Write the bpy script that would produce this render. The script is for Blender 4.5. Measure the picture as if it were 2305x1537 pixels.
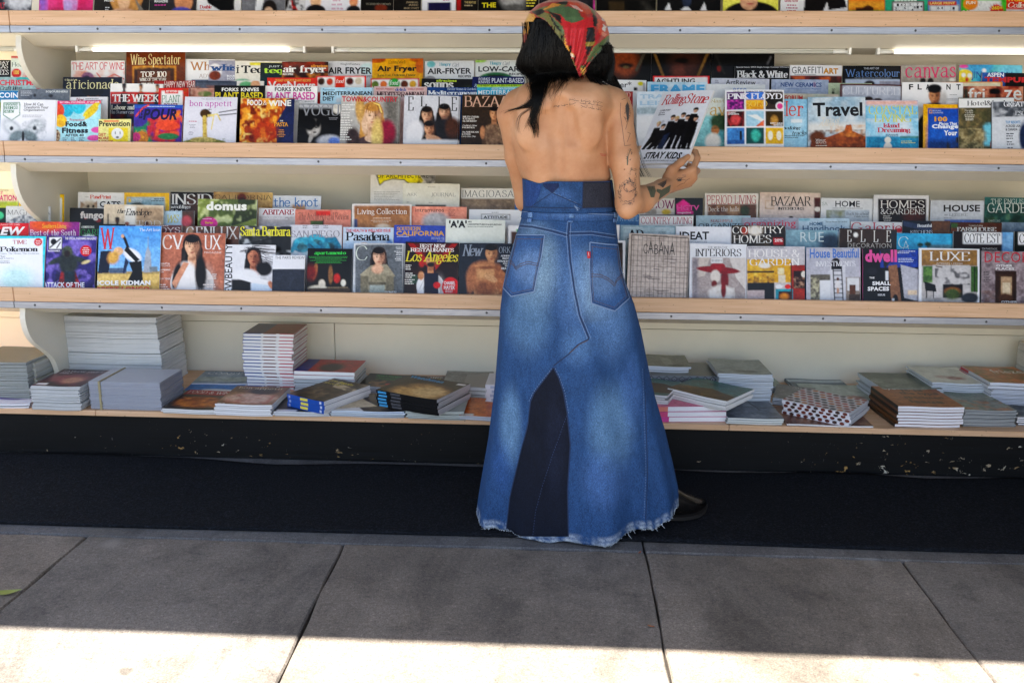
import bpy, bmesh, math, random
import numpy as np
from mathutils import Vector, Matrix
from mathutils.bvhtree import BVHTree
R = math.radians
for o in list(bpy.data.objects): bpy.data.objects.remove(o)
SC = bpy.context.scene
COL = SC.collection
rng = random.Random(7); nrg = np.random.default_rng(7)

# ---------------------------------------------------------------- camera
FPX, CAMH = 2000.0, 1.264
YAW, PITCH, ROLL = R(2.85), R(13.1), R(.43)
_F = np.array([-math.sin(YAW)*math.cos(PITCH), math.cos(YAW)*math.cos(PITCH), -math.sin(PITCH)])
_R0 = np.array([math.cos(YAW), math.sin(YAW), 0]); _U0 = np.cross(_R0, _F)
_R = math.cos(ROLL)*_R0 + math.sin(ROLL)*_U0
_U = -math.sin(ROLL)*_R0 + math.cos(ROLL)*_U0
cam = bpy.data.cameras.new('camera'); cam_o = bpy.data.objects.new('camera', cam); COL.objects.link(cam_o)
cam.sensor_width = 36; cam.lens = 36*FPX/2305; cam.clip_end = 2000; cam.clip_start = .05
M = Matrix(((_R[0], _U[0], -_F[0], 0), (_R[1], _U[1], -_F[1], 0), (_R[2], _U[2], -_F[2], CAMH), (0, 0, 0, 1)))
cam_o.matrix_world = M
SC.camera = cam_o

# ---------------------------------------------------------------- sky, sun, exposure
SUN_EL, SUN_AZ = R(62), R(14)            # the sun stands behind the photographer, a little to the left
w = bpy.data.worlds.new('World'); SC.world = w; w.use_nodes = True
nt = w.node_tree; sky = nt.nodes.new('ShaderNodeTexSky'); sky.sky_type = 'NISHITA'; sky.sun_disc = False
sky.sun_elevation = SUN_EL; sky.sun_rotation = math.pi+SUN_AZ; sky.air_density = 1.0; sky.dust_density = 1.6; sky.ozone_density = 1.0
nt.nodes['Background'].inputs['Strength'].default_value = .062
nt.links.new(sky.outputs[0], nt.nodes['Background'].inputs[0])
sd = bpy.data.lights.new('sun', 'SUN'); sd.energy = 5.0; sd.angle = R(.55); sd.color = (1, .94, .85)
so = bpy.data.objects.new('sun', sd); COL.objects.link(so)
# direction towards the sun: behind the camera (-Y)
sdir = Vector((-math.sin(SUN_AZ)*math.cos(SUN_EL), -math.cos(SUN_AZ)*math.cos(SUN_EL), math.sin(SUN_EL)))
so.rotation_euler = sdir.to_track_quat('Z', 'Y').to_euler()
SC.view_settings.view_transform = 'Standard'; SC.view_settings.look = 'None'
SC.view_settings.gamma = 1; SC.view_settings.exposure = 2.5
SC.cycles.max_bounces = 8; SC.cycles.diffuse_bounces = 5; SC.cycles.use_denoising = True

# ---------------------------------------------------------------- photo pixel -> place
def ray(x, y): return _F + _R*(x-1152.5)/FPX - _U*(y-768.5)/FPX
O = np.array([0, 0, CAMH])
def atY(x, y, Y): d = ray(x, y); return O + d*(Y/d[1])
def atZ(x, y, Z): d = ray(x, y); return O + d*((Z-CAMH)/d[2])
def at_plane(x, y, p, n): d = ray(x, y); return O + d*(np.dot(np.asarray(p)-O, n)/np.dot(d, n))
def project(P):
    d = np.asarray(P, float)-O; z = d@_F
    return np.stack([1152.5+FPX*(d@_R)/z, 768.5-FPX*(d@_U)/z], -1)

# ---------------------------------------------------------------- helpers
def lin(h):
    if not isinstance(h, str): return np.array(h, float)
    c = np.array([int(h[i:i+2], 16)/255 for i in (0, 2, 4)])
    return np.where(c <= .04045, c/12.92, ((c+.055)/1.055)**2.4)
def link(o, parent=None):
    COL.objects.link(o)
    if parent is not None: o.parent = parent
    return o
def mesh_obj(name, verts, faces, mat=None, parent=None, smooth=False):
    me = bpy.data.meshes.new(name); me.from_pydata([tuple(v) for v in verts], [], [tuple(f) for f in faces])
    if mat: me.materials.append(mat)
    if smooth: me.polygons.foreach_set('use_smooth', [True]*len(me.polygons))
    me.update()
    return link(bpy.data.objects.new(name, me), parent)
def tag(o, label=None, cat=None, group=None, kind=None):
    if label: o['label'] = label
    if cat: o['category'] = cat
    if group: o['group'] = group
    if kind: o['kind'] = kind
    return o
def empty(name, loc=(0, 0, 0)):
    e = bpy.data.objects.new(name, None); e.location = loc; e.empty_display_size = .05; COL.objects.link(e); return e
BOXF = [(0, 3, 2, 1), (4, 5, 6, 7), (0, 1, 5, 4), (1, 2, 6, 5), (2, 3, 7, 6), (3, 0, 4, 7)]
def boxv(x0, x1, y0, y1, z0, z1):
    return [(x0, y0, z0), (x1, y0, z0), (x1, y1, z0), (x0, y1, z0), (x0, y0, z1), (x1, y0, z1), (x1, y1, z1), (x0, y1, z1)]
def bevelled(me, wd=.002, seg=1):
    bm = bmesh.new(); bm.from_mesh(me)
    bmesh.ops.bevel(bm, geom=bm.edges[:], offset=wd, segments=seg, affect='EDGES', profile=.5)
    bm.to_mesh(me); bm.free()
def box(name, x0, x1, y0, y1, z0, z1, mat, parent=None, bev=.0015):
    o = mesh_obj(name, boxv(x0, x1, y0, y1, z0, z1), BOXF, mat, parent)
    if bev: bevelled(o.data, bev)
    return o
def extrude_x(name, prof, x0, x1, mat, parent=None, bev=0):     # prof: (y, z) polygon
    n = len(prof); v = [(x0, y, z) for y, z in prof]+[(x1, y, z) for y, z in prof]
    f = [tuple(range(n))[::-1], tuple(range(n, 2*n))]+[(i, (i+1) % n, n+(i+1) % n, n+i) for i in range(n)]
    o = mesh_obj(name, v, f, mat, parent)
    bm = bmesh.new(); bm.from_mesh(o.data); bmesh.ops.recalc_face_normals(bm, faces=bm.faces[:])
    if bev: bmesh.ops.bevel(bm, geom=bm.edges[:], offset=bev, segments=1, affect='EDGES')
    bm.to_mesh(o.data); bm.free()
    return o
# ---------------------------------------------------------------- materials
def mat(name, color=(.5, .5, .5), rough=.6, metal=0., spec=.5):
    m = bpy.data.materials.new(name); m.use_nodes = True
    b = m.node_tree.nodes['Principled BSDF']
    b.inputs['Base Color'].default_value = (*lin(color), 1); b.inputs['Roughness'].default_value = rough
    b.inputs['Metallic'].default_value = metal; b.inputs['Specular IOR Level'].default_value = spec
    return m
class NT:
    def __init__(s, m): s.m = m; s.t = m.node_tree; s.b = s.t.nodes['Principled BSDF']
    def n(s, typ, **kw):
        nd = s.t.nodes.new('ShaderNode'+typ)
        for k, v in kw.items():
            if k in nd.inputs: nd.inputs[k].default_value = v
            else: setattr(nd, k, v)
        return nd
    def l(s, a, b): s.t.links.new(a, b)
    def coords(s, scale=(1, 1, 1), kind='Object'):
        tc = s.n('TexCoord'); mp = s.n('Mapping'); mp.inputs['Scale'].default_value = scale
        s.l(tc.outputs[kind], mp.inputs[0]); return mp.outputs[0]
    def noise(s, vec, scale, detail=4, rough=.55, dist=0.):
        nd = s.n('TexNoise'); nd.inputs['Scale'].default_value = scale; nd.inputs['Detail'].default_value = detail
        nd.inputs['Roughness'].default_value = rough; nd.inputs['Distortion'].default_value = dist
        s.l(vec, nd.inputs['Vector']); return nd.outputs['Fac']
    def ramp(s, fac, stops):
        r = s.n('ValToRGB'); e = r.color_ramp.elements
        while len(e) < len(stops): e.new(.5)
        for el, (p, c) in zip(e, stops):
            el.position = p; c = lin(c); el.color = (*(c if len(np.shape(c)) else [c]*3), 1)
        s.l(fac, r.inputs[0]); return r.outputs[0]
    def mix(s, fac, a, b, mode='MIX'):
        x = s.n('Mix', data_type='RGBA', blend_type=mode)
        for k, v in ((0, fac), (6, a), (7, b)):
            if hasattr(v, 'links'): s.l(v, x.inputs[k])
            elif k == 0: x.inputs[0].default_value = v
            else: x.inputs[k].default_value = (*lin(v), 1)
        return x.outputs[2]
    def math(s, op, a, b=None, clamp=False):
        x = s.n('Math', operation=op); x.use_clamp = clamp
        for k, v in ((0, a), (1, b)):
            if v is None: continue
            if hasattr(v, 'links'): s.l(v, x.inputs[k])
            else: x.inputs[k].default_value = v
        return x.outputs[0]
    def bump(s, h, strength=.3, dist=.01):
        b = s.n('Bump'); b.inputs['Strength'].default_value = strength; b.inputs['Distance'].default_value = dist
        s.l(h, b.inputs['Height']); s.l(b.outputs[0], s.b.inputs['Normal'])
    def color(s, c): s.l(c, s.b.inputs['Base Color'])
    def rough(s, c): s.l(c, s.b.inputs['Roughness'])

def wood_mat():
    m = mat('maple_laminate', 'd9b48c', .45); t = NT(m)
    v = t.coords((.9, 8, 22)); g = t.noise(v, 3.2, 6, .6, .9)
    v2 = t.coords((2.5, 30, 140)); g2 = t.noise(v2, 2.2, 3)
    c = t.ramp(g, [(.3, 'cda27a'), (.5, 'd9af89'), (.7, 'e1bb98')])
    c = t.mix(t.math('MULTIPLY', t.math('SUBTRACT', g2, .45, True), .9), c, 'a97c50')
    sp = t.noise(t.coords((30, 30, 60)), 3, 2)
    c = t.mix(t.ramp(sp, [(.70, '000000'), (.74, 'ffffff')]), c, '8c6a48')
    t.color(c); t.bump(g2, .05, .002); return m
def cream_mat(name='cream_paint', base='f6eed9'):
    m = mat(name, base, .42); t = NT(m)
    v = t.coords((1, 1, 1)); n1 = t.noise(v, 2.1, 5); n2 = t.noise(v, 60, 3)
    hi = lin(base); c = t.ramp(n1, [(.25, tuple(hi*.88)), (.75, tuple(np.minimum(hi*1.05, 1)))])
    sc = t.noise(t.coords((3, 3, 40)), 4, 5, .7); c = t.mix(t.ramp(sc, [(.66, '000000'), (.78, '404040')]), c, '9b927c')
    t.color(c); t.bump(n2, .06, .002); return m
def metal_mat():
    m = mat('brushed_aluminium', '9a9da5', .42, 1.); t = NT(m)
    n = t.noise(t.coords((2, 60, 160)), 4, 4); s = t.noise(t.coords((9, 20, 60)), 3, 5, .7)
    c = t.ramp(n, [(.3, '8a8d95'), (.7, 'aaadb6')]); c = t.mix(t.ramp(s, [(.6, '000000'), (.75, '707070')]), c, '5f5c58')
    t.color(c); t.rough(t.ramp(s, [(.3, (.38,)*3), (.8, (.58,)*3)])); t.bump(n, .05, .001); return m
def plinth_mat():
    m = mat('chipped_black_paint', '0b0c0e', .55, spec=.2); t = NT(m)
    v = t.coords((1, 1, 1))
    a = t.noise(t.coords((.6, 1, 1)), 44, 4, .65, .5); dens = t.noise(v, 2.3, 2)
    sep = t.n('SeparateXYZ'); tc = t.n('TexCoord'); t.l(tc.outputs['Object'], sep.inputs[0])
    low = t.math('MULTIPLY', t.math('SUBTRACT', .13, sep.outputs[2], False), .55)       # more knocks low down, where shoes reach
    th = t.math('ADD', t.math('ADD', a, t.math('MULTIPLY', t.math('SUBTRACT', dens, .5), .32)), low)
    chip = t.ramp(th, [(.705, '000000'), (.715, 'ffffff')])
    tone = t.ramp(t.noise(v, 9, 2), [(.35, 'c9c3b4'), (.55, '8a6f46'), (.75, 'b0894f')])
    st = t.noise(t.coords((1.2, 1, 90)), 3, 5); base = t.ramp(st, [(.3, '040405'), (.7, '101215')])
    sc = t.noise(t.coords((18, 18, 4)), 6, 2, .5, 2.5); base = t.mix(t.ramp(sc, [(.735, '000000'), (.75, '909090')]), base, '8d8a80')
    t.color(t.mix(chip, base, tone)); t.rough(t.ramp(st, [(.3, (.45,)*3), (.8, (.7,)*3)]))
    t.bump(t.math('SUBTRACT', t.math('MULTIPLY', st, .25), chip), .25, .003); return m
def carpet_mat():
    m = mat('black_carpet', '101218', .95, spec=.15); t = NT(m)
    v = t.coords(); n = t.noise(v, 130, 4, .75); b = t.noise(v, 4, 5, .65)
    lint = t.noise(t.coords((1, 1, 1)), 110, 2, .5, 1.2)
    c = t.ramp(n, [(.32, '050608'), (.5, '101318'), (.66, '272b34'), (.8, '4a505e')])
    c = t.mix(t.math('MULTIPLY', b, .35), c, '14161c')
    c = t.mix(t.ramp(lint, [(.70, '000000'), (.74, '8c8c8c')]), c, '6f737c')
    t.color(c); t.bump(n, .8, .006); return m
def concrete_mat():
    m = mat('pavement_concrete', '8b8781', .85); t = NT(m)
    v = t.coords(); big = t.noise(v, 1.3, 6, .6); mid = t.noise(v, 7, 8, .72); fine = t.noise(v, 85, 5, .75); grit = t.noise(v, 240, 2, .6)
    oi = t.n('ObjectInfo'); rnd = oi.outputs['Random']
    warm = t.ramp(big, [(.3, '645d55'), (.5, '7b7166'), (.72, '8b8176')]); cool = t.ramp(big, [(.3, '4b4b4e'), (.5, '5e5e60'), (.72, '706f6d')])
    c = t.mix(t.ramp(rnd, [(.25, '000000'), (.75, 'ffffff')]), warm, cool)
    c = t.mix(1., c, t.ramp(mid, [(.28, (.55,)*3), (.46, (.93,)*3), (.58, (1.,)*3), (.74, (1.35,)*3)]), 'MULTIPLY')     # blotches and worn patches
    c = t.mix(1., c, t.ramp(fine, [(.32, (.55,)*3), (.45, (.93,)*3), (.56, (1.03,)*3), (.70, (1.65,)*3)]), 'MULTIPLY')  # aggregate showing through
    c = t.mix(1., c, t.ramp(grit, [(.30, (.7,)*3), (.5, (1.,)*3), (.72, (1.4,)*3)]), 'MULTIPLY')
    def spots(scale, r0, r1, thr, col, amt):
        nonlocal c
        g = t.n('TexVoronoi'); g.inputs['Scale'].default_value = scale; t.l(v, g.inputs['Vector'])
        wob = t.math('ADD', g.outputs['Distance'], t.math('MULTIPLY', t.math('SUBTRACT', t.noise(v, scale*7, 3), .5), .14))
        sel = t.ramp(g.outputs['Color'], [(thr, '000000'), (thr+.03, 'ffffff')])
        c = t.mix(t.math('MULTIPLY', t.math('MULTIPLY', t.ramp(wob, [(r0, 'ffffff'), (r1, '000000')]), sel), amt), c, col)
    spots(4.2, .05, .09, .56, '3a3631', .6); spots(9., .05, .10, .66, '35322e', .6); spots(2.1, .10, .36, .45, '4f4a44', .45); spots(3.1, .03, .16, .62, 'a8a49c', .35)
    st = t.noise(t.coords((1.2, .5, 1)), 3.4, 7, .7, .8); c = t.mix(1., c, t.ramp(st, [(.34, (.66,)*3), (.5, (1.,)*3), (.64, (1.06,)*3)]), 'MULTIPLY')
    t.color(c); t.bump(t.math('ADD', fine, t.math('MULTIPLY', mid, .7)), .5, .004); return m
WOOD = wood_mat(); CREAM = cream_mat(); METAL = metal_mat(); PLINTH = plinth_mat(); CARPET = carpet_mat(); CONC = concrete_mat()
CREAM2 = cream_mat('cream_bracket', 'e9e4d4')
SCREW = mat('dull_screw', '4a4a4c', .45, .8); JOINT = mat('dark_joint_filler', '2a2826', .9)
TUBE = mat('lit_tube', 'ffffff', .4); _b = TUBE.node_tree.nodes['Principled BSDF']
_b.inputs['Emission Color'].default_value = (1, .93, .82, 1); _b.inputs['Emission Strength'].default_value = .6
TUBEOFF = mat('unlit_tube', 'dcdacb', .25); PLAST = mat('white_plastic', 'e8e6dc', .4)
def print_mat():
    m = mat('printed_paper', 'ffffff', .3, spec=.22); t = NT(m)
    a = t.n('Attribute'); a.attribute_name = 'Col'; t.color(a.outputs['Color'])
    t.bump(t.noise(t.coords(), 9, 3), .04, .01); return m
PRINT = print_mat()
def pages_mat():
    m = mat('page_edges', 'e4e4e2', .75); t = NT(m)
    n = t.noise(t.coords((6, 6, 900)), 3, 3, .7)
    a = t.n('Attribute'); a.attribute_name = 'Col'; t.color(t.mix(1., a.outputs['Color'], t.ramp(n, [(.3, (.66, .67, .70)), (.5, (1.,)*3), (.75, (1.18,)*3)]), 'MULTIPLY')); t.bump(n, .15, .0006); return m
PAGES = pages_mat()
# ================================================================ the setting
def structure(o): return tag(o, kind='structure')
g = structure(mesh_obj('ground', [(-300, -300, -.16), (300, -300, -.16), (300, 300, -.16), (-300, 300, -.16)], [(0, 1, 2, 3)], mat('worn_asphalt', 'a39f97', .9)))
side = structure(box('sidewalk', -9, 9, -4.2, 5.2, -.158, -.03, JOINT, bev=0))
# slabs: joint lines across the walk, measured on the pavement
def slab(xa, xb, ya, yb):
    # xa/xb: (x at yb, x at ya) so that joints may run slightly askew; uneven edges
    n = 26; vs = []; e = rng.random()*9
    def edge(p, q, amp):
        r = []
        for i in range(n):
            t = i/n; x = p[0]+(q[0]-p[0])*t; y = p[1]+(q[1]-p[1])*t; L = math.hypot(q[0]-p[0], q[1]-p[1])
            d = amp*(math.sin(t*17+e)+.7*math.sin(t*41+2*e)+1.1*(rng.random()-.5)); r.append((x-(q[1]-p[1])/L*d, y+(q[0]-p[0])/L*d))
        return r
    c = [(xa[1], ya), (xb[1], ya), (xb[0], yb), (xa[0], yb)]
    o = []
    for i in range(4): o += edge(c[i], c[(i+1) % 4], .0024)
    m = len(o); cx = sum(p[0] for p in o)/m; cy = sum(p[1] for p in o)/m
    L = [(0, -.03), (0, -.006), (.004, 0)]
    for ins, z in L:
        for x, y in o: vs.append((x+ins*(1 if x < cx else -1), y+ins*(1 if y < cy else -1), z))
    fs = [(i+k*m, (i+1) % m+k*m, (i+1) % m+(k+1)*m, i+(k+1)*m) for k in range(2) for i in range(m)]+[tuple(range(2*m, 3*m))]
    return mesh_obj('slab', vs, fs, CONC, side)
XJ = [(-5.2, -5.0), (-4.3, -4.1), (-3.35, -3.2), (-2.42, -2.3), (-1.49, -1.475), (-.655, -.62), (.293, .29), (1.075, 1.04), (2.0, 1.95), (2.95, 2.9), (3.9, 3.85), (4.9, 4.85)]
gap = .0022
for a, b in zip(XJ[:-1], XJ[1:]):
    slab((a[0]+gap, a[1]+gap), (b[0]-gap, b[1]-gap), .62, 2.562)
    slab((a[0]+gap, a[1]+gap), (b[0]-gap, b[1]-gap), -1.75, .61)
    slab((a[1]+gap, a[1]+gap), (b[1]-gap, b[1]-gap), -4.15, -1.76)
slab((-5.2, -5.2), (.288, .288), 2.570, 5.1); slab((.296, .296), (4.9, 4.9), 2.570, 5.1)

# carpet runner with a slightly wavy far edge, lifting a little
def carpet():
    nx, ny = 160, 26; vs = []
    for j in range(ny+1):
        for i in range(nx+1):
            x = -3.3+5.9*i/nx; t = j/ny
            far = 3.235+.018*math.sin(x*3.1+1)+.012*math.sin(x*7.7)+.022*(x > -.2)
            near = 2.632+.006*math.sin(x*2.3+2)
            y = near+(far-near)*t
            z = .010+.006*max(0, math.sin(x*6.3+.6))*max(0, t-.75)*4+.003*math.sin(x*4.1+3*t)*t
            vs.append((x, y, z))
    fs = [(j*(nx+1)+i, j*(nx+1)+i+1, (j+1)*(nx+1)+i+1, (j+1)*(nx+1)+i) for j in range(ny) for i in range(nx)]
    o = mesh_obj('carpet_runner', vs, fs, CARPET, smooth=True)
    m = o.modifiers.new('thick', 'SOLIDIFY'); m.thickness = .0075; m.offset = -1
    return tag(o, 'long black carpet runner lying on the pavement below the magazine shelves', 'carpet')
carpet()

# ---------------------------------------------------------------- magazine rack
WALLY = 3.88
XL, XR = -3.1, 2.6; XB = -2.082          # XB: the bay divider on the left
SH = [dict(Y=3.46, z=1.628), dict(Y=3.33, z=1.147), dict(Y=3.28, z=.596)]   # front face, underside of metal trim
rack = empty('magazine_rack', (0, 3.6, 0)); rack_inv = Matrix.Translation((0, -3.6, 0))
tag(rack, 'long cream magazine rack with maple shelf fronts, aluminium trim and chipped black base', 'rack')
def P(o):                       # world-built mesh becomes a part of the rack
    o.parent = rack; o.matrix_parent_inverse = rack_inv; return o
P(box('back_panel', XL, XR, WALLY, WALLY+.02, .43, 2.28, CREAM, bev=0))
P(box('back_panel', XL, -1.0, WALLY+.002, WALLY+.02, .17, .427, CREAM, bev=0))
P(box('back_panel', -.997, XR, WALLY+.002, WALLY+.02, .17, .427, CREAM, bev=0))
SCX = [-3.0, -2.75, -2.42, -2.16, -2.013, -1.755, -1.508, -1.201, -.89, -.58, -.263, .03, .434, .685, .985, 1.283, 1.576, 1.86, 2.15, 2.4]
def shelf(i, s):
    Y, z = s['Y'], s['z']; lip = z+.08
    for a, b in ((XL, XB-.012), (XB-.010, XR)):
        P(box('shelf_front', a, b, Y, Y+.02, z+.0255, lip, WOOD, bev=.002))
        t = P(box('metal_trim', a, b, Y-.0035, Y+.016, z, z+.025, METAL, bev=.001))
        for x in SCX:
            if a < x < b:
                bm = bmesh.new(); bmesh.ops.create_cone(bm, cap_ends=True, segments=12, radius1=.0045, radius2=.003, depth=.003)
                bmesh.ops.rotate(bm, verts=bm.verts[:], matrix=Matrix.Rotation(R(90), 3, 'X'))
                bmesh.ops.translate(bm, verts=bm.verts[:], vec=(x+rng.uniform(-.004, .004), Y-.0047, z+.0125+rng.uniform(-.001, .001)))
                me = bpy.data.meshes.new('screw'); bm.to_mesh(me); bm.free(); me.materials.append(SCREW)
                so_ = link(bpy.data.objects.new('screw', me)); so_.parent = t
                so_.matrix_parent_inverse = Matrix()
        # bed and sloping underside of the shelf
        prof = [(Y+.0205, z+.005), (Y+.0205, z-.002), (Y+.115, z-.038), (WALLY-.002, z-.036), (WALLY-.002, z-.012), (Y+.13, z-.016)]
        P(extrude_x('shelf_underside', prof, a, b, CREAM))
for i, s in enumerate(SH): shelf(i, s)
# curved brackets between the shelves
def bracket(x, Yf, zt, zb, depth):
    # profile in (y, z): front nose high up, S sweep back to the wall
    ys = []; n = 26; pts = []
    for k in range(n+1):
        t = k/n
        z = zt+(zb-zt)*t
        f = 1/(1+math.exp(-(t-.47)*11)); f0 = 1/(1+math.exp(.47*11)); f1 = 1/(1+math.exp(-.53*11)); f = (f-f0)/(f1-f0)
        nose = .012*math.exp(-((t-.0)/.07)**2)
        pts.append((Yf+.008+nose+depth*f, z))
    prof = pts+[(WALLY-.003, zb), (WALLY-.003, zt)]
    prof.insert(0, (Yf+.028, zt+.002))
    o = extrude_x('bracket', prof, x-.011, x+.011, CREAM2); P(o)
zt = lambda i: SH[i]['z']-.004
for x in (XB, 2.45):
    bracket(x, SH[0]['Y']+.01, zt(0), SH[1]['z']+.05, .26)
    bracket(x, SH[1]['Y']+.01, zt(1), SH[2]['z']+.05, .30)
    bracket(x, SH[2]['Y']+.01, zt(2), .192, .20)
# deck and plinth
DECKZ, DECKY = .197, 3.25
for a, b in ((XL, -1.80), (-1.798, .665), (.667, XR)):
    P(box('deck_board', a, b, DECKY, WALLY-.003, DECKZ-.022, DECKZ, WOOD, bev=.0015))
P(box('plinth_board', XL, XR, DECKY+.028, DECKY+.05, .004, DECKZ-.0235, PLINTH, bev=.002))
# roof above the stand, out of the picture, casts the shade
roof_edge = 2.05-(2.62*math.cos(SUN_AZ)/math.tan(SUN_EL))
rf = empty('newsstand_roof', (0, 3, 2.62)); tag(rf, 'flat dark canopy roof over the newsstand and pavement', 'roof')
def RP(o): o.parent = rf; o.matrix_parent_inverse = Matrix.Translation((0, -3, -2.62)); return o
RP(box('roof_slab', -2.75, 5.5, roof_edge, 5.0, 2.62, 2.74, mat('roof_paint', '4a4741', .7), bev=.004))  # ends short on the left to admit light; dark paint lowers bounce
RP(box('fascia', -2.75, 5.5, roof_edge-.03, roof_edge-.002, 2.621, 2.80, METAL, bev=.003))
for x in (-2.66, 4.8):
    for y in (roof_edge+.35,): RP(box('post', x-.05, x+.05, y-.05, y+.05, 0, 2.62, METAL, bev=.004))
RP(box('shade_wall', 2.62, 2.70, 1.35, 5.0, 0, 2.618, mat('shade_wall_paint', '3a362f', .7), bev=.003))  # unseen wall, added to block sky and bounce and darken the right end
RP(box('rear_wall', -2.745, XR+.015, WALLY+.025, WALLY+.10, 0, 2.618, CREAM, bev=0))
# ---------------------------------------------------------------- tube lights under the top shelf
def tube(name, x0, x1, z, y, lit, label, caps=(1, 1)):
    e = empty(name, ((x0+x1)/2, y, z)); tag(e, label, 'light', 'tube lights under the top shelf')
    inv = Matrix.Translation((-(x0+x1)/2, -y, -z))
    def cyl(nm, a, b, r, m):
        bm = bmesh.new(); bmesh.ops.create_cone(bm, cap_ends=True, segments=16, radius1=r, radius2=r, depth=b-a)
        bmesh.ops.rotate(bm, verts=bm.verts[:], matrix=Matrix.Rotation(R(90), 3, 'Y')); bmesh.ops.translate(bm, verts=bm.verts[:], vec=((a+b)/2, y, z))
        me = bpy.data.meshes.new(nm); bm.to_mesh(me); bm.free(); me.materials.append(m)
        for p in me.polygons: p.use_smooth = len(p.vertices) == 4
        o = link(bpy.data.objects.new(nm, me), e); o.matrix_parent_inverse = inv
    cyl('tube', x0, x1, (.0065), TUBE if lit else TUBEOFF)
    for a, b in ((x0-.055, x0), (x1, x1+.055)): cyl('end_cap', a, b, .006, PLAST)
    for a in (x0-.066, x1+.056):
        o = box('clip', a, a+.010, y-.012, y+.012, z-.010, z+.018, PLAST, e, .001); o.matrix_parent_inverse = inv
    o = box('mounting_rail', x0-.05, x1+.05, y+.009, y+.026, z-.002, z+.012, PLAST, e, .001); o.matrix_parent_inverse = inv
TY = SH[0]['Y']+.125
def tx(px, py): p = atY(px, py, TY); return p[0], p[2]
x0, z0 = tx(209, 109); x1, _ = tx(651, 107); zT = SH[0]['z']-.051
tube('tube_light', x0, x1, zT, TY, True, 'glowing tube light under the top shelf on the left')
x2, _ = tx(785, 107); x3, _ = tx(1395, 105); x4, _ = tx(1875, 114); x5, _ = tx(2013, 119)
tube('tube_light', x2, x4, zT, TY, False, 'unlit pale tube light under the top shelf behind the scarf')
tube('tube_light', x5, x5+.95, zT, TY, True, 'glowing tube light under the top shelf on the right')
tube('tube_light', XB-.85, XB-.08, zT, TY, False, 'unlit tube light left of the cream bracket')

def leaf(px, py, L, ang, col, label, curl=.006):
    p = atZ(px, py, .002); V, F_ = [], []; n = 12
    for i in range(n+1):
        t = i/n; w_ = L*.16*math.sin(math.pi*min(1, t*.95+.03))**.8; x = L*(t-.5); z = .003+curl*(2*t-1)**2
        for s_ in (-1, 0, 1): V.append((x, s_*w_, z+(.002 if s_ else 0)))
    for i in range(n):
        for k in (0, 1): F_.append((3*i+k, 3*i+k+1, 3*i+k+4, 3*i+k+3))
    o = mesh_obj('fallen_leaf', V, F_, mat('leaf_'+col, col, .5), smooth=True); o.location = p; o.rotation_euler = (0, 0, R(ang))
    return tag(o, label, 'leaf', 'leaves on the pavement')
leaf(12, 1336, .085, 12, '7d8a34', 'yellow green fallen leaf at the left edge of the pavement')
leaf(1440, 1246, .02, 60, '8a4a2a', 'tiny rust brown leaf near the carpet edge behind the skirt', .002)
leaf(1465, 1412, .018, -20, '9a5a30', 'tiny orange leaf scrap on the shaded slab right of centre', .002)
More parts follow.
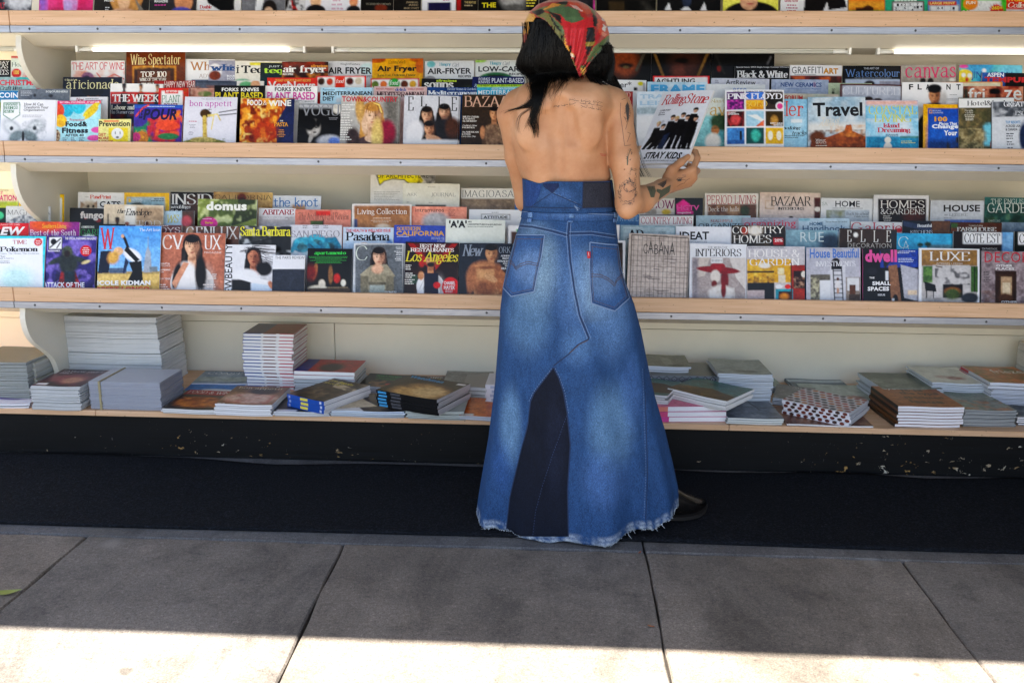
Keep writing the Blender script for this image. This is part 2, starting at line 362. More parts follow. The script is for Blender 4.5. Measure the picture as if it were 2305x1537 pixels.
# ================================================================ lettering
# a small serif alphabet drawn as pen strokes; the plain sans comes from the built-in font
GL = {
'A': '0,0 .38,1 .78,0|.13,.34 .64,.34', 'B': '.12,0 .12,1|~.12,1 .45,1 .6,.9 .6,.65 .45,.53 .12,.53|~.12,.53 .5,.53 .7,.4 .7,.14 .5,0 .12,0',
'C': '~.74,.78 .6,.97 .4,1 .15,.88 .03,.5 .15,.12 .4,0 .62,.03 .76,.24', 'D': '.12,0 .12,1|~.12,1 .45,1 .7,.85 .8,.5 .7,.15 .45,0 .12,0',
'E': '.12,0 .12,1|.12,1 .62,1 .64,.8|.12,.53 .5,.53|.12,0 .64,0 .68,.22', 'F': '.12,0 .12,1|.12,1 .62,1 .64,.8|.12,.52 .48,.52',
'G': '~.74,.78 .6,.97 .4,1 .15,.88 .03,.5 .15,.12 .42,0 .62,.03 .74,.12|.74,.02 .74,.42|.56,.43 .84,.43', 'H': '.12,0 .12,1|.72,0 .72,1|.12,.52 .72,.52',
'I': '.12,0 .12,1', 'J': '~.35,1 .35,.3 .28,.02 .1,-.06 0,.06', 'K': '.12,0 .12,1|.7,1 .14,.44|.3,.6 .76,0', 'L': '.12,0 .12,1|.12,0 .6,0 .64,.24',
'M': '.1,0 .12,1|.12,1 .5,.05|.5,.05 .88,1|.88,1 .9,0', 'N': '.1,0 .1,1|.1,1 .74,0|.74,0 .74,1', 'O': '~.42,1 .17,.9 .04,.5 .17,.1 .42,0 .67,.1 .8,.5 .67,.9 .42,1',
'P': '.12,0 .12,1|~.12,1 .48,1 .68,.9 .7,.68 .5,.47 .12,.47', 'Q': '~.42,1 .17,.9 .04,.5 .17,.1 .42,0 .67,.1 .8,.5 .67,.9 .42,1|.42,.2 .84,-.14',
'R': '.12,0 .12,1|~.12,1 .48,1 .66,.9 .66,.66 .48,.5 .12,.5|.4,.5 .78,0', 'S': '~.58,.8 .46,.97 .28,1 .1,.88 .1,.68 .3,.54 .5,.44 .62,.25 .5,.04 .3,0 .12,.05 .04,.24',
'T': '.38,0 .38,1|.02,.8 .04,1 .72,1 .74,.8', 'U': '~.12,1 .12,.3 .2,.06 .42,0 .62,.06 .7,.3 .7,1', 'V': '.02,1 .4,0|.4,0 .76,1', 'W': '.02,1 .32,0|.32,0 .58,.95|.58,.95 .84,0|.84,0 1.12,1',
'X': '.04,1 .74,0|.72,1 .06,0', 'Y': '.02,1 .38,.48|.38,.48 .74,1|.38,0 .38,.48', 'Z': '.06,.8 .08,1 .66,1|.66,1 .04,0|.04,0 .66,0 .7,.22',
'a': '~.1,.52 .2,.64 .36,.64 .44,.52 .44,.1 .5,0|~.44,.38 .2,.34 .06,.22 .1,.04 .26,0 .44,.12', 'b': '.12,0 .12,1|~.12,.5 .3,.66 .48,.58 .54,.33 .46,.08 .28,-.01 .12,.1',
'c': '~.48,.5 .4,.63 .26,.65 .1,.55 .04,.32 .12,.08 .3,0 .46,.08', 'd': '.46,0 .46,1|~.46,.5 .3,.66 .12,.58 .04,.33 .12,.08 .3,-.01 .46,.1',
'e': '~.06,.36 .48,.36 .44,.58 .28,.66 .1,.56 .04,.32 .12,.06 .3,0 .48,.1', 'f': '~.44,.92 .34,1 .22,.9 .2,.6 .2,0|.06,.64 .38,.64', 'g': '~.42,.55 .28,.66 .1,.58 .1,.36 .26,.27 .42,.36 .42,.55|~.14,.3 .08,.14 .3,.08 .48,.0 .42,-.22 .2,-.28 .06,-.16 .14,.02',
'h': '.12,0 .12,1|~.12,.46 .26,.65 .42,.62 .46,.44 .46,0', 'i': '.12,0 .12,.65|.12,.82 .12,.9', 'j': '~.14,.65 .14,0 .1,-.22 -.04,-.26|.14,.82 .14,.9', 'k': '.12,0 .12,1|.46,.65 .14,.28|.24,.38 .52,0', 'l': '.12,0 .12,1',
'm': '.1,0 .1,.65|~.1,.46 .24,.65 .38,.62 .42,.44 .42,0|~.42,.46 .56,.65 .7,.62 .74,.44 .74,0', 'n': '.12,0 .12,.65|~.12,.46 .26,.65 .42,.62 .46,.44 .46,0', 'o': '~.28,.66 .12,.58 .04,.33 .12,.08 .28,0 .44,.08 .52,.33 .44,.58 .28,.66',
'p': '.12,-.28 .12,.65|~.12,.5 .3,.66 .48,.58 .54,.33 .46,.08 .28,-.01 .12,.1', 'q': '.46,-.28 .46,.65|~.46,.5 .3,.66 .12,.58 .04,.33 .12,.08 .3,-.01 .46,.1', 'r': '.12,0 .12,.65|~.12,.44 .24,.64 .38,.64 .42,.54',
's': '~.38,.52 .3,.64 .18,.65 .08,.55 .12,.42 .3,.3 .4,.18 .34,.03 .2,0 .08,.04 .04,.15', 't': '~.2,.86 .2,.16 .26,.0 .42,.04|.06,.64 .4,.64', 'u': '~.12,.65 .12,.2 .18,.02 .34,.02 .46,.18|.46,0 .46,.65',
'v': '.04,.65 .28,0|.28,0 .5,.65', 'w': '.04,.65 .24,0|.24,0 .42,.6|.42,.6 .6,0|.6,0 .8,.65', 'x': '.06,.65 .5,0|.5,.65 .06,0', 'y': '.04,.65 .28,0|~.5,.65 .28,0 .16,-.24 .02,-.24', 'z': '.06,.64 .46,.64|.46,.64 .06,0|.06,0 .48,0',
'&': '~.8,.5 .66,.15 .4,0 .14,.06 .06,.26 .24,.48 .46,.66 .46,.9 .32,1 .2,.88 .26,.66 .7,0', '1': '.1,.84 .3,1 .3,0', '0': '~.34,1 .14,.9 .06,.5 .14,.1 .34,0 .54,.1 .62,.5 .54,.9 .34,1', '2': '~.08,.76 .16,.96 .36,1 .54,.86 .5,.6 .06,.02|.06,.0 .6,0', '!': '.12,.3 .12,1|.12,0 .12,.08',
"'": '.1,.72 .12,1', '-': '.05,.35 .35,.35', '.': '.08,.0 .08,.07', '+': '.05,.4 .55,.4|.3,.15 .3,.65', ',': '.1,.05 .06,-.12', '*': '.3,.55 .3,.95|.12,.65 .48,.85|.12,.85 .48,.65'}
def smooth_line(p, per=5):
    p = [np.array(q) for q in p]; closed = np.allclose(p[0], p[-1]); out = []
    n = len(p)
    for i in range(n-1):
        a = p[i-1] if i > 0 else (p[-2] if closed else 2*p[0]-p[1]); b, c = p[i], p[i+1]
        d = p[i+2] if i+2 < n else (p[1] if closed else 2*p[-1]-p[-2])
        for k in range(per):
            t = k/per; out.append(.5*((2*b)+(-a+c)*t+(2*a-5*b+4*c-d)*t*t+(-a+3*b-3*c+d)*t**3))
    out.append(p[-1]); return out
def nib(th, thick, thin): return thin+(thick-thin)*abs(math.cos(th-R(100)))**1.6
def serif_text(s, thick=.15, thin=.045, track=.06, slant=0):
    V, Fc = [], []; x = 0.; zi = 0
    for ch in s:
        if ch == ' ': x += .36; continue
        g = GL.get(ch)
        if g is None: x += .3; continue
        ww = 0
        for st in g.split('|'):
            sm = st[0] == '~'; pts = [tuple(map(float, q.split(','))) for q in st.lstrip('~').split()]
            ww = max(ww, max(p[0] for p in pts))
            q = smooth_line(pts) if sm else [np.array(p) for p in pts]
            segs = [q] if sm else [q[i:i+2] for i in range(len(q)-1)]
            for sg in segs:
                b = len(V); zi += 1; zz = (zi % 7)*.00002
                for i, p in enumerate(sg):
                    d = (sg[min(i+1, len(sg)-1)]-sg[max(i-1, 0)]); L = np.hypot(*d)+1e-9; d = d/L; th = math.atan2(d[1], d[0])
                    if th < 0: th += math.pi
                    wd = nib(th, thick, thin)/2; nn = np.array([-d[1], d[0]])*wd
                    e = d*(thin*.4 if i == len(sg)-1 else -thin*.4 if i == 0 else 0)
                    for sgn in (1, -1): V.append((x+p[0]+sgn*nn[0]+e[0], p[1]+sgn*nn[1]+e[1], zz))
                for i in range(len(sg)-1): Fc.append((b+2*i, b+2*i+1, b+2*i+3, b+2*i+2))
            if thin < thick*.8:
                for e, p2 in ((q[0], q[1]), (q[-1], q[-2])):
                    d = p2-e
                    if abs(d[1]) > abs(d[0])*.9 and (min(abs(e[1]-t) for t in (0, 1, .65, -.28)) < .02):
                        zi += 1; b = len(V); zz = (zi % 7+7)*.00002; hw = thick*.95
                        for dx, dy in ((-hw, -thin*.6), (hw, -thin*.6), (hw, thin*.6), (-hw, thin*.6)): V.append((x+e[0]+dx, e[1]+dy, zz))
                        Fc.append((b, b+1, b+2, b+3))
        x += ww+.1+track
    V = np.array(V); V[:, 0] += V[:, 1]*slant
    return V, Fc
_fc = {}
def sans_text(s, off=0., shear=0., space=1.):
    k = (s, off, shear, space)
    if k in _fc: return _fc[k]
    cu = bpy.data.curves.new('t', 'FONT'); cu.body = s; cu.resolution_u = 2; cu.offset = off; cu.shear = shear; cu.space_character = space
    ob = bpy.data.objects.new('t', cu); me = bpy.data.meshes.new_from_object(ob)
    V = np.zeros(len(me.vertices)*3); me.vertices.foreach_get('co', V); V = V.reshape(-1, 3)
    Fc = [tuple(p.vertices) for p in me.polygons]
    bpy.data.objects.remove(ob); bpy.data.curves.remove(cu); bpy.data.meshes.remove(me)
    _fc[k] = (V, Fc); return V, Fc
STY = {'d': lambda s: serif_text(s, .15, .035), 'D': lambda s: serif_text(s, .22, .07, .03), 'm': lambda s: serif_text(s, .11, .06), 'n': lambda s: serif_text(s, .08, .03, .12),
       's': lambda s: serif_text(s, .16, .06, .0, .25), 'h': lambda s: serif_text(s, .11, .10, .0), 'b': lambda s: sans_text(s, .028), 'B': lambda s: sans_text(s, .05, 0, 1.08), 'r': lambda s: sans_text(s, .008), 'l': lambda s: sans_text(s, -.004, 0, 1.05),
       'i': lambda s: sans_text(s, .01, .25), 'I': lambda s: sans_text(s, .04, .25, 1.06)}
# ================================================================ printed covers
FR = {'A': (0, 0, 3.842), 'B': (560, 0, 3.842), 'C': (1120, 0, 3.842), 'D': (1700, 0, 3.81), 'E': (0, 330, 3.842), 'F': (560, 330, 3.842), 'G': (1120, 340, 3.842), 'H': (1700, 340, 3.81), 'N': (0, 0, 1.)}
class Cover:
    """colour samples on a grid of the cover, plus lettering; all coordinates in units of a photo crop"""
    def __init__(s, x0, x1, y0, w, h, res, fwd=None, inv=None):
        s.x0, s.y0, s.u = x0, y0, (x1-x0); s.w, s.h = w, h
        s.nx = max(6, int(w*res)); s.ny = max(6, int(h*res)); k = 2; s.k = k
        sx = np.arange((s.nx+1)*k); xs = (np.clip(sx//k+(sx % k-.5)*.5, 0, s.nx))/s.nx*s.u+x0; sy = np.arange((s.ny+1)*k); ys = (np.clip(sy//k+(sy % k-.5)*.5, 0, s.ny))/s.ny*(s.u*h/w)+y0
        s.X, s.Y = np.meshgrid(xs, ys); s.inv = inv
        if fwd: s.X, s.Y = fwd((s.X-x0)/s.u*w-w/2, h-(s.Y-y0)/s.u*w)
        s.LX, s.LY = np.meshgrid((xs-x0)/s.u, (ys-y0)/s.u); s.I = np.ones(s.X.shape+(3,)); s.texts = []; s.px = s.u/(s.nx*k)
        s.bot = y0+s.u*h/w
    def put(s, m, c): m = np.clip(m, 0, 1)[..., None]; s.I = s.I*(1-m)+lin(c)*m; return s
    def bg(s, a, b=None, horiz=False):
        if b is None: s.I[:] = lin(a)
        else:
            t = ((s.X-s.x0)/s.u if horiz else (s.Y-s.y0)/(s.bot-s.y0))[..., None]; s.I = lin(a)*(1-t)+lin(b)*t
        return s
    def R(s, x0, y0, x1, y1, c, soft=0):
        f = soft or s.px; m = np.clip((s.X-x0)/f+.5, 0, 1)*np.clip((x1-s.X)/f+.5, 0, 1)*np.clip((s.Y-y0)/f+.5, 0, 1)*np.clip((y1-s.Y)/f+.5, 0, 1); return s.put(m, c)
    def E(s, x, y, rx, ry, c, soft=None, rot=0, a=1.):
        dx, dy = s.X-x, s.Y-y; cr, sr = math.cos(R(rot)), math.sin(R(rot)); u, v = (dx*cr+dy*sr)/rx, (-dx*sr+dy*cr)/ry
        d = np.sqrt(u*u+v*v); f = (soft or s.px/min(rx, ry)*1.2); return s.put(a*np.clip((1-d)/f+.5, 0, 1), c)
    def G(s, pts, c):
        m = np.zeros(s.X.shape, bool); n = len(pts)
        for i in range(n):
            (xa, ya), (xb, yb) = pts[i], pts[(i+1) % n]
            if ya == yb: continue
            cnd = ((ya > s.Y) != (yb > s.Y)) & (s.X < (xb-xa)*(s.Y-ya)/(yb-ya)+xa); m ^= cnd
        return s.put(m.astype(float), c)
    def Ln(s, pts, wd, c):
        m = np.zeros(s.X.shape)
        for (xa, ya), (xb, yb) in zip(pts[:-1], pts[1:]):
            dx, dy = xb-xa, yb-ya; t = np.clip(((s.X-xa)*dx+(s.Y-ya)*dy)/(dx*dx+dy*dy+1e-9), 0, 1)
            m = np.maximum(m, np.clip((wd/2-np.hypot(s.X-xa-t*dx, s.Y-ya-t*dy))/s.px+.5, 0, 1))
        return s.put(m, c)
    def N(s, c, amt=.5, sc=12, box=None, thr=None, seed=None):
        r = np.random.default_rng(seed if seed is not None else int(s.x0*7+s.y0*13) % 9999)
        acc = np.zeros(s.X.shape)
        for o_, a in ((1, .6), (2, .4)):
            q = 1/sc/o_; gx, gy = s.LX/q, s.LY/q; ix, iy = gx.astype(int), gy.astype(int); g_ = r.random((iy.max()+2, ix.max()+2)); fx, fy = gx-ix, gy-iy
            fx, fy = fx*fx*(3-2*fx), fy*fy*(3-2*fy)
            acc += a*((g_[iy, ix]*(1-fx)+g_[iy, ix+1]*fx)*(1-fy)+(g_[iy+1, ix]*(1-fx)+g_[iy+1, ix+1]*fx)*fy)
        m = np.clip((acc-(thr if thr else .35))*(6 if thr else 2), 0, 1)*amt
        if box: m = m*((s.X > box[0])*(s.Y > box[1])*(s.X < box[2])*(s.Y < box[3]))
        return s.put(m, c)
    def P(s, x, y, hh, skin='c99a7c', hair='2a1a14', top='33343a', wid=1., hl=1.2, arms=False, face=True, turn=0.):
        # a plain, generic portrait: hair, shoulders, neck, face, drawn with soft light from the left
        r = random.Random(int(x*3+y)); rx, ry = hh*.34, hh*.5; sk = lin(skin); dk = tuple(sk*.42); lt = tuple(np.minimum(sk*1.35+.02, 1)); hr = lin(hair); hl_ = tuple(np.minimum(hr*2.6+.015, 1)); hd = tuple(hr*.6)
        td = tuple(lin(top)*.42); tl = tuple(np.minimum(lin(top)*1.55+.015, 1))
        L_ = hh*(.35+.62*hl)
        if hl > .6:                                                   # hair falling behind, in locks
            s.E(x, y-hh*.05, rx*1.32, ry*1.05, hair)
            for k in range(22):
                sd = -1 if k % 2 else 1; o_ = r.uniform(.55, 1.28)*rx*sd; q = [(x+o_*.7, y-ry*.5), (x+o_*1.08, y+ry*.3), (x+o_*r.uniform(1.0, 1.35), y+L_*.6), (x+o_*r.uniform(.8, 1.5), y+L_*r.uniform(.85, 1.05))]
                s.Ln(q, rx*r.uniform(.2, .34), (hair, hair, hd, hl_)[r.randrange(4)] if abs(o_) > rx*.8 else hd)
        s.E(x, y+hh*1.72, hh*1.02*wid, hh*.9, top); s.R(x-hh*.96*wid, y+hh*1.6, x+hh*.96*wid, s.bot+9, top)
        s.E(x+hh*.65*wid, y+hh*1.95, hh*.42*wid, hh*.9, td, 1., a=.75).E(x-hh*.5*wid, y+hh*1.55, hh*.3*wid, hh*.5, tl, 1., a=.55)
        for k in range(5): a = r.uniform(-.8, .8); s.Ln([(x+a*hh*.5, y+hh*1.2), (x+a*hh*.9, y+hh*(1.9+.3*r.random()))], hh*.035, td if k % 2 else tl)
        s.G([(x-rx*.5, y+ry*.5), (x+rx*.5, y+ry*.5), (x+rx*.62, y+hh*.92), (x-rx*.62, y+hh*.92)], skin); s.E(x, y+hh*.95, rx*.95, hh*.17, skin); s.E(x+rx*.1, y+ry*1.12, rx*.55, ry*.24, dk, .9, a=.8)
        if arms: s.E(x-hh*.9*wid, y+hh*1.5, hh*.2, hh*.5, skin, .3).E(x+hh*.9*wid, y+hh*1.5, hh*.2, hh*.5, dk, .5)
        s.E(x, y-ry*.08, rx, ry*.9, skin); s.E(x, y+ry*.42, rx*.72, ry*.58, skin)
        s.E(x+rx*.62, y+ry*.1, rx*.55, ry*.9, dk, 1., a=.75).E(x-rx*.3, y+ry*.05, rx*.45, ry*.55, lt, 1., a=.6)
        if face:
            t = turn*rx*.3
            for e in (-.36, .38): s.E(x+e*rx+t, y+ry*.0, rx*.2, ry*.09, dk, .9, a=.55); s.E(x+e*rx+t, y+ry*.01, rx*.11, ry*.045, '140d0a', a=.85); s.Ln([(x+(e-.17)*rx+t, y-ry*.15), (x+(e+.17)*rx+t, y-ry*.17)], ry*.05, hd)
            s.Ln([(x+rx*.1+t, y+ry*.05), (x+rx*.12+t, y+ry*.3)], rx*.07, dk); s.E(x+t, y+ry*.33, rx*.17, ry*.05, dk, .8, a=.6); s.E(x+t, y+ry*.57, rx*.25, ry*.065, '8e3b38', .6, a=.8); s.E(x+t, y+ry*.72, rx*.2, ry*.05, dk, .9, a=.4)
        s.E(x, y-ry*.74, rx*1.02, ry*.40, hair)
        for k in range(9): a = -1+2*k/8; s.Ln([(x+rx*.12, y-ry*1.02), (x+a*rx*.75, y-ry*.86), (x+a*rx*1.08, y-ry*(.25 if hl > .6 else .45))], rx*.13, (hair, hd, hl_)[k % 3] if abs(a) > .5 else hair)
        return s
    def T(s, txt, x0, x1, y0, y1, c, st='b'): s.texts.append((txt, x0, x1, y0, y1, c, st, 0)); return s
    def TV(s, txt, x0, x1, y0, y1, c, st='b'): s.texts.append((txt, x0, x1, y0, y1, c, st, 1)); return s   # reads upwards
    def L(s, x0, y0, x1, n, c, lh=18, al='l', seed=0):       # lines of very small print
        s.texts.append((n, x0, x1, y0, lh, c, al, 2)); return s
    def rgb(s):
        r = np.random.default_rng(int(abs(s.x0*3+s.y0*5)) % 9973); lum = np.zeros(s.X.shape)
        for q, a in ((5, .03), (14, .05), (42, .085)):                # printed photographs are never flat: tonal variation and a little grain
            n = max(3, int(q)); g_ = r.standard_normal((int(n*s.h/s.w)+3, n+3)); gx, gy = s.LX*n, s.LY*n; ix, iy = np.clip(gx.astype(int), 0, g_.shape[1]-2), np.clip(gy.astype(int), 0, g_.shape[0]-2); fx, fy = gx-ix, gy-iy; fx, fy = fx*fx*(3-2*fx), fy*fy*(3-2*fy)
            lum += a*((g_[iy, ix]*(1-fx)+g_[iy, ix+1]*fx)*(1-fy)+(g_[iy+1, ix]*(1-fx)+g_[iy+1, ix+1]*fx)*fy)
        mx, mn = s.I.max(2), s.I.min(2); pic = np.clip(1.15-mn*1.3, .12, 1)   # paper white stays clean
        s.I = np.clip(s.I*np.exp(lum*1.6*pic)[..., None], 0, 1); L_ = np.sqrt(s.I); L_ = L_+.07*np.sin(2*math.pi*(L_-.5)); s.I = np.clip(L_, 0, 1)**2
        k = s.k; I = s.I.reshape(s.ny+1, k, s.nx+1, k, 3).mean((1, 3)); return I
def color_attr(me, arr):
    a = me.color_attributes.new('Col', 'FLOAT_COLOR', 'POINT'); v = np.ones((len(arr), 4), np.float32); v[:, :3] = arr; a.data.foreach_set('color', v.ravel())
def grid_mesh(name, X, Y, Z, rgbv):
    ny, nx = X.shape; me = bpy.data.meshes.new(name)
    V = np.stack([X, Y, Z], -1).reshape(-1, 3).astype(np.float32); n = (nx-1)*(ny-1)
    i = np.arange(ny-1)[:, None]*nx+np.arange(nx-1)[None]; q = np.stack([i, i+nx, i+nx+1, i+1], -1).reshape(-1).astype(np.int32)
    me.vertices.add(len(V)); me.vertices.foreach_set('co', V.ravel()); me.loops.add(4*n); me.loops.foreach_set('vertex_index', q)
    me.polygons.add(n); me.polygons.foreach_set('loop_start', np.arange(0, 4*n, 4, dtype=np.int32)); me.polygons.foreach_set('loop_total', np.full(n, 4, np.int32))
    me.update(calc_edges=True); color_attr(me, rgbv.reshape(-1, 3)); me.materials.append(PRINT); return me
def cover_meshes(cv, bend, zc):
    """local frame: x across (centre 0), y up from the bottom edge, z out of the cover"""
    w_, h_ = cv.w, cv.h; Ic = cv.rgb(); ny, nx = Ic.shape[0]-1, Ic.shape[1]-1
    xs = np.linspace(-w_/2, w_/2, nx+1); ys = np.linspace(h_, 0, ny+1); X, Y = np.meshgrid(xs, ys)
    art = grid_mesh('cover', X, Y, bend(X, Y)+zc, Ic)
    Vs, Fs, Cs = [], [], []; off = 0; lay = 0; sc = w_/cv.u
    def loc(x, y):
        if cv.inv: return cv.inv(x, y)
        return (x-cv.x0)*sc-w_/2, h_-(y-cv.y0)*sc
    for (t, x0, x1, y0, y1, c, st, mode) in cv.texts:
        lay += 1; zl = .00012+.00008*lay
        if mode == 2:
            rr = random.Random(int(x0+y0)); V, Fc = [], []
            for ln in range(t):
                yy = y0+ln*y1*1.55; L = (x1-x0)*rr.uniform(.6, 1); a = x0 if st == 'l' else (x1-L if st == 'r' else (x0+x1-L)/2); e = a+L
                while a < e:
                    wl = min(rr.uniform(.9, 3.2)*y1*.75, e-a)
                    if wl > .3*y1:
                        b = len(V); V += [(a, yy+y1*.15*rr.random(), 0), (a+wl, yy+y1*.15*rr.random(), 0), (a+wl, yy+y1*.8, 0), (a, yy+y1*.8, 0)]; Fc.append((b, b+3, b+2, b+1))
                    a += wl+y1*.35
            V = np.array(V, float)
            if not len(V): continue
            lx, ly = loc(V[:, 0], V[:, 1]); V = np.stack([lx, ly, V[:, 2]], -1)
        else:
            V, Fc = STY[st](t)
            if not len(V): continue
            V = V.copy(); mn, mx = V.min(0), V.max(0)
            if mode == 1: V = np.stack([-V[:, 1], V[:, 0], V[:, 2]], -1); mn, mx = V.min(0), V.max(0)
            a = (V[:, 0]-mn[0])/max(mx[0]-mn[0], 1e-6); b = (V[:, 1]-mn[1])/max(mx[1]-mn[1], 1e-6)
            lx, ly = loc(x0+(x1-x0)*a, y1+(y0-y1)*b); V = np.stack([lx, ly, V[:, 2]], -1)
        keep = (np.abs(V[:, 0]) < w_/2+.0005)
        V[:, 0] = np.clip(V[:, 0], -w_/2+.0004, w_/2-.0004); V[:, 1] = np.clip(V[:, 1], .0004, h_-.0004)
        V[:, 2] += bend(V[:, 0], V[:, 1])+zc+zl
        Vs.append(V); Fs += [tuple(i+off for i in f) for f in Fc]; Cs.append(np.tile(lin(c), (len(V), 1))); off += len(V)
    txt = None
    if Vs:
        txt = bpy.data.meshes.new('cover_lettering'); txt.from_pydata(np.concatenate(Vs).tolist(), [], Fs); txt.materials.append(PRINT)
        color_attr(txt, np.concatenate(Cs)); txt.update()
    return art, txt
def block_mesh(w_, h_, th, bend, back, zc):
    """page block of a magazine: pale page edges, coloured spine on the left and a back cover"""
    nx, ny = 8, 8; xs = np.linspace(-w_/2, w_/2, nx+1); ys = np.linspace(0, h_, ny+1); V = []; F_ = []; C = []
    pale = np.array([.80, .80, .79])*rng.uniform(.86, 1.0); back = lin(back)
    def add(quads, col):
        for q in quads:
            b = len(V); V.extend(q); F_.append((b, b+1, b+2, b+3)); C.extend([col]*4)
    def pt(x, y, lo): z = float(bend(np.array(x), np.array(y)))+zc-.0003; return (x, y, z-(th if lo else 0))
    for a, b in zip(xs[:-1], xs[1:]):
        add([(pt(a, 0, 1), pt(b, 0, 1), pt(b, 0, 0), pt(a, 0, 0)), (pt(a, h_, 0), pt(b, h_, 0), pt(b, h_, 1), pt(a, h_, 1))], pale)
        for c, d in zip(ys[:-1], ys[1:]):
            add([(pt(a, c, 0), pt(b, c, 0), pt(b, d, 0), pt(a, d, 0))], pale); add([(pt(a, c, 1), pt(a, d, 1), pt(b, d, 1), pt(b, c, 1))], back)
    for c, d in zip(ys[:-1], ys[1:]):
        add([(pt(w_/2, c, 1), pt(w_/2, d, 1), pt(w_/2, d, 0), pt(w_/2, c, 0))], pale); add([(pt(-w_/2, c, 0), pt(-w_/2, d, 0), pt(-w_/2, d, 1), pt(-w_/2, c, 1))], back)
    me = bpy.data.meshes.new('magazine'); me.from_pydata(V, [], F_); me.materials.append(PRINT); color_attr(me, np.array(C)); me.update(); return me
ROWDY = [.060, .125, .225, .325]; LEAN = [R(15), R(13), R(12), R(11)]
BASEZ = {0: [1.632]*4, 1: [1.151, 1.172, 1.207, 1.262], 2: [.600, .652, .700, .752]}
SHN = ['top shelf', 'upper middle shelf', 'lower middle shelf']; ROWN = ['front row', 'second row', 'third row', 'back row']
MAGS = []
def mag(sh, row, fr, x0, x1, y, label, art, k=None, copies=0, rot=None, back='999999', th=None, bendy=None, hfix=None):
    ox, oy, sc = FR[fr]; Yb = SH[sh]['Y']+ROWDY[row]; zb = BASEZ[sh][row]; le = LEAN[row]
    n = np.array([0, -math.cos(le), math.sin(le)]); up = np.array([0, math.sin(le), math.cos(le)])
    kk = (k if k is not None else 0)*.0075+rng.uniform(0, .0015); base = np.array([0, Yb, zb])+n*kk
    a = at_plane(ox+x0/sc, oy+y/sc, base, n); b = at_plane(ox+x1/sc, oy+y/sc, base, n); m_ = (a+b)/2
    wd = b[0]-a[0]; hh = float(np.dot(m_-base, up)); hh = min(hfix, hh) if hfix else hh; bot = m_-up*hh
    th = th or rng.uniform(.004, .0075)
    c1 = rng.uniform(-.0035, .0045) if bendy is None else bendy; c2 = rng.uniform(0, .010) if row == 0 else rng.uniform(0, .005)
    bend = lambda X, Y: c1*(1-(2*X/wd)**2)-c2*np.clip(Y/hh-.45, 0, 1)**2*2
    d0 = np.array([_F, _R/FPX, _U/FPX])
    def fwd(xl, yl):
        Pw = np.asarray(bot)[None, None]+xl[..., None]*np.array([1., 0, 0])+yl[..., None]*up; q = project(Pw); return (q[..., 0]-ox)*sc, (q[..., 1]-oy)*sc
    def inv(X, Y):
        px_, py_ = ox+X/sc, oy+Y/sc; d = _F[None]+np.outer(px_-1152.5, _R)/FPX-np.outer(py_-768.5, _U)/FPX; t = np.dot(np.asarray(bot)-O, n)/(d@n); Pw = O+d*t[:, None]-np.asarray(bot); return Pw[:, 0], Pw@up
    cv = Cover(x0, x1, y, wd, hh, (400 if sh else 220) if row == 0 else 260, fwd, inv); art(cv)
    A, Tm = cover_meshes(cv, bend, th); B = block_mesh(wd, hh, th-.0003, bend, back, th)
    Mx = Matrix(((1, 0, 0), (0, up[1], n[1]), (0, up[2], n[2]))).to_4x4()
    rz = rot if rot is not None else rng.uniform(-.5, .5)
    for c in range(copies+1):
        o = link(bpy.data.objects.new('magazine', B))
        ofs = n*(-c*(th+.0012)); jx = 0 if c == 0 else .004*c+rng.uniform(0, .002)
        o.matrix_world = Matrix.Translation(Vector(bot+ofs)+Vector((jx if c else 0, 0, 0)))@Mx@Matrix.Rotation(R(rz), 4, 'Z')@Matrix.Rotation(R(rng.uniform(-1.2, 1.2)), 4, 'Y')
        lab = label+', '+ROWN[row]+' of '+SHN[sh]
        if len(lab.split()) > 16: lab = label
        if c == 0: tag(o, lab, 'magazine', 'magazines standing on the shelves')
        else: tag(o, ('first', 'second', 'third', 'fourth')[c-1]+' spare copy behind the '+' '.join(label.split(',')[0].split()[:10]), 'magazine', 'spare copies behind the front magazines')
        link(bpy.data.objects.new('cover', A), o)
        if Tm and c == 0: link(bpy.data.objects.new('cover_lettering', Tm), o)['kind'] = 'stuff'
    MAGS.append((sh, row, label, round(wd, 3), round(hh, 3)))
# ---------------------------------------------------------------- upper middle shelf, left of the reader
W_, K_ = 'f2f2f4', '15151a'
# back row
mag(1, 3, 'A', -150, 100, 525, 'black magazine with white serif title at the left edge', lambda c: c.bg('141213').T('HOLIDAY', -120, 90, 535, 560, 'dddddd', 'r').T('IDEAS', -40, 80, 560, 600, 'e8e8e8', 'd').T('TREES', -40, 85, 610, 655, 'e8e8e8', 'd'))
mag(1, 3, 'A', 105, 395, 490, 'pale mint christmas magazine with red emblem beside bracket', lambda c: c.bg('c3d4cf', 'd9d2cf').R(105, 490, 395, 508, 'b9322f').T('Holiday', 112, 290, 545, 590, '2f5f58', 'm').E(150, 640, 42, 42, 'b2222a').N('c2474f', .8, 14, (200, 590, 400, 700)).T('100', 128, 172, 612, 650, 'e7c65a', 'b'), k=1)
mag(1, 3, 'A', 625, 1088, 530, 'white magazine with hand painted red title and sketch', lambda c: c.bg('ece8e6').N('e28b76', .9, 9, (640, 615, 1090, 900)).E(770, 690, 60, 60, '8f6a84').E(760, 700, 40, 40, '3f3a55').Ln([(850, 640), (900, 700), (1000, 650), (1080, 690)], 10, 'd8634f').T('THE ART OF WINE', 632, 1085, 545, 612, 'd52f43', 'h'))
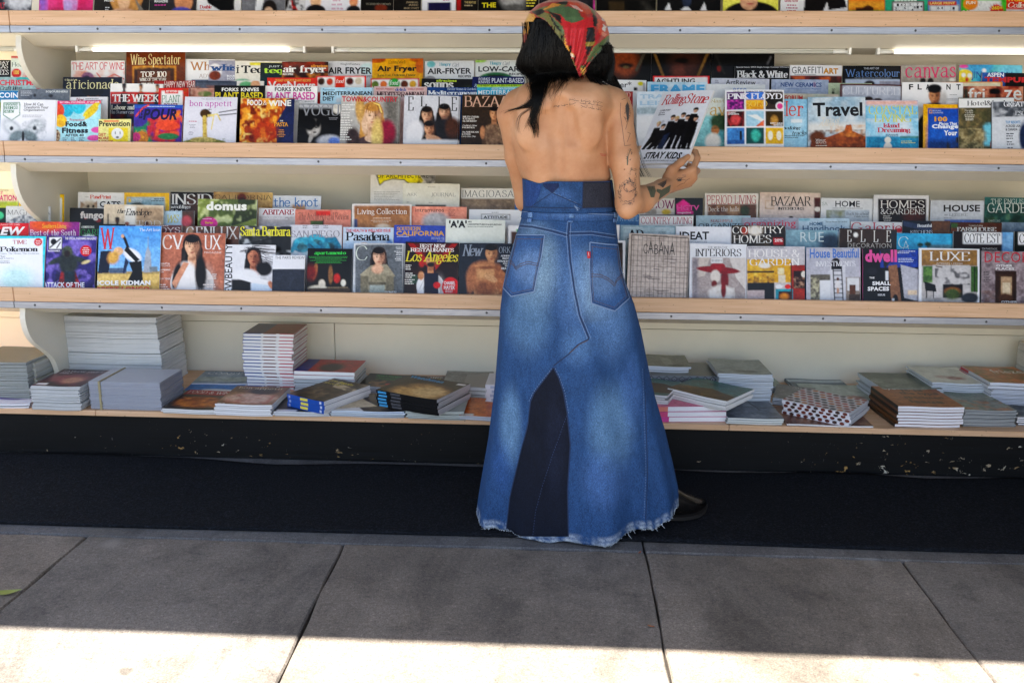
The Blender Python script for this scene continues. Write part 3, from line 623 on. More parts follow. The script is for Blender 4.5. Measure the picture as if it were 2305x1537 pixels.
mag(1, 3, 'A', 1095, 1610, 452, 'brown magazine with gilt frame and cream serif title', lambda c: c.bg('7a4416', '5d3210').R(1150, 575, 1530, 1200, 'b07a1e').R(1165, 590, 1515, 1200, '4d2a0b').R(1195, 620, 1480, 1200, '6b4114').N('e0b04a', .6, 30, (1150, 572, 1530, 600)).T('Wine Spectator', 1130, 1568, 470, 588, 'efe0a2', 'd').T('TOP 100', 1222, 1448, 622, 672, 'efe8d8', 'D').T('WINE OF THE YEAR', 1212, 1448, 678, 708, 'efe8d8', 'D').T('THE WINE', 1230, 1440, 720, 790, 'efe8d8', 'D'), k=1)
mag(1, 3, 'A', 1595, 2030, 518, 'white magazine with bronze serif title, partly hidden', lambda c: c.bg('e9e6e4').T('Whisky', 1645, 2010, 540, 632, 'b5793a', 'd').T('ADVOCATE', 1725, 1990, 645, 680, '8b5a33', 'n').R(1660, 695, 2030, 900, '4f5d78'))
mag(1, 3, 'A', 1805, 2240, 530, 'grey magazine with dark blue title over whisky glass', lambda c: c.bg('9b9aa6').E(1860, 630, 60, 75, 'd8d5d6').E(1860, 660, 52, 42, '7b3f1f').T('whisky', 1815, 2200, 562, 632, '1c4a86', 'D').T('BOURBON', 1965, 2090, 655, 672, W_, 'b').T('SCOTCH', 1965, 2090, 678, 696, W_, 'b'), k=1)
mag(1, 3, 'A', 2035, 2480, 532, 'cream magazine with heavy black title and upside down exclamation', lambda c: c.bg('ddd6c6').R(2160, 545, 2480, 570, 'd8c94a').T('i', 2045, 2070, 570, 640, '1a1a1a', 'D').T('Tequila', 2085, 2440, 572, 655, '16181c', 'D').E(2100, 725, 80, 40, '8fb39a'), k=2)
mag(1, 3, 'B', 98, 500, 548, 'black magazine with lime green title', lambda c: c.bg('182026', '2b6f78').T('JUST LIQUEURS', 170, 480, 570, 590, 'cfd6d8', 'r').T('tequila', 130, 470, 588, 650, 'b4e23c', 'D'), k=3)
mag(1, 3, 'B', 290, 690, 538, 'dark brown recipe magazine with white title and orange words', lambda c: c.bg('3a1508', '5a2a10').N('c8893f', .9, 8, (290, 640, 690, 900)).N('c7572a', .5, 6, (290, 538, 690, 620)).T('allrecipes', 540, 685, 562, 592, 'f0a13a', 'b').T('air fryer', 298, 672, 570, 645, 'f2efe9', 'D').T('RECIPES', 298, 388, 638, 654, 'f0ece5', 'b'), k=4)
mag(1, 3, 'B', 658, 1080, 535, 'light grey magazine with large black capital title', lambda c: c.bg('cfcfd2', 'dcdcda').E(1020, 600, 60, 50, 'bfd8d8').N('b98c70', .8, 9, (780, 650, 1000, 800)).T('WeightWatchers', 790, 960, 552, 574, '5e5f68', 'r').T('AIR FRYER', 682, 1062, 588, 645, '1c1c20', 'b').T('RECIPES', 975, 1065, 655, 675, '33343a', 'r'))
mag(1, 3, 'B', 1072, 1515, 510, 'yellow recipe magazine with heavy black title', lambda c: c.bg('e0a416').E(1110, 520, 80, 28, 'a3571c').E(1490, 580, 45, 60, 'b8672a').E(1460, 520, 60, 22, 'a3571c').N('c77a1c', .5, 9).T('EatingWell', 1215, 1360, 528, 562, '5f4a0a', 'm').T('Air Fryer', 1115, 1458, 572, 635, '16140e', 'B').T('Less Fat, Delicious Flavor', 1120, 1450, 645, 666, '5a5a12', 'D'), k=1)
mag(1, 3, 'B', 1525, 1955, 530, 'light grey magazine with black hyphenated title and pale script', lambda c: c.bg('cbcdd0', 'd8d8d6').E(1580, 560, 38, 28, '79b3b9').E(1570, 690, 50, 30, '8e8d90').T('Hungry', 1652, 1752, 548, 582, '4d9fb2', 'D').T('Girl', 1765, 1825, 550, 584, '9aa0a6', 's').T('AIR-FRYER', 1548, 1928, 595, 645, '2a2a2e', 'b').T('RECIPES', 1815, 1925, 655, 676, '35353a', 'b'))
mag(1, 3, 'B', 1965, 2400, 525, 'grey green magazine with black title and green bowl', lambda c: c.bg('c9ccc9', 'd3d6d0').E(2000, 530, 60, 18, '9cc46a').E(2140, 690, 150, 60, '2f6f45').E(2140, 700, 120, 48, '1c2a22').T('Hungry', 2090, 2190, 538, 572, '4d9fb2', 'D').T('Girl', 2200, 2265, 538, 572, '9aa0a6', 's').T('LOW-CARB', 1990, 2385, 578, 626, '2a2a2e', 'b').T('RECIPES', 2255, 2390, 636, 656, '35353a', 'b'), k=1)
# third row
mag(1, 2, 'A', -20, 365, 672, 'grey green magazine with red christmas craft title', lambda c: c.bg('8fa6a8').E(205, 690, 60, 20, '4da2a2').E(340, 720, 30, 60, 'b5353a').T('CHRISTMAS', 5, 362, 695, 745, 'd22a3e', 'b').T('Craft Ideas', 10, 200, 750, 785, '22262a', 's'))
mag(1, 2, 'A', 545, 1060, 670, 'navy magazine with gold serif title over dark haired man', lambda c: c.bg('10182e').P(805, 850, 150, 'c08b66', '0d0b0c', '1a2440', hl=.4).E(805, 790, 95, 50, '0c0a0a').T('cigar', 560, 640, 682, 708, 'e3dcae', 'm').T('aficionado', 572, 1035, 688, 772, 'd9d09a', 'm'))
mag(1, 2, 'A', 955, 1410, 728, 'news magazine with red title band and small figures on top', lambda c: c.bg('e8e4dc').R(955, 805, 1410, 900, 'b3301f').R(955, 900, 1410, 1100, '22304a').P(1075, 752, 50, '4a3a35', '1a1a1c', '1d1d20', .6, .5).P(1220, 755, 45, 'b58d6e', '2a2018', '2c4026', .6, .5).P(1360, 755, 45, 'b58d6e', '2a2a2a', '3a3c46', .6, .5).R(955, 800, 1410, 812, 'b3301f').T('THE WEEK', 972, 1385, 820, 888, 'f1ede6', 'D').T('Labour and', 965, 1170, 915, 955, 'f0ecd8', 'D').T('Has Starmer cave', 960, 1170, 960, 990, 'c9cdd6', 'd').N('b0503a', .7, 6, (955, 990, 1410, 1200)), k=3)
mag(1, 2, 'A', 1335, 1690, 700, 'dark red magazine with small white greeting line', lambda c: c.bg('8a2226').N('c65c4a', .5, 8).T('HAPPY NEW YEAR', 1420, 1690, 706, 760, 'e8d8cf', 'r'), k=1)
mag(1, 2, 'A', 1690, 2050, 706, 'slate magazine with brown steak picture', lambda c: c.bg('59616e', '8e7a70').N('a06a55', .9, 5, (1690, 750, 2050, 1000)).R(1690, 712, 2030, 722, '3d4658'))
mag(1, 2, 'B', -160, 130, 705, 'cream magazine with green circle near black plant cookbook', lambda c: c.bg('ddd8cc').E(-20, 745, 60, 36, '6fa37a').E(60, 740, 40, 40, 'd8a080'), k=0)
mag(1, 2, 'B', 165, 590, 678, 'orange red magazine with pale title cut by the one before', lambda c: c.bg('d0412f', 'c84a32').T('25 EASY ONE-POT PLANT RECIPES', 235, 540, 690, 712, 'e8b04a', 'b').T('VegNews', 172, 580, 708, 800, 'f3e7e0', 'b'))
mag(1, 2, 'B', 585, 1020, 662, 'red bordered magazine with five round dishes on white', lambda c: c.bg('cf2a26').R(600, 672, 1005, 800, 'e9e4de').E(632, 708, 30, 32, '4b2f1c').E(706, 712, 28, 30, 'b84a24').R(752, 672, 838, 800, 'd6401f').E(880, 710, 32, 32, '5a1c18').E(955, 708, 30, 30, 'c9b9a3').T('food', 760, 832, 690, 726, 'f5efe6', 's'), k=1)
mag(1, 2, 'B', 1060, 1480, 682, 'magazine with green disc between round dishes under red edge', lambda c: c.bg('c33630').R(1070, 692, 1470, 900, 'e4e0da').E(1100, 735, 30, 32, '6d7f3d').E(1172, 735, 30, 32, 'c7703a').E(1265, 730, 48, 50, '3b9a4a').E(1352, 735, 32, 34, '6b3a22').E(1425, 735, 30, 32, 'c99a3c').T('food', 1225, 1305, 700, 742, 'eef3e6', 's'))
mag(1, 2, 'B', 1492, 1970, 686, 'black soup magazine with lime lettering', lambda c: c.bg('17171a').N('3d4a2c', .8, 7, (1492, 740, 1970, 900)).T('allrecipes', 1618, 1795, 690, 720, 'b7d433', 'b').T('soups', 1510, 1770, 718, 790, 'e6e3de', 'D'))
mag(1, 2, 'B', 1940, 2390, 668, 'navy plant cooking magazine with white capitals', lambda c: c.bg('1b2a62').T('FORKS', 1995, 2092, 678, 702, 'dfe6f2', 'r').T('KNIVES', 1995, 2092, 704, 728, 'dfe6f2', 'r').T('PLANT-BASED', 2108, 2385, 682, 724, 'dfe6f2', 'r').T('&', 1955, 1990, 730, 760, 'b8d0e8', 'm'), k=1)
# second row
mag(1, 1, 'A', -190, 165, 790, 'blue and white puzzle magazine with bold white title', lambda c: c.bg('2f7ea6').T('COIN', 0, 165, 805, 852, 'eef2f4', 'b').R(-190, 870, 165, 1000, '8fa39a').E(0, 930, 50, 40, '8a9a50'))
mag(1, 1, 'A', 165, 612, 775, 'mid grey magazine with small white title at upper right', lambda c: c.bg('72767c', '8b8f90').N('4f5660', .6, 8, (165, 820, 612, 1000)).L(185, 790, 300, 4, 'b9bcc0', 8).T('SOJOURNERS', 405, 595, 790, 812, 'd7dbd8', 'b').E(310, 830, 12, 14, '2b2b30').E(450, 835, 20, 14, '3d3f44'), k=1)
mag(1, 1, 'A', 605, 940, 843, 'pale pink magazine behind the food and fitness cover', lambda c: c.bg('e4dcdc').T('New', 665, 740, 850, 880, 'b3565e', 's').L(750, 855, 930, 2, '9a9298', 9), k=1)
mag(1, 1, 'A', 1380, 1640, 766, 'red and white plant cooking magazine with green title', lambda c: c.bg('c23427').R(1405, 790, 1588, 1000, 'ece8e0').R(1435, 775, 1550, 815, 'cf2f28').T('BEST KITCHEN', 1445, 1540, 785, 805, 'f4e9e0', 'b').T('PLANT', 1410, 1566, 828, 892, '23824a', 'm').T('POWER', 1430, 1550, 898, 930, '8a2a4a', 'b').N('8e5a28', .9, 6, (1590, 770, 1640, 1000)), k=2)
mag(1, 1, 'A', 1645, 1900, 765, 'magazine with close up of pink meat and herbs', lambda c: c.bg('b88c7c').N('7a3f35', .8, 4).E(1770, 815, 60, 25, '6d7a4a').N('e0b8a8', .7, 6), k=0)
mag(1, 1, 'A', 1862, 2300, 745, 'black plant cooking magazine with yellow and white capitals', lambda c: c.bg('1c1a18').T('FORKS', 1925, 2068, 764, 796, 'f0efe8', 'b').T('KNIVES', 2090, 2245, 764, 796, 'f0efe8', 'b').T('PLANT BASED', 1870, 2280, 802, 862, 'e9d228', 'b'), k=3)
mag(1, 1, 'B', 148, 595, 748, 'off white plant cooking magazine with magenta capitals', lambda c: c.bg('e7e3de').T('FORKS', 225, 365, 758, 795, '1c1c1e', 'b').T('KNIVES', 385, 540, 758, 795, '1c1c1e', 'b').T('PLANT BASED', 160, 575, 800, 868, 'd0409a', 'b').T('LIFESTYLE MAGAZINE', 400, 570, 872, 888, '5a5a5e', 'r'), k=2)
mag(1, 1, 'B', 625, 1075, 762, 'sky blue diet magazine with black capitals in two lines', lambda c: c.bg('a9cbe0').T('Prevention', 645, 750, 770, 790, '3c6b8e', 'r').T('MEDITERRANEAN', 645, 1070, 796, 830, '16181c', 'b').T('DIET', 645, 745, 840, 876, '16181c', 'b').N('c8a37c', .9, 6, (760, 850, 1075, 1200)))
mag(1, 1, 'B', 1082, 1538, 752, 'dusty pink diet magazine with dark capitals', lambda c: c.bg('c9a9a6').T('BUDGET-FRIENDLY', 1100, 1250, 766, 780, 'b5474f', 'b').T('delish', 1262, 1360, 762, 790, '4a5d9a', 'D').T('WEEKLY DINNERS', 1370, 1510, 766, 780, 'b5474f', 'b').T('MEDITERRANEAN', 1102, 1515, 795, 845, '4a2f34', 'D'), k=1)
mag(1, 1, 'B', 1540, 1985, 760, 'deep blue magazine with bold white serif word', lambda c: c.bg('1f4f80', '2d6a98').T('Better Homes & Gardens', 1715, 1965, 764, 784, 'dfe8f0', 'm').T('Mediterranean', 1545, 1975, 788, 826, 'eef2f6', 'D'))
mag(1, 1, 'B', 1980, 2420, 735, 'turquoise diet magazine with lime strip along its top', lambda c: c.bg('3f9cb8').R(1980, 728, 2420, 758, 'a8d23a').T('LOSE WEIGHT WITH THIS DELICIOUS & HEALTHY DIET', 1990, 2400, 734, 752, '23401a', 'b').T('GOOD HOUSEKEEPING', 2105, 2310, 762, 780, 'eaf4f6', 'r').T('MEDITERRANEAN', 1990, 2410, 784, 822, 'eef6f8', 'r'), k=2)
# front row
def hbr(c):
    c.bg('e9e9ee').G([(40, 890), (185, 890), (185, 1000), (110, 1050), (35, 1000)], '2f7d4e').G([(46, 896), (179, 896), (179, 996), (110, 1042), (41, 996)], 'eceef0')
    for sx in (-1, 1):
        c.E(210+sx*95, 1110, 105, 62, 'a9adb2', .5, sx*-38).E(210+sx*95, 1110, 80, 40, 'cfd3d6', .6, sx*-38).E(210+sx*60, 1185, 75, 45, '7f8a8c', .5, sx*30).E(210+sx*100, 1115, 16, 18, '33363a', .6); c.N('6c7478', .5, 22, (210+sx*95-105, 1040, 210+sx*95+105, 1240)) if sx > 0 else None
    c.E(210, 1190, 12, 52, '35322f'); c.T('HARVARD', 50, 168, 895, 920, '2f7d4e', 'D').T('BUSINESS', 45, 168, 925, 950, '2f7d4e', 'D').T('REVIEW', 40, 135, 955, 982, '2f7d4e', 'D')
    c.T('How AI Can', 222, 382, 895, 920, '3d3d42', 'r').T('Transform Your', 218, 428, 922, 946, '3d3d42', 'r').T('Organization', 216, 395, 948, 972, '3d3d42', 'r').L(205, 1000, 410, 2, 'b9b9c0', 9)
mag(1, 0, 'A', 18, 490, 868, 'white business magazine with grey butterfly and green shield', hbr, copies=3, k=1, back='c8c8cc')
def fit(c):
    c.bg('8fcfdd', 'b7e1e8').E(590, 930, 60, 85, '37a9c4').E(690, 920, 60, 70, '3fb3ca').R(505, 876, 885, 905, 'd52f6e').E(800, 950, 95, 26, 'e5c325', rot=-40).E(800, 985, 80, 20, 'd8b41c', rot=-40).E(520, 960, 45, 60, 'd5562a').E(535, 1050, 52, 55, 'f0b32a').E(490, 1180, 40, 60, '6d4326').N('d9c9a8', .8, 40, (450, 1120, 530, 1245)).E(850, 1130, 55, 26, 'd9609c').E(820, 1200, 60, 26, 'd9609c')
    c.T('EAT WELL, STAY STRONG - AT ANY AGE', 528, 868, 882, 898, 'f6dbe6', 'B').T('Prevention', 612, 738, 1028, 1052, 'c43d55', 'r').T('Food&', 575, 765, 1055, 1100, '1a1d22', 'B').T('Fitness', 545, 770, 1108, 1156, '1a1d22', 'B').T('AFTER 40', 572, 732, 1162, 1186, '1a1d22', 'b').L(550, 1195, 600, 4, '54707a', 8).L(620, 1195, 670, 4, '54707a', 8).L(690, 1195, 750, 4, '54707a', 8)
mag(1, 0, 'A', 508, 885, 876, 'light blue health magazine with fruit, bananas and pink dumbbells', fit, k=1, back='b9c4b0')
mag(1, 0, 'A', 862, 1142, 1035, 'small yellow digest magazine with smiling wall socket', lambda c: c.bg('e4d78a').R(945, 1110, 1115, 1260, 'e3c21e').E(1022, 1160, 52, 48, 'eceae4').R(1000, 1142, 1007, 1165, '3a3a3a').R(1042, 1142, 1049, 1165, '3a3a3a').E(1022, 1192, 14, 8, '2a2a2a').T('Prevention', 865, 1132, 1050, 1098, '1c1a14', 'b').R(905, 1046, 1035, 1058, 'd8473a').T('GET', 855, 925, 1155, 1180, 'c5402a', 'b').T('MORE', 850, 950, 1186, 1210, 'c5402a', 'b').T('ENERGY', 845, 985, 1216, 1244, 'c5402a', 'b'), k=2, hfix=.19)
def pour(c):
    c.bg('4a3f9a', '5b2f78').R(1160, 910, 1585, 940, '3c66b0').N('2e8a5a', .9, 6, (1160, 1050, 1330, 1260), .45).N('c0363c', .9, 5, (1280, 1030, 1560, 1240), .42).N('e2683a', .9, 7, (1350, 1000, 1585, 1180), .5).E(1450, 1090, 100, 45, 'e05a3a').E(1230, 1200, 60, 60, 'b5782f').E(1460, 1185, 90, 28, '3d7d55').E(1180, 1190, 40, 40, 'b23a76').N('e8a13c', .8, 9, (1180, 1130, 1300, 1250), .5).E(1520, 1000, 60, 25, 'd8783a', rot=-40)
    c.Ln([(1180, 1010), (1240, 940), (1290, 915)], 14, 'd2553a').T('POUR', 1240, 1535, 945, 1045, '1a1440', 'I').T('LE', 1205, 1240, 960, 1030, '1a1440', 'I').L(1280, 924, 1520, 1, 'c9d6ee', 9)
mag(1, 0, 'A', 1165, 1585, 912, 'purple drinks magazine with colourful painted shapes', pour, k=1, back='3c3470')
def bon(c):
    c.bg('d4d2de', 'dcdae4').E(1775, 985, 45, 38, '5a4428').N('2f2415', .8, 26, (1740, 945, 1830, 1020)).Ln([(1770, 1020), (1775, 1200)], 36, 'cdb36a').N('9a7a35', .7, 30, (1750, 1015, 1800, 1210)).Ln([(1800, 1000), (1880, 990), (1905, 1040)], 12, 'd8c07a').Ln([(1800, 1010), (1850, 1005), (1830, 1120)], 10, 'd8c07a').Ln([(1895, 975), (2045, 950)], 8, '1c1a1c').Ln([(1895, 1000), (2045, 985)], 8, '1c1a1c').E(1770, 1240, 190, 36, '8a8a48').E(1760, 1215, 110, 28, 'c8b57a').N('5f6a30', .7, 26, (1590, 1200, 1950, 1260))
    c.T('bon appetit', 1640, 2005, 870, 935, 'c23fae', 'm').T('THE WEEKNIGHT ISSUE', 1740, 1915, 850, 866, '9a97a0', 'm').L(1635, 1050, 1705, 1, 'c25a7a', 9, 'c').L(1635, 1080, 1700, 3, 'a8a4b0', 8, 'c').L(1630, 1140, 1680, 3, 'a8a4b0', 8, 'c')
mag(1, 0, 'A', 1600, 2052, 840, 'lilac grey food magazine with noodles lifted by chopsticks', bon, k=2, back='cfccd6')
def fw(c):
    c.bg('a8551c', '8c3a10').N('f0a242', .9, 7, None, .45).N('6b1f08', .9, 9, None, .55, 3).N('f5d08a', .8, 12, None, .62, 4).G([(330, 860), (420, 860), (420, 1300), (250, 1300), (235, 1080), (320, 930)], '2b3660').E(150, 1140, 110, 110, 'b5481a', .5, a=.6)
    c.T('FOOD', -10, 118, 865, 915, 'f4f1ea', 'b').T('&', 130, 158, 872, 912, 'f4f1ea', 'm').T('WINE', 172, 370, 870, 922, 'f4f1ea', 'b').T('THE', 272, 300, 1044, 1056, 'e8e4dc', 'b').T('PASTA', 222, 345, 1062, 1098, 'eea52c', 'D').L(250, 1125, 320, 5, 'd8903a', 9, 'c')
mag(1, 0, 'B', -65, 400, 852, 'food magazine with glowing baked pasta on dark blue', fw, k=1, back='2b3660')
def vog(c):
    c.bg('18181a', '0e0e10').R(425, 900, 860, 940, 'a9aaac', 30).E(765, 945, 42, 40, 'd8d2c6', .5).N('a9a49a', .6, 20, (730, 900, 800, 985)).E(560, 1110, 60, 75, 'b9b4ae', .35).E(530, 1075, 62, 62, '141416', .4).E(600, 1070, 20, 40, '131315', .5).E(545, 1180, 18, 70, 'a6a19b', .4, 20).E(700, 1230, 110, 60, 'b5b6bc', .4).E(545, 1105, 12, 5, '222222').E(585, 1110, 10, 5, '222222').E(572, 1150, 16, 6, '3a3434').T('VOGUE', 452, 850, 905, 1005, '8d8f94', 'd').L(680, 1020, 780, 2, '8b8b90', 8, 'c').E(740, 1225, 50, 35, '6f86c4', .5)
mag(1, 0, 'B', 428, 860, 900, 'black and white fashion magazine with woman resting her cheek', vog, k=0, back='b9b9b4', copies=1)
def tc(c):
    c.bg('b5b3ae', '8d8a88').R(1170, 830, 1300, 1300, '77746f', 60).P(1070, 1000, 210, 'd8ad92', 'b98a4e', '5c4a4a', 1.0, 2.0).E(1190, 1150, 80, 110, '8c2346', .4).E(1110, 1180, 50, 150, 'd9b878', .5).E(1000, 1080, 28, 90, 'd9b196', .4, -8).E(960, 930, 40, 100, 'b8935a', .5).E(900, 1200, 60, 90, '4a3c3c', .4).E(960, 960, 30, 100, 'c79f68', .6)
    c.T('TOWN&COUNTRY', 805, 1288, 836, 884, 'c01f36', 'b').L(805, 905, 915, 3, 'e8e6e0', 13).L(800, 975, 905, 3, 'e8e6e0', 13).L(795, 1040, 905, 3, 'e8e6e0', 13).L(790, 1105, 900, 3, 'e8e6e0', 13).L(785, 1165, 890, 3, 'e8e6e0', 13)
mag(1, 0, 'B', 800, 1300, 826, 'society magazine with red title and blonde woman in maroon', tc, k=2, copies=1, back='d8d6d2')
def elle(c):
    c.bg('c9cad0', 'bfc0c6').P(1690, 975, 130, 'c99e84', '1a1414', '2a2a2e', 1.1, 1.9).P(1540, 1000, 130, 'c79c82', '241a16', 'd9d8da', 1.0, 1.9).E(1690, 1150, 170, 130, '2e2e33', .4).P(1560, 1120, 120, 'bd8d70', '1c1412', 'd8d8da', 1.0, 1.0).E(1760, 1110, 60, 90, '5a3a28', .5).E(1600, 1200, 70, 22, 'c79c82', .5, 15).E(1440, 1150, 70, 100, 'dcdbde', .4, 15).R(1335, 1215, 1830, 1300, 'dcdcdf', 20)
    c.T('E', 1375, 1428, 842, 965, '2a2c30', 'd').T('L', 1485, 1540, 842, 930, '2a2c30', 'd').T('L', 1635, 1690, 842, 930, '2a2c30', 'd').T('E', 1750, 1800, 842, 965, '2a2c30', 'd')
mag(1, 0, 'B', 1345, 1815, 832, 'pale grey fashion magazine with three dark haired women', elle, k=1, copies=1, back='d0d0d4')
def baz(c):
    c.bg('4a3b2d', '382b20').P(2120, 985, 110, 'bd8a68', '1d1310', '6a5340', 1.0, .5, True).E(2120, 1160, 80, 90, '7a6350', .4).N('a58c74', .7, 24, (2050, 1090, 2200, 1300)).T('BAZAAR', 1862, 2330, 832, 930, 'dcae94', 'd').T("Harper's", 2150, 2210, 812, 830, 'dcae94', 's')
    c.T('MILEY CYRUS', 1850, 1990, 1008, 1024, 'e8e2da', 'D').T('& ALWAYS', 1850, 1955, 1027, 1041, 'e8e2da', 'D').T('the MOMENT', 1850, 1972, 1046, 1060, 'e8e2da', 'D').T("Fashion's New", 1848, 1975, 1084, 1098, 'e8e2da', 's').T('FRONTIER', 1846, 1955, 1103, 1116, 'e8e2da', 'D').T('An AMERICAN', 1844, 1988, 1140, 1155, 'e8e2da', 'D').T('in PARIS', 1842, 1920, 1160, 1173, 'e8e2da', 'D').T('Gets Her Due', 1840, 1965, 1178, 1192, 'e8e2da', 's')
mag(1, 0, 'B', 1845, 2345, 820, 'brown fashion magazine with thin pink title beside the reader', baz, k=2, back='3a2c20')
# ---------------------------------------------------------------- upper middle shelf, right of the reader
mag(1, 3, 'C', 890, 1330, 422, 'dark magazine with orange lit forehead and eye', lambda c: c.bg('12100e').E(1100, 540, 120, 130, '8a4f2a', .6).E(1110, 570, 60, 22, '2c1a12', .6).E(1110, 585, 26, 12, '7a6a48', .6).Ln([(1285, 430), (1200, 610)], 24, '5a5448'))
mag(1, 3, 'C', 1330, 1850, 430, 'black magazine with shadowed face and gold converging lines', lambda c: c.bg('0e0d0d').E(1620, 560, 140, 170, '4a2a1e', .7).E(1590, 530, 60, 24, '0c0808', .6).E(1560, 620, 60, 60, '6b3f30', .7).Ln([(1345, 440), (1430, 660)], 22, '7d6334').Ln([(1820, 450), (1730, 660)], 22, '7d6334').T('1988', 1338, 1378, 430, 446, 'c9c4b6', 'b').T('A326', 1790, 1830, 452, 468, 'c9c4b6', 'b'), k=1)
mag(1, 3, 'C', 1855, 2392, 455, 'plain black magazine rising above its neighbours', lambda c: c.bg('131315').Ln([(1885, 480), (1960, 640)], 20, '34322f').E(1915, 600, 18, 26, '7a2a1e', .6).Ln([(2360, 500), (2330, 560)], 16, '6a6a6e'))
mag(1, 3, 'D', -175, 290, 572, 'black photography magazine with outlined white title', lambda c: c.bg('101012').T('Special Issue: 2024 Single Image Contest Winners', -165, 285, 576, 590, 'c8c8cc', 'b').T('Black & White', -160, 278, 612, 676, 'e6e6e8', 'D'), k=2)
mag(1, 3, 'D', 292, 740, 566, 'white art magazine with black and ochre capitals', lambda c: c.bg('e4e2e4').R(292, 655, 740, 900, '7a3a3a').N('d8783a', .8, 8, (292, 660, 740, 900)).N('3a2a2a', .8, 7, (292, 660, 740, 900), .5, 3).T('GRAFFITI', 308, 572, 580, 638, '2a2a30', 'l').T('ART', 576, 706, 590, 640, 'c98a1e', 'B').L(330, 645, 560, 1, '8a8a90', 7), k=1)
mag(1, 3, 'D', 750, 1250, 568, 'black art magazine with pale blue title', lambda c: c.bg('0f1013').T('THE ART OF', 925, 1055, 582, 600, 'aab0ba', 'b').T('Watercolour', 770, 1232, 598, 664, '5f86c2', 'm').T('THE ART MAGAZINE FOR WATERCOLOURISTS', 845, 1160, 668, 680, '8a93a2', 'r').R(770, 685, 1235, 900, 'b7c2dc').E(975, 725, 45, 30, '2a2422').R(1060, 700, 1235, 900, '9a9aa8'))
mag(1, 3, 'D', 1255, 1725, 560, 'warm grey magazine with hot pink lowercase title', lambda c: c.bg('a19a92').T('canvas', 1290, 1722, 578, 672, 'df2f6a', 'm').E(1440, 695, 26, 24, '2c2420').E(1505, 700, 26, 30, '33291f').E(1690, 690, 26, 12, 'e6ded0'), k=1, back='a02040')
mag(1, 3, 'D', 1745, 2290, 562, 'rainbow coloured magazine with blue letters and cartoonish dots', lambda c: c.bg('6fc9a0').E(1900, 580, 160, 60, '4f9ac8', .6).E(1790, 660, 70, 60, 'e8c83a').E(2000, 690, 140, 60, '52a8d8', .6).E(2200, 600, 140, 60, '7cc4e0', .6).E(1780, 575, 40, 16, 'e05a9a').E(1780, 650, 18, 18, 'e8e8e8').E(1830, 655, 18, 18, 'e8e8e8').E(1808, 690, 14, 20, 'c8402a').T('JIN', 1845, 1932, 620, 695, '1c4aa8', 'r').T('GON', 2020, 2200, 620, 690, '3a6ac0', 'r').E(1955, 612, 18, 18, 'f0f0f0'))
mag(1, 3, 'D', 1935, 2420, 632, 'dark travel magazine with red and white capitals', lambda c: c.bg('2f5f9a', '2a2426').R(2130, 632, 2420, 900, '221c1e').T('ASPEN', 1975, 2120, 632, 668, 'e8ecf0', 'b').T('TEMPURA', 1955, 2400, 668, 715, 'c92a2c', 'B'), k=3)
mag(1, 2, 'C', 750, 1285, 697, 'white design magazine with black starred title and barcode', lambda c: c.bg('e6e5e6').T('Wallpaper*', 790, 1155, 712, 778, '1c1c20', 'r').E(1235, 728, 26, 18, 'e0d018').R(1175, 760, 1206, 788, '1a1a1c').R(1255, 720, 1275, 790, 'a8a8ac'))
mag(1, 2, 'C', 1345, 1832, 660, 'red bordered white magazine with spaced black capitals', lambda c: c.bg('bf1f24').R(1360, 672, 1815, 1100, 'dcdde2').T('ACHTUNG', 1368, 1708, 682, 726, '1b1b1e', 'b').T('Mode', 1440, 1468, 698, 708, '33333a', 'b'), k=1)
mag(1, 2, 'C', 1840, 2345, 685, 'lavender grey art review with black title', lambda c: c.bg('b9bccb').T('ArtReview', 1965, 2225, 698, 740, '26262c', 'r').L(1875, 705, 1915, 2, '8a8fa4', 9))
mag(1, 2, 'D', 135, 622, 686, 'blue grey ceramics magazine with navy capitals', lambda c: c.bg('98a2b8').R(160, 700, 172, 770, '8a93ac').T('NEW CERAMICS', 212, 562, 712, 750, '2a4a86', 'b').R(497, 712, 506, 750, 'c8503a').T('International Ceramics Magazine', 255, 560, 756, 776, '5a7ab0', 'r'))
mag(1, 2, 'D', 625, 1000, 718, 'pale green magazine with small bird drawing', lambda c: c.bg('b4c0a4').T('SO', 652, 682, 764, 784, '3a3c34', 'D').E(665, 800, 12, 14, '1c1c1c'))
mag(1, 2, 'D', 1600, 2120, 708, 'orange edged magazine peeping between two covers', lambda c: c.bg('d8873a').R(1620, 716, 2100, 900, 'e4d4b4'))
mag(1, 1, 'C', 1295, 1810, 712, 'light blue design magazine with bold blue outlined title', lambda c: c.bg('a9c6dc', '8fb0cc').N('c6d6e2', .6, 5).T('FRAME', 1325, 1790, 735, 812, '4aa6dc', 'B'))
mag(1, 1, 'C', 1800, 2310, 735, 'pale grey art magazine with small blue title', lambda c: c.bg('cfd3d6').T('esse', 2028, 2148, 768, 800, '7a93c8', 'r'))
mag(1, 1, 'D', 720, 1255, 728, 'silver magazine in brown frame with faint capitals', lambda c: c.bg('5e3a34').R(738, 742, 1240, 1200, 'a5a9b6').E(960, 860, 40, 26, '3a2c28').E(1040, 870, 40, 22, '4a3830').N('c3c7d2', .6, 7, (738, 742, 1240, 850)).T('CULTURED', 738, 1238, 752, 822, 'd3d6de', 'd'), k=1)
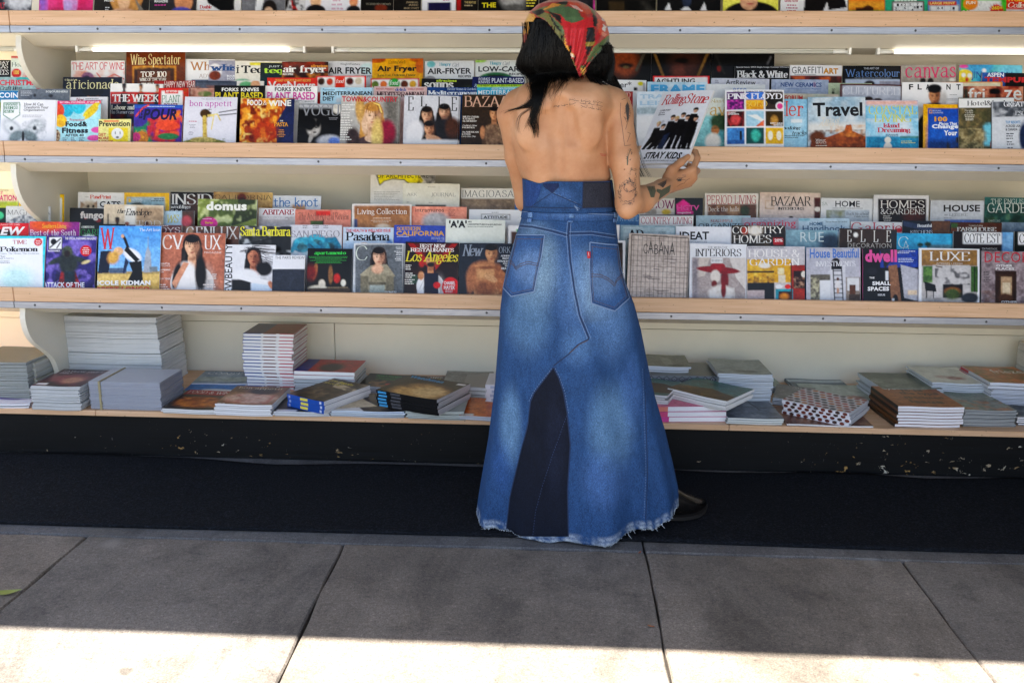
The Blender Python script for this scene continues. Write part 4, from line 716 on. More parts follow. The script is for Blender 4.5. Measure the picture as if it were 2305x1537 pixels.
def fla(c):
    c.bg('e7e5e4').P(1530, 830, 150, 'b88562', '0f0c0c', '3f4440', .95, .3).E(1530, 765, 62, 38, '0c0a0a').E(1530, 905, 70, 18, '2c2420', .6).E(1610, 860, 30, 70, 'b9b5b2', .7)
    for t, x in (('F', 1312), ('L', 1385), ('A', 1455), ('N', 1632), ('T', 1718)): c.T(t, x, x+36, 728, 775, '1a1a1c', 'b')
    c.L(1660, 815, 1765, 1, 'a8a6a6', 8).L(1630, 850, 1770, 2, 'b8b6b6', 7)
mag(1, 1, 'D', 1255, 1775, 712, 'white magazine with spaced black letters and dark haired man', fla, k=2)
mag(1, 1, 'D', 1785, 2300, 745, 'art magazine with red pleats, white lowercase title and man', lambda c: c.bg('b56a50').N('d8a890', .8, 4).N('7d2a22', .8, 16, None, .5, 5).R(1785, 760, 1825, 1000, '3f4438', 30).P(2050, 840, 140, '8f4f36', '140e0c', '2c201c', .8, .3).T('fri', 1822, 1965, 760, 860, 'eeeae4', 'r').T('ze', 2130, 2285, 775, 865, 'eeeae4', 'r'), k=1)
mag(1, 1, 'D', 240, 710, 810, 'art magazine with red capitals under ceramics cover', lambda c: c.bg('c9b9a8').N('8aa39a', .8, 6).T('FORUM', 245, 400, 825, 868, 'c22c30', 'b'))
mag(1, 0, 'C', 800, 1170, 790, 'muted red magazine with pale letters behind the arm', lambda c: c.bg('8f3a38', '7a3030').N('b0645a', .5, 6).T('VANITY FAIR', 830, 1155, 800, 890, 'd8b4a6', 'd'), k=0, back='d8d8da')
def tl(c):
    c.bg('c6d4e0', 'd5dde2').R(1205, 940, 1700, 1000, 'a5b3bd', 40).E(1300, 960, 120, 30, '97a6ad', .7).R(1205, 1000, 1700, 1300, 'dfe3e6', 30).T('TRAVEL+', 1232, 1672, 820, 858, 'a9cbe2', 'b').T('LEISURE', 1232, 1680, 876, 915, 'a9cbe2', 'b')
mag(1, 0, 'C', 1208, 1700, 796, 'icy pale blue travel magazine behind the one being read', tl, k=1)
def cnt(c):
    c.bg('c3c9bf').R(1640, 1000, 2200, 1300, '7fb0b4', 40).E(1930, 1060, 90, 75, '3f5a3c', .4).E(1900, 1180, 70, 50, '5d9aa4', .6).E(1880, 1130, 36, 40, 'a8754a', .4).E(1860, 1225, 65, 70, 'dcd6cc', .4).N('35502f', .7, 9, (1850, 1000, 2010, 1120)).T('Conde Nast', 1660, 1960, 862, 892, 'b09a5a', 'm').T('Traveller', 1660, 2250, 895, 1005, 'c3a158', 'm')
mag(1, 0, 'C', 1640, 2120, 850, 'travel magazine with woman looking over green bay, gold title', cnt, k=0)
def pf(c):
    c.bg('e4e4e8'); cols = [('5a2a6a', 'e0a030', '4a4038'), ('3a0f12', '9fc4dc', '4a3a14'), ('4f86c0', '1f5a5a', 'd8a828')]
    for r_, (ya, yb) in enumerate(((800, 955), (968, 1100), (1112, 1252))):
        for q, (xa, xb) in enumerate(((1982, 2132), (2146, 2300), (2314, 2468))): c.R(xa, ya, xb, yb, cols[r_][q])
    c.N('e05fc0', .8, 30, (1982, 870, 2132, 955)).R(2146, 800, 2300, 870, '4a7ac8').N('c08428', .8, 18, (2146, 900, 2300, 955)).E(2390, 880, 60, 30, '2c2a26').E(2440, 925, 38, 38, 'e8e4e8').E(2440, 925, 26, 26, 'd0508a').E(2055, 1040, 40, 45, 'c8585a', .5).N('e05a5a', .5, 20, (1982, 968, 2132, 1100)).G([(2230, 1100), (2300, 1040), (2300, 1100)], 'd06a4a').G([(2150, 1000), (2240, 1000), (2300, 1045), (2280, 1060)], 'e4ece8').E(2390, 1050, 34, 45, 'b08a4a', .5).R(2090, 1140, 2110, 1240, '20242c').R(1982, 1215, 2132, 1252, '3a6aa0', 10).E(2230, 1180, 40, 50, '4fb0a0', .6).E(2355, 1180, 22, 40, 'e8e0c8').E(2430, 1180, 22, 40, 'e8e0c8')
    c.T('THE ULTIMATE MUSIC GUIDE', 2035, 2460, 792, 806, '6a6a72', 'r').T('PINK FLOYD', 1985, 2462, 812, 865, 'eceaf0', 'D').T('SOLO', 2140, 2330, 880, 930, 'f0d060', 'm').T('CLASSIC', 1990, 2060, 974, 986, 'f0f0f0', 'b').T('INTERVIEWS', 1990, 2085, 988, 1000, 'f0f0f0', 'b').T('EVERY ALBUM', 2355, 2462, 1068, 1080, 'f0f0f0', 'b').T('REVIEWED', 2385, 2462, 1084, 1096, 'f0f0f0', 'b')
mag(1, 0, 'C', 1968, 2478, 782, 'white music guide with nine coloured picture squares', pf, k=3)
def ill(c):
    c.bg('86b4d4', '9cc4dc').N('b4d2e4', .7, 5).T('Traveller', -160, 412, 868, 1000, 'd8402c', 'm').R(305, 1025, 400, 1055, 'd8e0e4').T('making', 215, 385, 1085, 1120, '24303a', 's').T('tracks', 315, 440, 1125, 1160, '24303a', 's').L(250, 1165, 430, 2, '3f5a6a', 9)
mag(1, 0, 'D', 60, 452, 850, 'blue travel magazine with big red letters', ill, k=1)
def trv(c):
    c.bg('8fa9bc', 'c6cfd2').N('e0e2e0', .8, 4, (450, 840, 960, 1080)).R(450, 1060, 960, 1140, 'cfd0cc', 40).G([(620, 1180), (760, 1130), (775, 1080), (820, 1075), (830, 1130), (960, 1190), (960, 1400), (450, 1400), (480, 1200)], '9a5a2e').N('5a3218', .8, 14, (450, 1120, 970, 1400)).N('c98a4a', .7, 10, (640, 1080, 960, 1180)).E(530, 1180, 70, 50, '6a3f1c', .5)
    c.T('Travel', 495, 918, 885, 1005, '1c1f24', 'b').T('Taste of', 570, 730, 1012, 1060, 'e0d8c8', 's').T('America', 540, 710, 1050, 1090, 'e0d8c8', 's').T('Winter', 515, 600, 1196, 1216, 'efe8dc', 'm').T('WAVES', 515, 606, 1218, 1238, 'efe8dc', 'm').L(515, 1250, 660, 1, 'd8cfc0', 10)
mag(1, 0, 'D', 455, 945, 836, 'travel magazine with sandstone butte under cloudy sky', trv, k=2, back='6a7a88')
def coa(c):
    c.bg('7fb8e0', 'a8d0ea').R(950, 860, 1400, 905, 'e6b0a4', 30).N('e8ecf0', .7, 4, (950, 1020, 1440, 1180)).R(950, 1175, 1450, 1400, '3f93b4', 12).N('2f7a9c', .7, 20, (950, 1180, 1450, 1400)).R(1240, 1172, 1450, 1190, '5a8a8a').E(1135, 1205, 28, 28, 'e2dccb').E(1135, 1270, 36, 45, 'd8cfc4').T('COASTAL', 972, 1390, 905, 985, 'd8dc6a', 'd').T('LIVING', 1020, 1340, 985, 1052, 'd8dc6a', 'd').T('Island', 1095, 1240, 1062, 1100, 'c8304a', 'D').T('Dreaming', 1045, 1330, 1098, 1150, 'c8304a', 'D').L(1090, 1155, 1250, 2, '3a6a8a', 8, 'c').L(1250, 1212, 1390, 2, 'd8dc8a', 9)
mag(1, 0, 'D', 945, 1400, 862, 'seaside magazine with blue water and yellow title', coa, k=1)
def ngg(c):
    c.bg('e2a418').R(1478, 930, 1760, 1420, '2a5aa6').R(1478, 1060, 1760, 1420, '2f6ab8', 80).R(1478, 1200, 1760, 1420, '1f4a7c', 60).N('3a3a40', .9, 8, (1640, 1180, 1790, 1420), .4).R(1490, 945, 1516, 975, 'e2a418').R(1495, 950, 1511, 970, '2a5aa6').T('NATIONAL', 1520, 1595, 945, 957, 'e4ecf4', 'm').T('GEOGRAPHIC', 1520, 1612, 962, 975, 'e4ecf4', 'm').T('100', 1535, 1645, 1002, 1045, 'e8a82a', 'B').T('Places That Will', 1575, 1790, 1050, 1076, 'eef2f6', 'b').T('Change', 1512, 1740, 1068, 1115, 'eef2f6', 'B').T('Your Life', 1615, 1820, 1120, 1166, 'eef2f6', 'B')
mag(1, 0, 'D', 1440, 1850, 896, 'blue travel magazine in yellow frame with orange number', ngg, k=2, copies=1, back='e2a418')
def hot(c):
    c.bg('5d5a44').R(1750, 846, 2220, 925, 'e6e5e2').R(1960, 1060, 2220, 1250, '7cc0d4', 30).N('8a7a58', .9, 9, (1750, 930, 1990, 1400)).N('3f4a2a', .8, 7, (1850, 930, 2220, 1080)).N('c0b490', .6, 16, (1750, 1100, 1960, 1400)).E(2025, 1240, 12, 30, '9a4a3a').T('Hotel&Lodge', 1822, 2210, 866, 918, '1c1c1e', 'd').T('Paradis', 1800, 1870, 940, 958, 'eeeade', 'm').T('caches', 1805, 1870, 960, 976, 'eeeade', 'm').L(1790, 985, 1890, 4, 'd8d4c4', 9, 'c')
mag(1, 0, 'D', 1748, 2220, 840, 'hotel magazine with gnarled tree above turquoise sea', hot, k=3)
def gre(c):
    c.bg('c6cad0').R(2030, 880, 2440, 1010, '565a60').N('d6d8dc', .7, 9, (2030, 880, 2440, 1010)).T('GREAT', 2120, 2290, 875, 925, 'e8eaee', 'D').T('ESCAPES', 2215, 2420, 960, 1000, 'd0d4d8', 'D').T('TOP RESORTS', 2135, 2260, 1045, 1070, '3f8ac0', 'b').T('ACROSS USA', 2135, 2260, 1078, 1100, '4a4e56', 'b').T('& CANADA', 2135, 2235, 1108, 1130, '4a4e56', 'b').L(2140, 1150, 2220, 3, '5a5e66', 13).L(2145, 1220, 2210, 2, '5a5e66', 13).L(2150, 1270, 2210, 3, '5a5e66', 13).E(2290, 1180, 40, 120, '2a3a5a', .5)
mag(1, 0, 'D', 2025, 2440, 880, 'grey resort magazine fanned in several copies', gre, k=4, copies=4, back='8a8e96')
# ---------------------------------------------------------------- lower middle shelf, left
mag(2, 3, 'E', -180, 165, 368, 'cream decorating magazine with pink capitals and green meadow', lambda c: c.bg('dccfae').R(-180, 478, 165, 700, '9ab040', 20).N('c8c05a', .7, 12, (-180, 480, 165, 700)).T('Better Homes & Gardens', -140, 80, 370, 388, '8a6f4a', 'm').T('GREAT', -80, 35, 392, 416, 'cf3a78', 'b').T('DECORATION', -150, 150, 420, 472, 'cf3a78', 'b'))
mag(2, 3, 'E', 170, 560, 412, 'yellow framed nature magazine cut off by the bracket', lambda c: c.bg('e8b41c').R(208, 445, 540, 900, 'e6e4de').T('NATIVE', 215, 400, 470, 502, '16161a', 'b').T('MEDICINE', 215, 420, 508, 535, '16161a', 'b'), k=1)
mag(2, 3, 'E', 680, 1080, 400, 'white cat magazine with kitten face and black letters', lambda c: c.bg('ddd9d2').E(775, 540, 75, 70, 'c3b4a0', .4).G([(705, 480), (740, 505), (700, 550)], 'a88f78').G([(850, 470), (810, 500), (850, 550)], 'a88f78').E(770, 520, 12, 14, '2a2420').E(815, 520, 12, 14, '2a2420').N('8a7460', .5, 20, (700, 480, 850, 600)).T('PawPrint', 785, 968, 422, 455, 'd2452c', 'D').R(738, 436, 775, 440, '9a968e').R(978, 436, 1012, 440, '9a968e').T('CATS', 870, 1048, 475, 528, '1a1a1c', 'b'))
mag(2, 3, 'E', 1080, 1472, 402, 'yellow framed nature magazine with pale sky and rounded rocks', lambda c: c.bg('e6ae18').R(1102, 438, 1432, 900, '9fb0b8').R(1102, 470, 1432, 900, '8ba4ac', 40).E(1190, 520, 60, 40, '5d6258', .4).E(1365, 545, 55, 40, '6a665c', .4).T('NATIONAL', 1145, 1235, 450, 468, 'eef0ea', 'm').T('GEOGRAPHIC', 1145, 1235, 470, 488, 'eef0ea', 'm').R(1115, 450, 1138, 484, 'e6ae18').L(1300, 452, 1425, 2, '3a4a50', 10, 'r'), k=1)
mag(2, 3, 'E', 1478, 1850, 396, 'black bridal magazine with big silver capitals', lambda c: c.bg('1a1714').R(1600, 430, 1850, 700, '5a3f30', 60).R(1480, 396, 1850, 415, '0c0b0a').T('INSIDE', 1482, 1930, 410, 505, 'dcdad6', 'd').T('weddings', 1478, 1650, 508, 545, 'e8e6e2', 's').T('594', 1480, 1580, 548, 600, 'e8e6e2', 'r'))
mag(2, 3, 'E', 1850, 2360, 396, 'tan magazine with thin capitals around a small head', lambda c: c.bg('b9986a').N('8a6a42', .6, 6).E(2090, 450, 40, 45, '7a3a22').E(2095, 470, 30, 30, '5a2818').N('d8b47a', .7, 18, (2250, 396, 2360, 480)).T('CALIFORNIA', 1858, 2350, 420, 462, '3a2c1c', 'n'), k=1)
mag(2, 3, 'F', 215, 630, 428, 'pale grey magazine with handwritten blue title', lambda c: c.bg('cfd2d8').R(380, 505, 500, 700, 'b08a6a', 20).N('a89888', .8, 7, (215, 505, 630, 700)).T('the knot', 220, 605, 442, 525, '3a76b4', 'h'), k=0)
mag(2, 3, 'F', 1062, 1620, 190, 'tall cream newspaper with yellow banner under the shelf', lambda c: c.bg('d6d2c8').G([(1110, 190), (1440, 190), (1520, 300), (1500, 320), (1390, 320), (1350, 290), (1250, 282), (1180, 300), (1140, 335)], 'e0d020').Ln([(1110, 240), (1140, 335), (1180, 300), (1250, 282), (1350, 290), (1390, 320)], 8, '1c1c1a').G([(1440, 190), (1610, 190), (1625, 300), (1560, 335)], '9a9894').N('3a3836', .8, 24, (1440, 240, 1620, 335)).T('OF ARCHITECTURE', 1115, 1560, 238, 275, '2a2a20', 'r').L(1090, 390, 1320, 6, 'b8b4aa', 9))
mag(2, 3, 'F', 1330, 1822, 322, 'cream journal with widely spaced small capitals', lambda c: c.bg('dcd8c4').R(1440, 505, 1705, 700, '5a5046').T('ARK', 1368, 1452, 404, 430, '5a5648', 'n').T('JOURNAL', 1575, 1785, 402, 436, '5a5648', 'n').L(1545, 350, 1615, 1, 'b4b0a0', 8).L(1365, 482, 1400, 1, 'a8a494', 7).L(1555, 484, 1590, 1, 'a8a494', 7), k=2)
mag(2, 3, 'F', 1830, 2315, 362, 'magazine with white banner and long thin capitals over brown sky', lambda c: c.bg('8f7f6e', '5a4a40').R(1830, 362, 2315, 452, 'e4dfd2').N('a8947c', .6, 5, (1830, 455, 2315, 900)).T('IMAGIOASA', 1845, 2290, 380, 440, '3a3630', 'n'))
mag(2, 3, 'G', 155, 560, 268, 'blue magazine with small copper marks beside corset', lambda c: c.bg('4a7fb2').E(200, 365, 12, 14, 'c98a4a').R(190, 405, 210, 425, 'c98a4a').R(190, 432, 210, 452, 'd8b88a').R(190, 460, 210, 485, 'e4dcd0'), k=1)
# third row
mag(2, 2, 'E', -190, 65, 530, 'dark green magazine with mint disc at the left edge', lambda c: c.bg('1f3a30').E(5, 598, 32, 32, '4fae84'))
mag(2, 2, 'E', 65, 445, 518, 'misty grey magazine with mountain and thin capitals', lambda c: c.bg('bcbec0').G([(65, 660), (150, 610), (230, 590), (330, 625), (445, 660), (445, 800), (65, 800)], '6c7078').N('dfe2e6', .7, 20, (65, 595, 445, 700)).T('MAGNOLIA', 80, 440, 548, 592, '4a4c50', 'n'), k=1)
mag(2, 2, 'E', 605, 1010, 535, 'black magazine with silvery bubble letters', lambda c: c.bg('201d1c', '3a3532').T('fungo', 695, 895, 562, 642, 'cfc6be', 'B').E(740, 620, 10, 10, 'b04a4a').E(850, 640, 22, 16, '8f3a3a'))
mag(2, 2, 'E', 900, 1412, 505, 'beige magazine with curling black script title', lambda c: c.bg('c9b8a2', 'b8a288').R(1080, 515, 1180, 800, 'ddd6ca', 20).R(1175, 530, 1412, 800, 'a58f78', 30).R(930, 585, 942, 680, '4a4640').P(1015, 640, 50, '5a3a2c', '15100e', '2c3a30', .7, .3).T('the', 1015, 1085, 540, 580, '26221e', 's').T('Envelope', 1085, 1310, 540, 612, '26221e', 's').T('TOD', 1180, 1390, 640, 690, 'd8d2c8', 'n').E(1265, 665, 22, 18, '5a3a2c').E(1100, 668, 20, 16, '8a5a48'), k=2)
mag(2, 2, 'E', 1412, 1690, 558, 'pale blue magazine with dark strip and pink figure', lambda c: c.bg('a6bccb').R(1580, 558, 1690, 900, '5a4238').E(1620, 650, 45, 50, 'b85a62', .5).T('WS', 1450, 1555, 590, 660, 'bcb86a', 's'))
mag(2, 2, 'E', 1715, 2225, 458, 'shiny green wrapped magazine with fat white lowercase title', lambda c: c.bg('7f8a4c').G([(1715, 640), (1900, 458), (2225, 458), (2000, 700), (1715, 700)], '5d6a38').G([(2060, 458), (2225, 458), (2225, 620), (2000, 690)], '3f4a26').N('c9d0a4', .6, 9, None, .55).E(1810, 665, 72, 52, 'c03a86').T('domus', 1785, 2135, 478, 555, 'eeeee6', 'B').L(1755, 625, 1860, 1, 'e4b8d4', 8).T('Starter', 1775, 1845, 650, 670, 'e8c030', 'b'), k=3)
mag(2, 2, 'F', 85, 405, 535, 'white architecture magazine with dark red slab capitals', lambda c: c.bg('d5d3d6').R(85, 600, 405, 800, 'a9a3a4', 20).T('ABITARE', 115, 392, 545, 592, '9a2a38', 'D').L(120, 600, 390, 3, 'e4e2e4', 8))
mag(2, 2, 'F', 410, 890, 548, 'salmon magazine with red block and thin dark title', lambda c: c.bg('cf8474').R(588, 560, 712, 598, 'cf3a2a').R(540, 642, 645, 680, '5a6a3a').R(645, 630, 655, 690, '2a2420').T('The Architectural Review', 440, 872, 572, 635, '4a2a2a', 'n'), k=1)
mag(2, 2, 'F', 900, 1412, 500, 'white bordered brown magazine with white serif title', lambda c: c.bg('dcd9d6').R(918, 515, 1398, 900, 'a57a54').R(918, 515, 1398, 600, '8f6844', 40).R(915, 630, 945, 720, '4a5a80', 10).T('Living Collection', 945, 1370, 540, 600, 'efe8de', 'm').L(1070, 618, 1240, 1, 'e4cfb8', 9, 'c').L(1050, 638, 1250, 2, 'd8bca0', 9, 'c').E(1165, 700, 60, 30, 'e4c8b0', .5), k=2)
mag(2, 2, 'F', 1410, 1885, 522, 'coral magazine with silver haired head and slim title', lambda c: c.bg('e28f7c').E(1620, 650, 115, 80, 'b8b4b4', .4).N('8a8688', .6, 16, (1500, 575, 1750, 720)).T('intramuros', 1440, 1690, 536, 568, '7a4438', 'r').L(1730, 545, 1790, 6, 'a85a4a', 7), k=1, back='b8403a')
mag(2, 2, 'F', 1905, 2400, 548, 'white magazine with black boxed capitals', lambda c: c.bg('e6e6e8').R(2008, 588, 2262, 636, '2a2a2e').R(2013, 593, 2257, 631, 'e8e8ea').T('ATTITUDE', 2030, 2238, 602, 625, '1f1f22', 'b').L(2100, 570, 2170, 1, 'a8a8ac', 8), k=0)
# second row
mag(2, 1, 'E', -170, 258, 662, 'bright red magazine with huge white letters', lambda c: c.bg('c3202e').E(20, 745, 120, 30, '3a1a14', .4).T('CREW', -150, 225, 695, 768, 'f0e8e8', 'I').T("Drew's Annual Gift Guide", -60, 180, 666, 684, 'f0c8c8', 'm').R(-170, 770, 258, 900, '7a3a20'))
mag(2, 1, 'E', 262, 690, 652, 'purple and orange magazine with yellow and white serif titles', lambda c: c.bg('8a3a86', '6a2a78').E(400, 680, 170, 60, 'd8642a', .8).T('Southern Living', 370, 578, 672, 715, 'f0cc2a', 'm').T('Best of the South', 270, 660, 722, 772, 'f0e6ee', 'm'), k=1)
mag(2, 1, 'E', 692, 1090, 670, 'dark garden magazine with green serif capitals', lambda c: c.bg('16201a').T('COUNTRY DOG', 705, 818, 688, 706, 'd8ded6', 'D').T('GARDENS', 700, 1010, 715, 770, '2f8a4a', 'm').E(770, 775, 50, 14, 'e0e4e0', .5))
mag(2, 1, 'E', 1100, 1580, 680, 'plum coloured magazine with large grey serif letters', lambda c: c.bg('6d4a4c').R(1180, 680, 1240, 700, 'd8d4d4').L(1250, 684, 1560, 1, 'c8b8b4', 9).T('GOODYS', 1180, 1570, 700, 750, 'd0c4c2', 'd'))
mag(2, 1, 'E', 1590, 2075, 690, 'brown magazine with tall silver serif title', lambda c: c.bg('5a3f36').R(1620, 695, 1680, 900, '9a8470', 20).N('8a6a54', .6, 6).T('GENLUX', 1615, 2065, 692, 805, 'd0ccc8', 'd'), k=1)
mag(2, 1, 'E', 2075, 2520, 690, 'black and white photo magazine with ragged yellow title', lambda c: c.bg('4a4a4a').N('c8c8c8', .9, 7, None, .5).N('1a1a1a', .9, 9, None, .55, 3).G([(2330, 700), (2520, 690), (2520, 900), (2360, 900)], '2a2a2c').Ln([(2080, 860), (2520, 760)], 12, '121212').T('Santa Barbara', 2080, 2518, 692, 778, 'e6dc32', 'D'), k=2)
def sdi(c):
    c.bg('c0c0c8', 'b4b4be')
    for a, b, r_ in ((470, 850, 85), (590, 830, 90), (700, 860, 90)): c.E(a, b, r_, r_*.8, '1f6a80').E(a, b+12, r_*.55, r_*.42, '10323e')
    c.Ln([(380, 900), (430, 820), (520, 800), (600, 870), (700, 930)], 40, '2a86a0').Ln([(500, 830), (580, 780), (650, 800), (690, 880)], 40, '2f8fa8').Ln([(640, 900), (680, 820), (750, 800), (790, 870)], 36, '1f7a94').N('7cc4d0', .35, 10, (370, 770, 800, 960)).T('SAN DIEGO', 372, 792, 728, 788, '8a8a94', 'd').L(470, 686, 520, 2, '7a7a84', 9, 'c').L(555, 686, 620, 2, '7a7a84', 9, 'c').L(650, 686, 700, 2, '7a7a84', 9, 'c')
mag(2, 1, 'F', 365, 812, 680, 'grey city magazine with knotted teal rings', sdi, k=1)
mag(2, 1, 'F', 818, 1255, 700, 'ice blue city magazine with heavy black title', lambda c: c.bg('b4c4da', 'c4d0e0').E(880, 860, 60, 40, '9ab0cc', .5).E(1000, 850, 40, 20, 'c89a7a').E(1220, 860, 30, 60, '6a88b4', .5).T('THE HEALTH & WELLNESS ISSUE', 842, 1228, 714, 740, 'c8303c', 'b').T('Pasadena', 840, 1226, 740, 818, '101014', 'D'))
mag(2, 1, 'F', 1258, 1700, 684, 'royal blue magazine with gold slab capitals', lambda c: c.bg('3b55a2', '3a5aaa').T('SOUTHERN', 1280, 1488, 696, 728, 'd8a03a', 'D').T('CALIFORNIA', 1275, 1692, 732, 775, 'd8a03a', 'b').L(1280, 778, 1440, 1, 'c8d0e8', 8).T('DISCOVER THE', 1580, 1694, 786, 805, 'dfe4f0', 'm').T('COAST', 1630, 1694, 810, 826, 'dfe4f0', 'm'), k=1)
mag(2, 1, 'F', 1702, 2215, 632, 'mint white magazine with bold quoted capitals', lambda c: c.bg('d6dcd0', 'cfd6cc').T("'A'A'", 1728, 1882, 642, 705, '1c1c1c', 'B').T('462', 1892, 1925, 646, 658, '2a2a2a', 'b').T("L'ARCHITECTURE D'AUJOURD'HUI", 1890, 2180, 668, 686, '2a2a2a', 'b').L(1890, 692, 2130, 1, '8a8e86', 8), k=2)
mag(2, 1, 'G', 92, 480, 648, 'white magazine with brown picture and green stroke', lambda c: c.bg('e4e4e6').R(115, 698, 480, 900, '5a4236').G([(158, 680), (175, 675), (200, 720), (180, 745)], '2f9a58'), k=0)
# front row
mag(2, 0, 'E', -60, 402, 776, 'white magazine with turquoise border, red seal and bold black title', lambda c: c.bg('3fc3d6').R(-48, 796, 378, 1300, 'e4e8f2').E(150, 1150, 160, 110, 'b9dfe0', .8).E(338, 828, 34, 34, 'cf3038').T('TIME', 122, 242, 810, 845, 'b83a3a', 'd').T('Pokemon', 10, 340, 868, 912, '15161c', 'D').T('The Games, The Shows, The Evolution', -40, 348, 920, 936, '8a8e9a', 'm').T('Plus:', 0, 60, 945, 957, '3a3c44', 'm').T('Made in America', 0, 132, 962, 974, '3a3c44', 'm').L(0, 990, 110, 2, '9a9ea8', 9).L(315, 815, 362, 3, 'f0d8d8', 9, 'c'), k=1, back='3fc3d6')
def war(c):
    c.bg('4a3f86', '2f2860').N('8a7ac0', .8, 5, None, .45).G([(500, 1240), (540, 1080), (660, 1080), (720, 1240)], 'a02c34').E(600, 1010, 85, 95, '3c4440', .4).E(590, 910, 48, 50, '57604f', .4).E(590, 930, 26, 30, '3a2420', .5).E(700, 980, 70, 22, '3f4a48', .5, 20).E(490, 990, 70, 22, '3f4a48', .5, -25).R(565, 1080, 660, 1180, '27404e', 16).N('1f2430', .6, 12, (480, 880, 760, 1240)).E(750, 1000, 40, 14, 'c8b890', .5, -20)
    c.R(425, 780, 548, 895, '121216').R(432, 787, 541, 888, 'e6e6ea').E(470, 825, 26, 26, '121216').Ln([(440, 875), (530, 800)], 12, '121216').Ln([(500, 880), (530, 830)], 10, '121216').E(748, 902, 48, 48, 'c42a34').L(715, 875, 782, 4, 'f0d8d8', 10, 'c').T('THE OFFICIAL WARHAMMER MAGAZINE', 570, 830, 785, 808, 'dcd8e8', 'b').T('WARHAMMER', 420, 530, 898, 912, 'e4e0ea', 'D').T('ATTACK OF THE', 385, 738, 1175, 1220, 'f0eef4', 'b').T('GREENSKINS', 390, 738, 1228, 1270, 'f0eef4', 'b')
mag(2, 0, 'E', 415, 838, 776, 'violet war game magazine with armoured figure and red disc', war, k=0, back='2f2860')
def wmg(c):
    c.bg('5a94dc', '9cc0ea').R(845, 1095, 1500, 1300, 'cdae74').R(845, 1080, 1500, 1105, 'a8946a').R(780, 1180, 1500, 1300, 'b89a60', 30).G([(875, 905), (968, 900), (945, 1095), (850, 1095)], '1f2a42').G([(1265, 920), (1285, 860), (1310, 920), (1320, 1090), (1245, 1090)], '9aa0aa').R(1284, 780, 1290, 870, '8a94a4').R(950, 1050, 1100, 1095, '5a6a80').R(1300, 1040, 1370, 1085, '7a848c').Ln([(1065, 770), (1085, 800), (1115, 880)], 24, '1c1a1e').E(1065, 775, 14, 16, 'd8a888').E(1150, 940, 85, 50, 'e6e4e6', .3, 30).G([(1100, 860), (1215, 980), (1180, 1000), (1080, 900)], '1c1a1e').E(1030, 905, 42, 36, 'd8a888').E(985, 960, 50, 60, 'c89a58', .5, 30).G([(1120, 1000), (1230, 990), (1245, 1200), (1090, 1200), (1150, 1080)], '191718').G([(1090, 960), (1120, 1000), (1080, 1100), (1065, 1095)], '2c3a5c')
    c.T('W', 870, 1000, 700, 890, 'cf2a30', 'd').T('The Art Issue', 1212, 1392, 708, 735, 'f0f2f6', 'm').T('NICOLE KIDMAN', 792, 1308, 1158, 1200, 'f2f0ee', 'B').T('ROBERT LONGO', 785, 1300, 1212, 1250, 'd02a2c', 'B')
mag(2, 0, 'E', 862, 1402, 688, 'blue sky fashion magazine with dancer bending backwards and tall red letter', wmg, k=2, back='8a7a58')
def cvl(c):
    c.bg('a9705c', 'b07a66').P(1665, 865, 185, 'd2a186', '1c1412', 'e4dedc', 1.0, 2.6).E(1600, 1150, 110, 150, 'e6e0de', .3, 12).E(1740, 1100, 50, 150, '1f1614', .4).E(1530, 1120, 34, 120, '20161a', .4, 12).G([(1590, 1000), (1640, 1010), (1520, 1230), (1490, 1180)], 'c89078')
    c.T('CV', 1405, 1590, 765, 890, 'f0e8e4', 'd').T('UX', 1770, 1918, 765, 895, 'f0e8e4', 'd').T('MAGAZINE', 1772, 1920, 908, 926, 'f0e0d8', 'l').T('BEAUTY &', 1392, 1470, 1006, 1020, 'f0e4de', 'b').T('WELLNESS', 1390, 1475, 1024, 1038, 'f0e4de', 'l').T('HAPPENING', 1380, 1475, 1060, 1074, 'f0e4de', 'b').T('NOW', 1378, 1420, 1080, 1092, 'f0e4de', 'b').T('NEW YEAR', 1372, 1475, 1136, 1152, 'f0e4de', 'r').L(1365, 1190, 1470, 3, 'f0e0d8', 12).T('2025', 1840, 1880, 1100, 1112, 'f0e4de', 'b').T('LUXURY', 1810, 1878, 1116, 1130, 'f0e4de', 'b').T('AWARDS', 1800, 1876, 1134, 1148, 'f0e4de', 'b').L(1760, 1190, 1870, 2, 'f0e0d8', 12, 'r').T('NURSE', 1730, 1860, 1238, 1262, 'f0e8e4', 'b')
mag(2, 0, 'E', 1400, 1955, 748, 'terracotta magazine with smiling long haired woman in white jacket', cvl, k=1, back='b8b0ac')
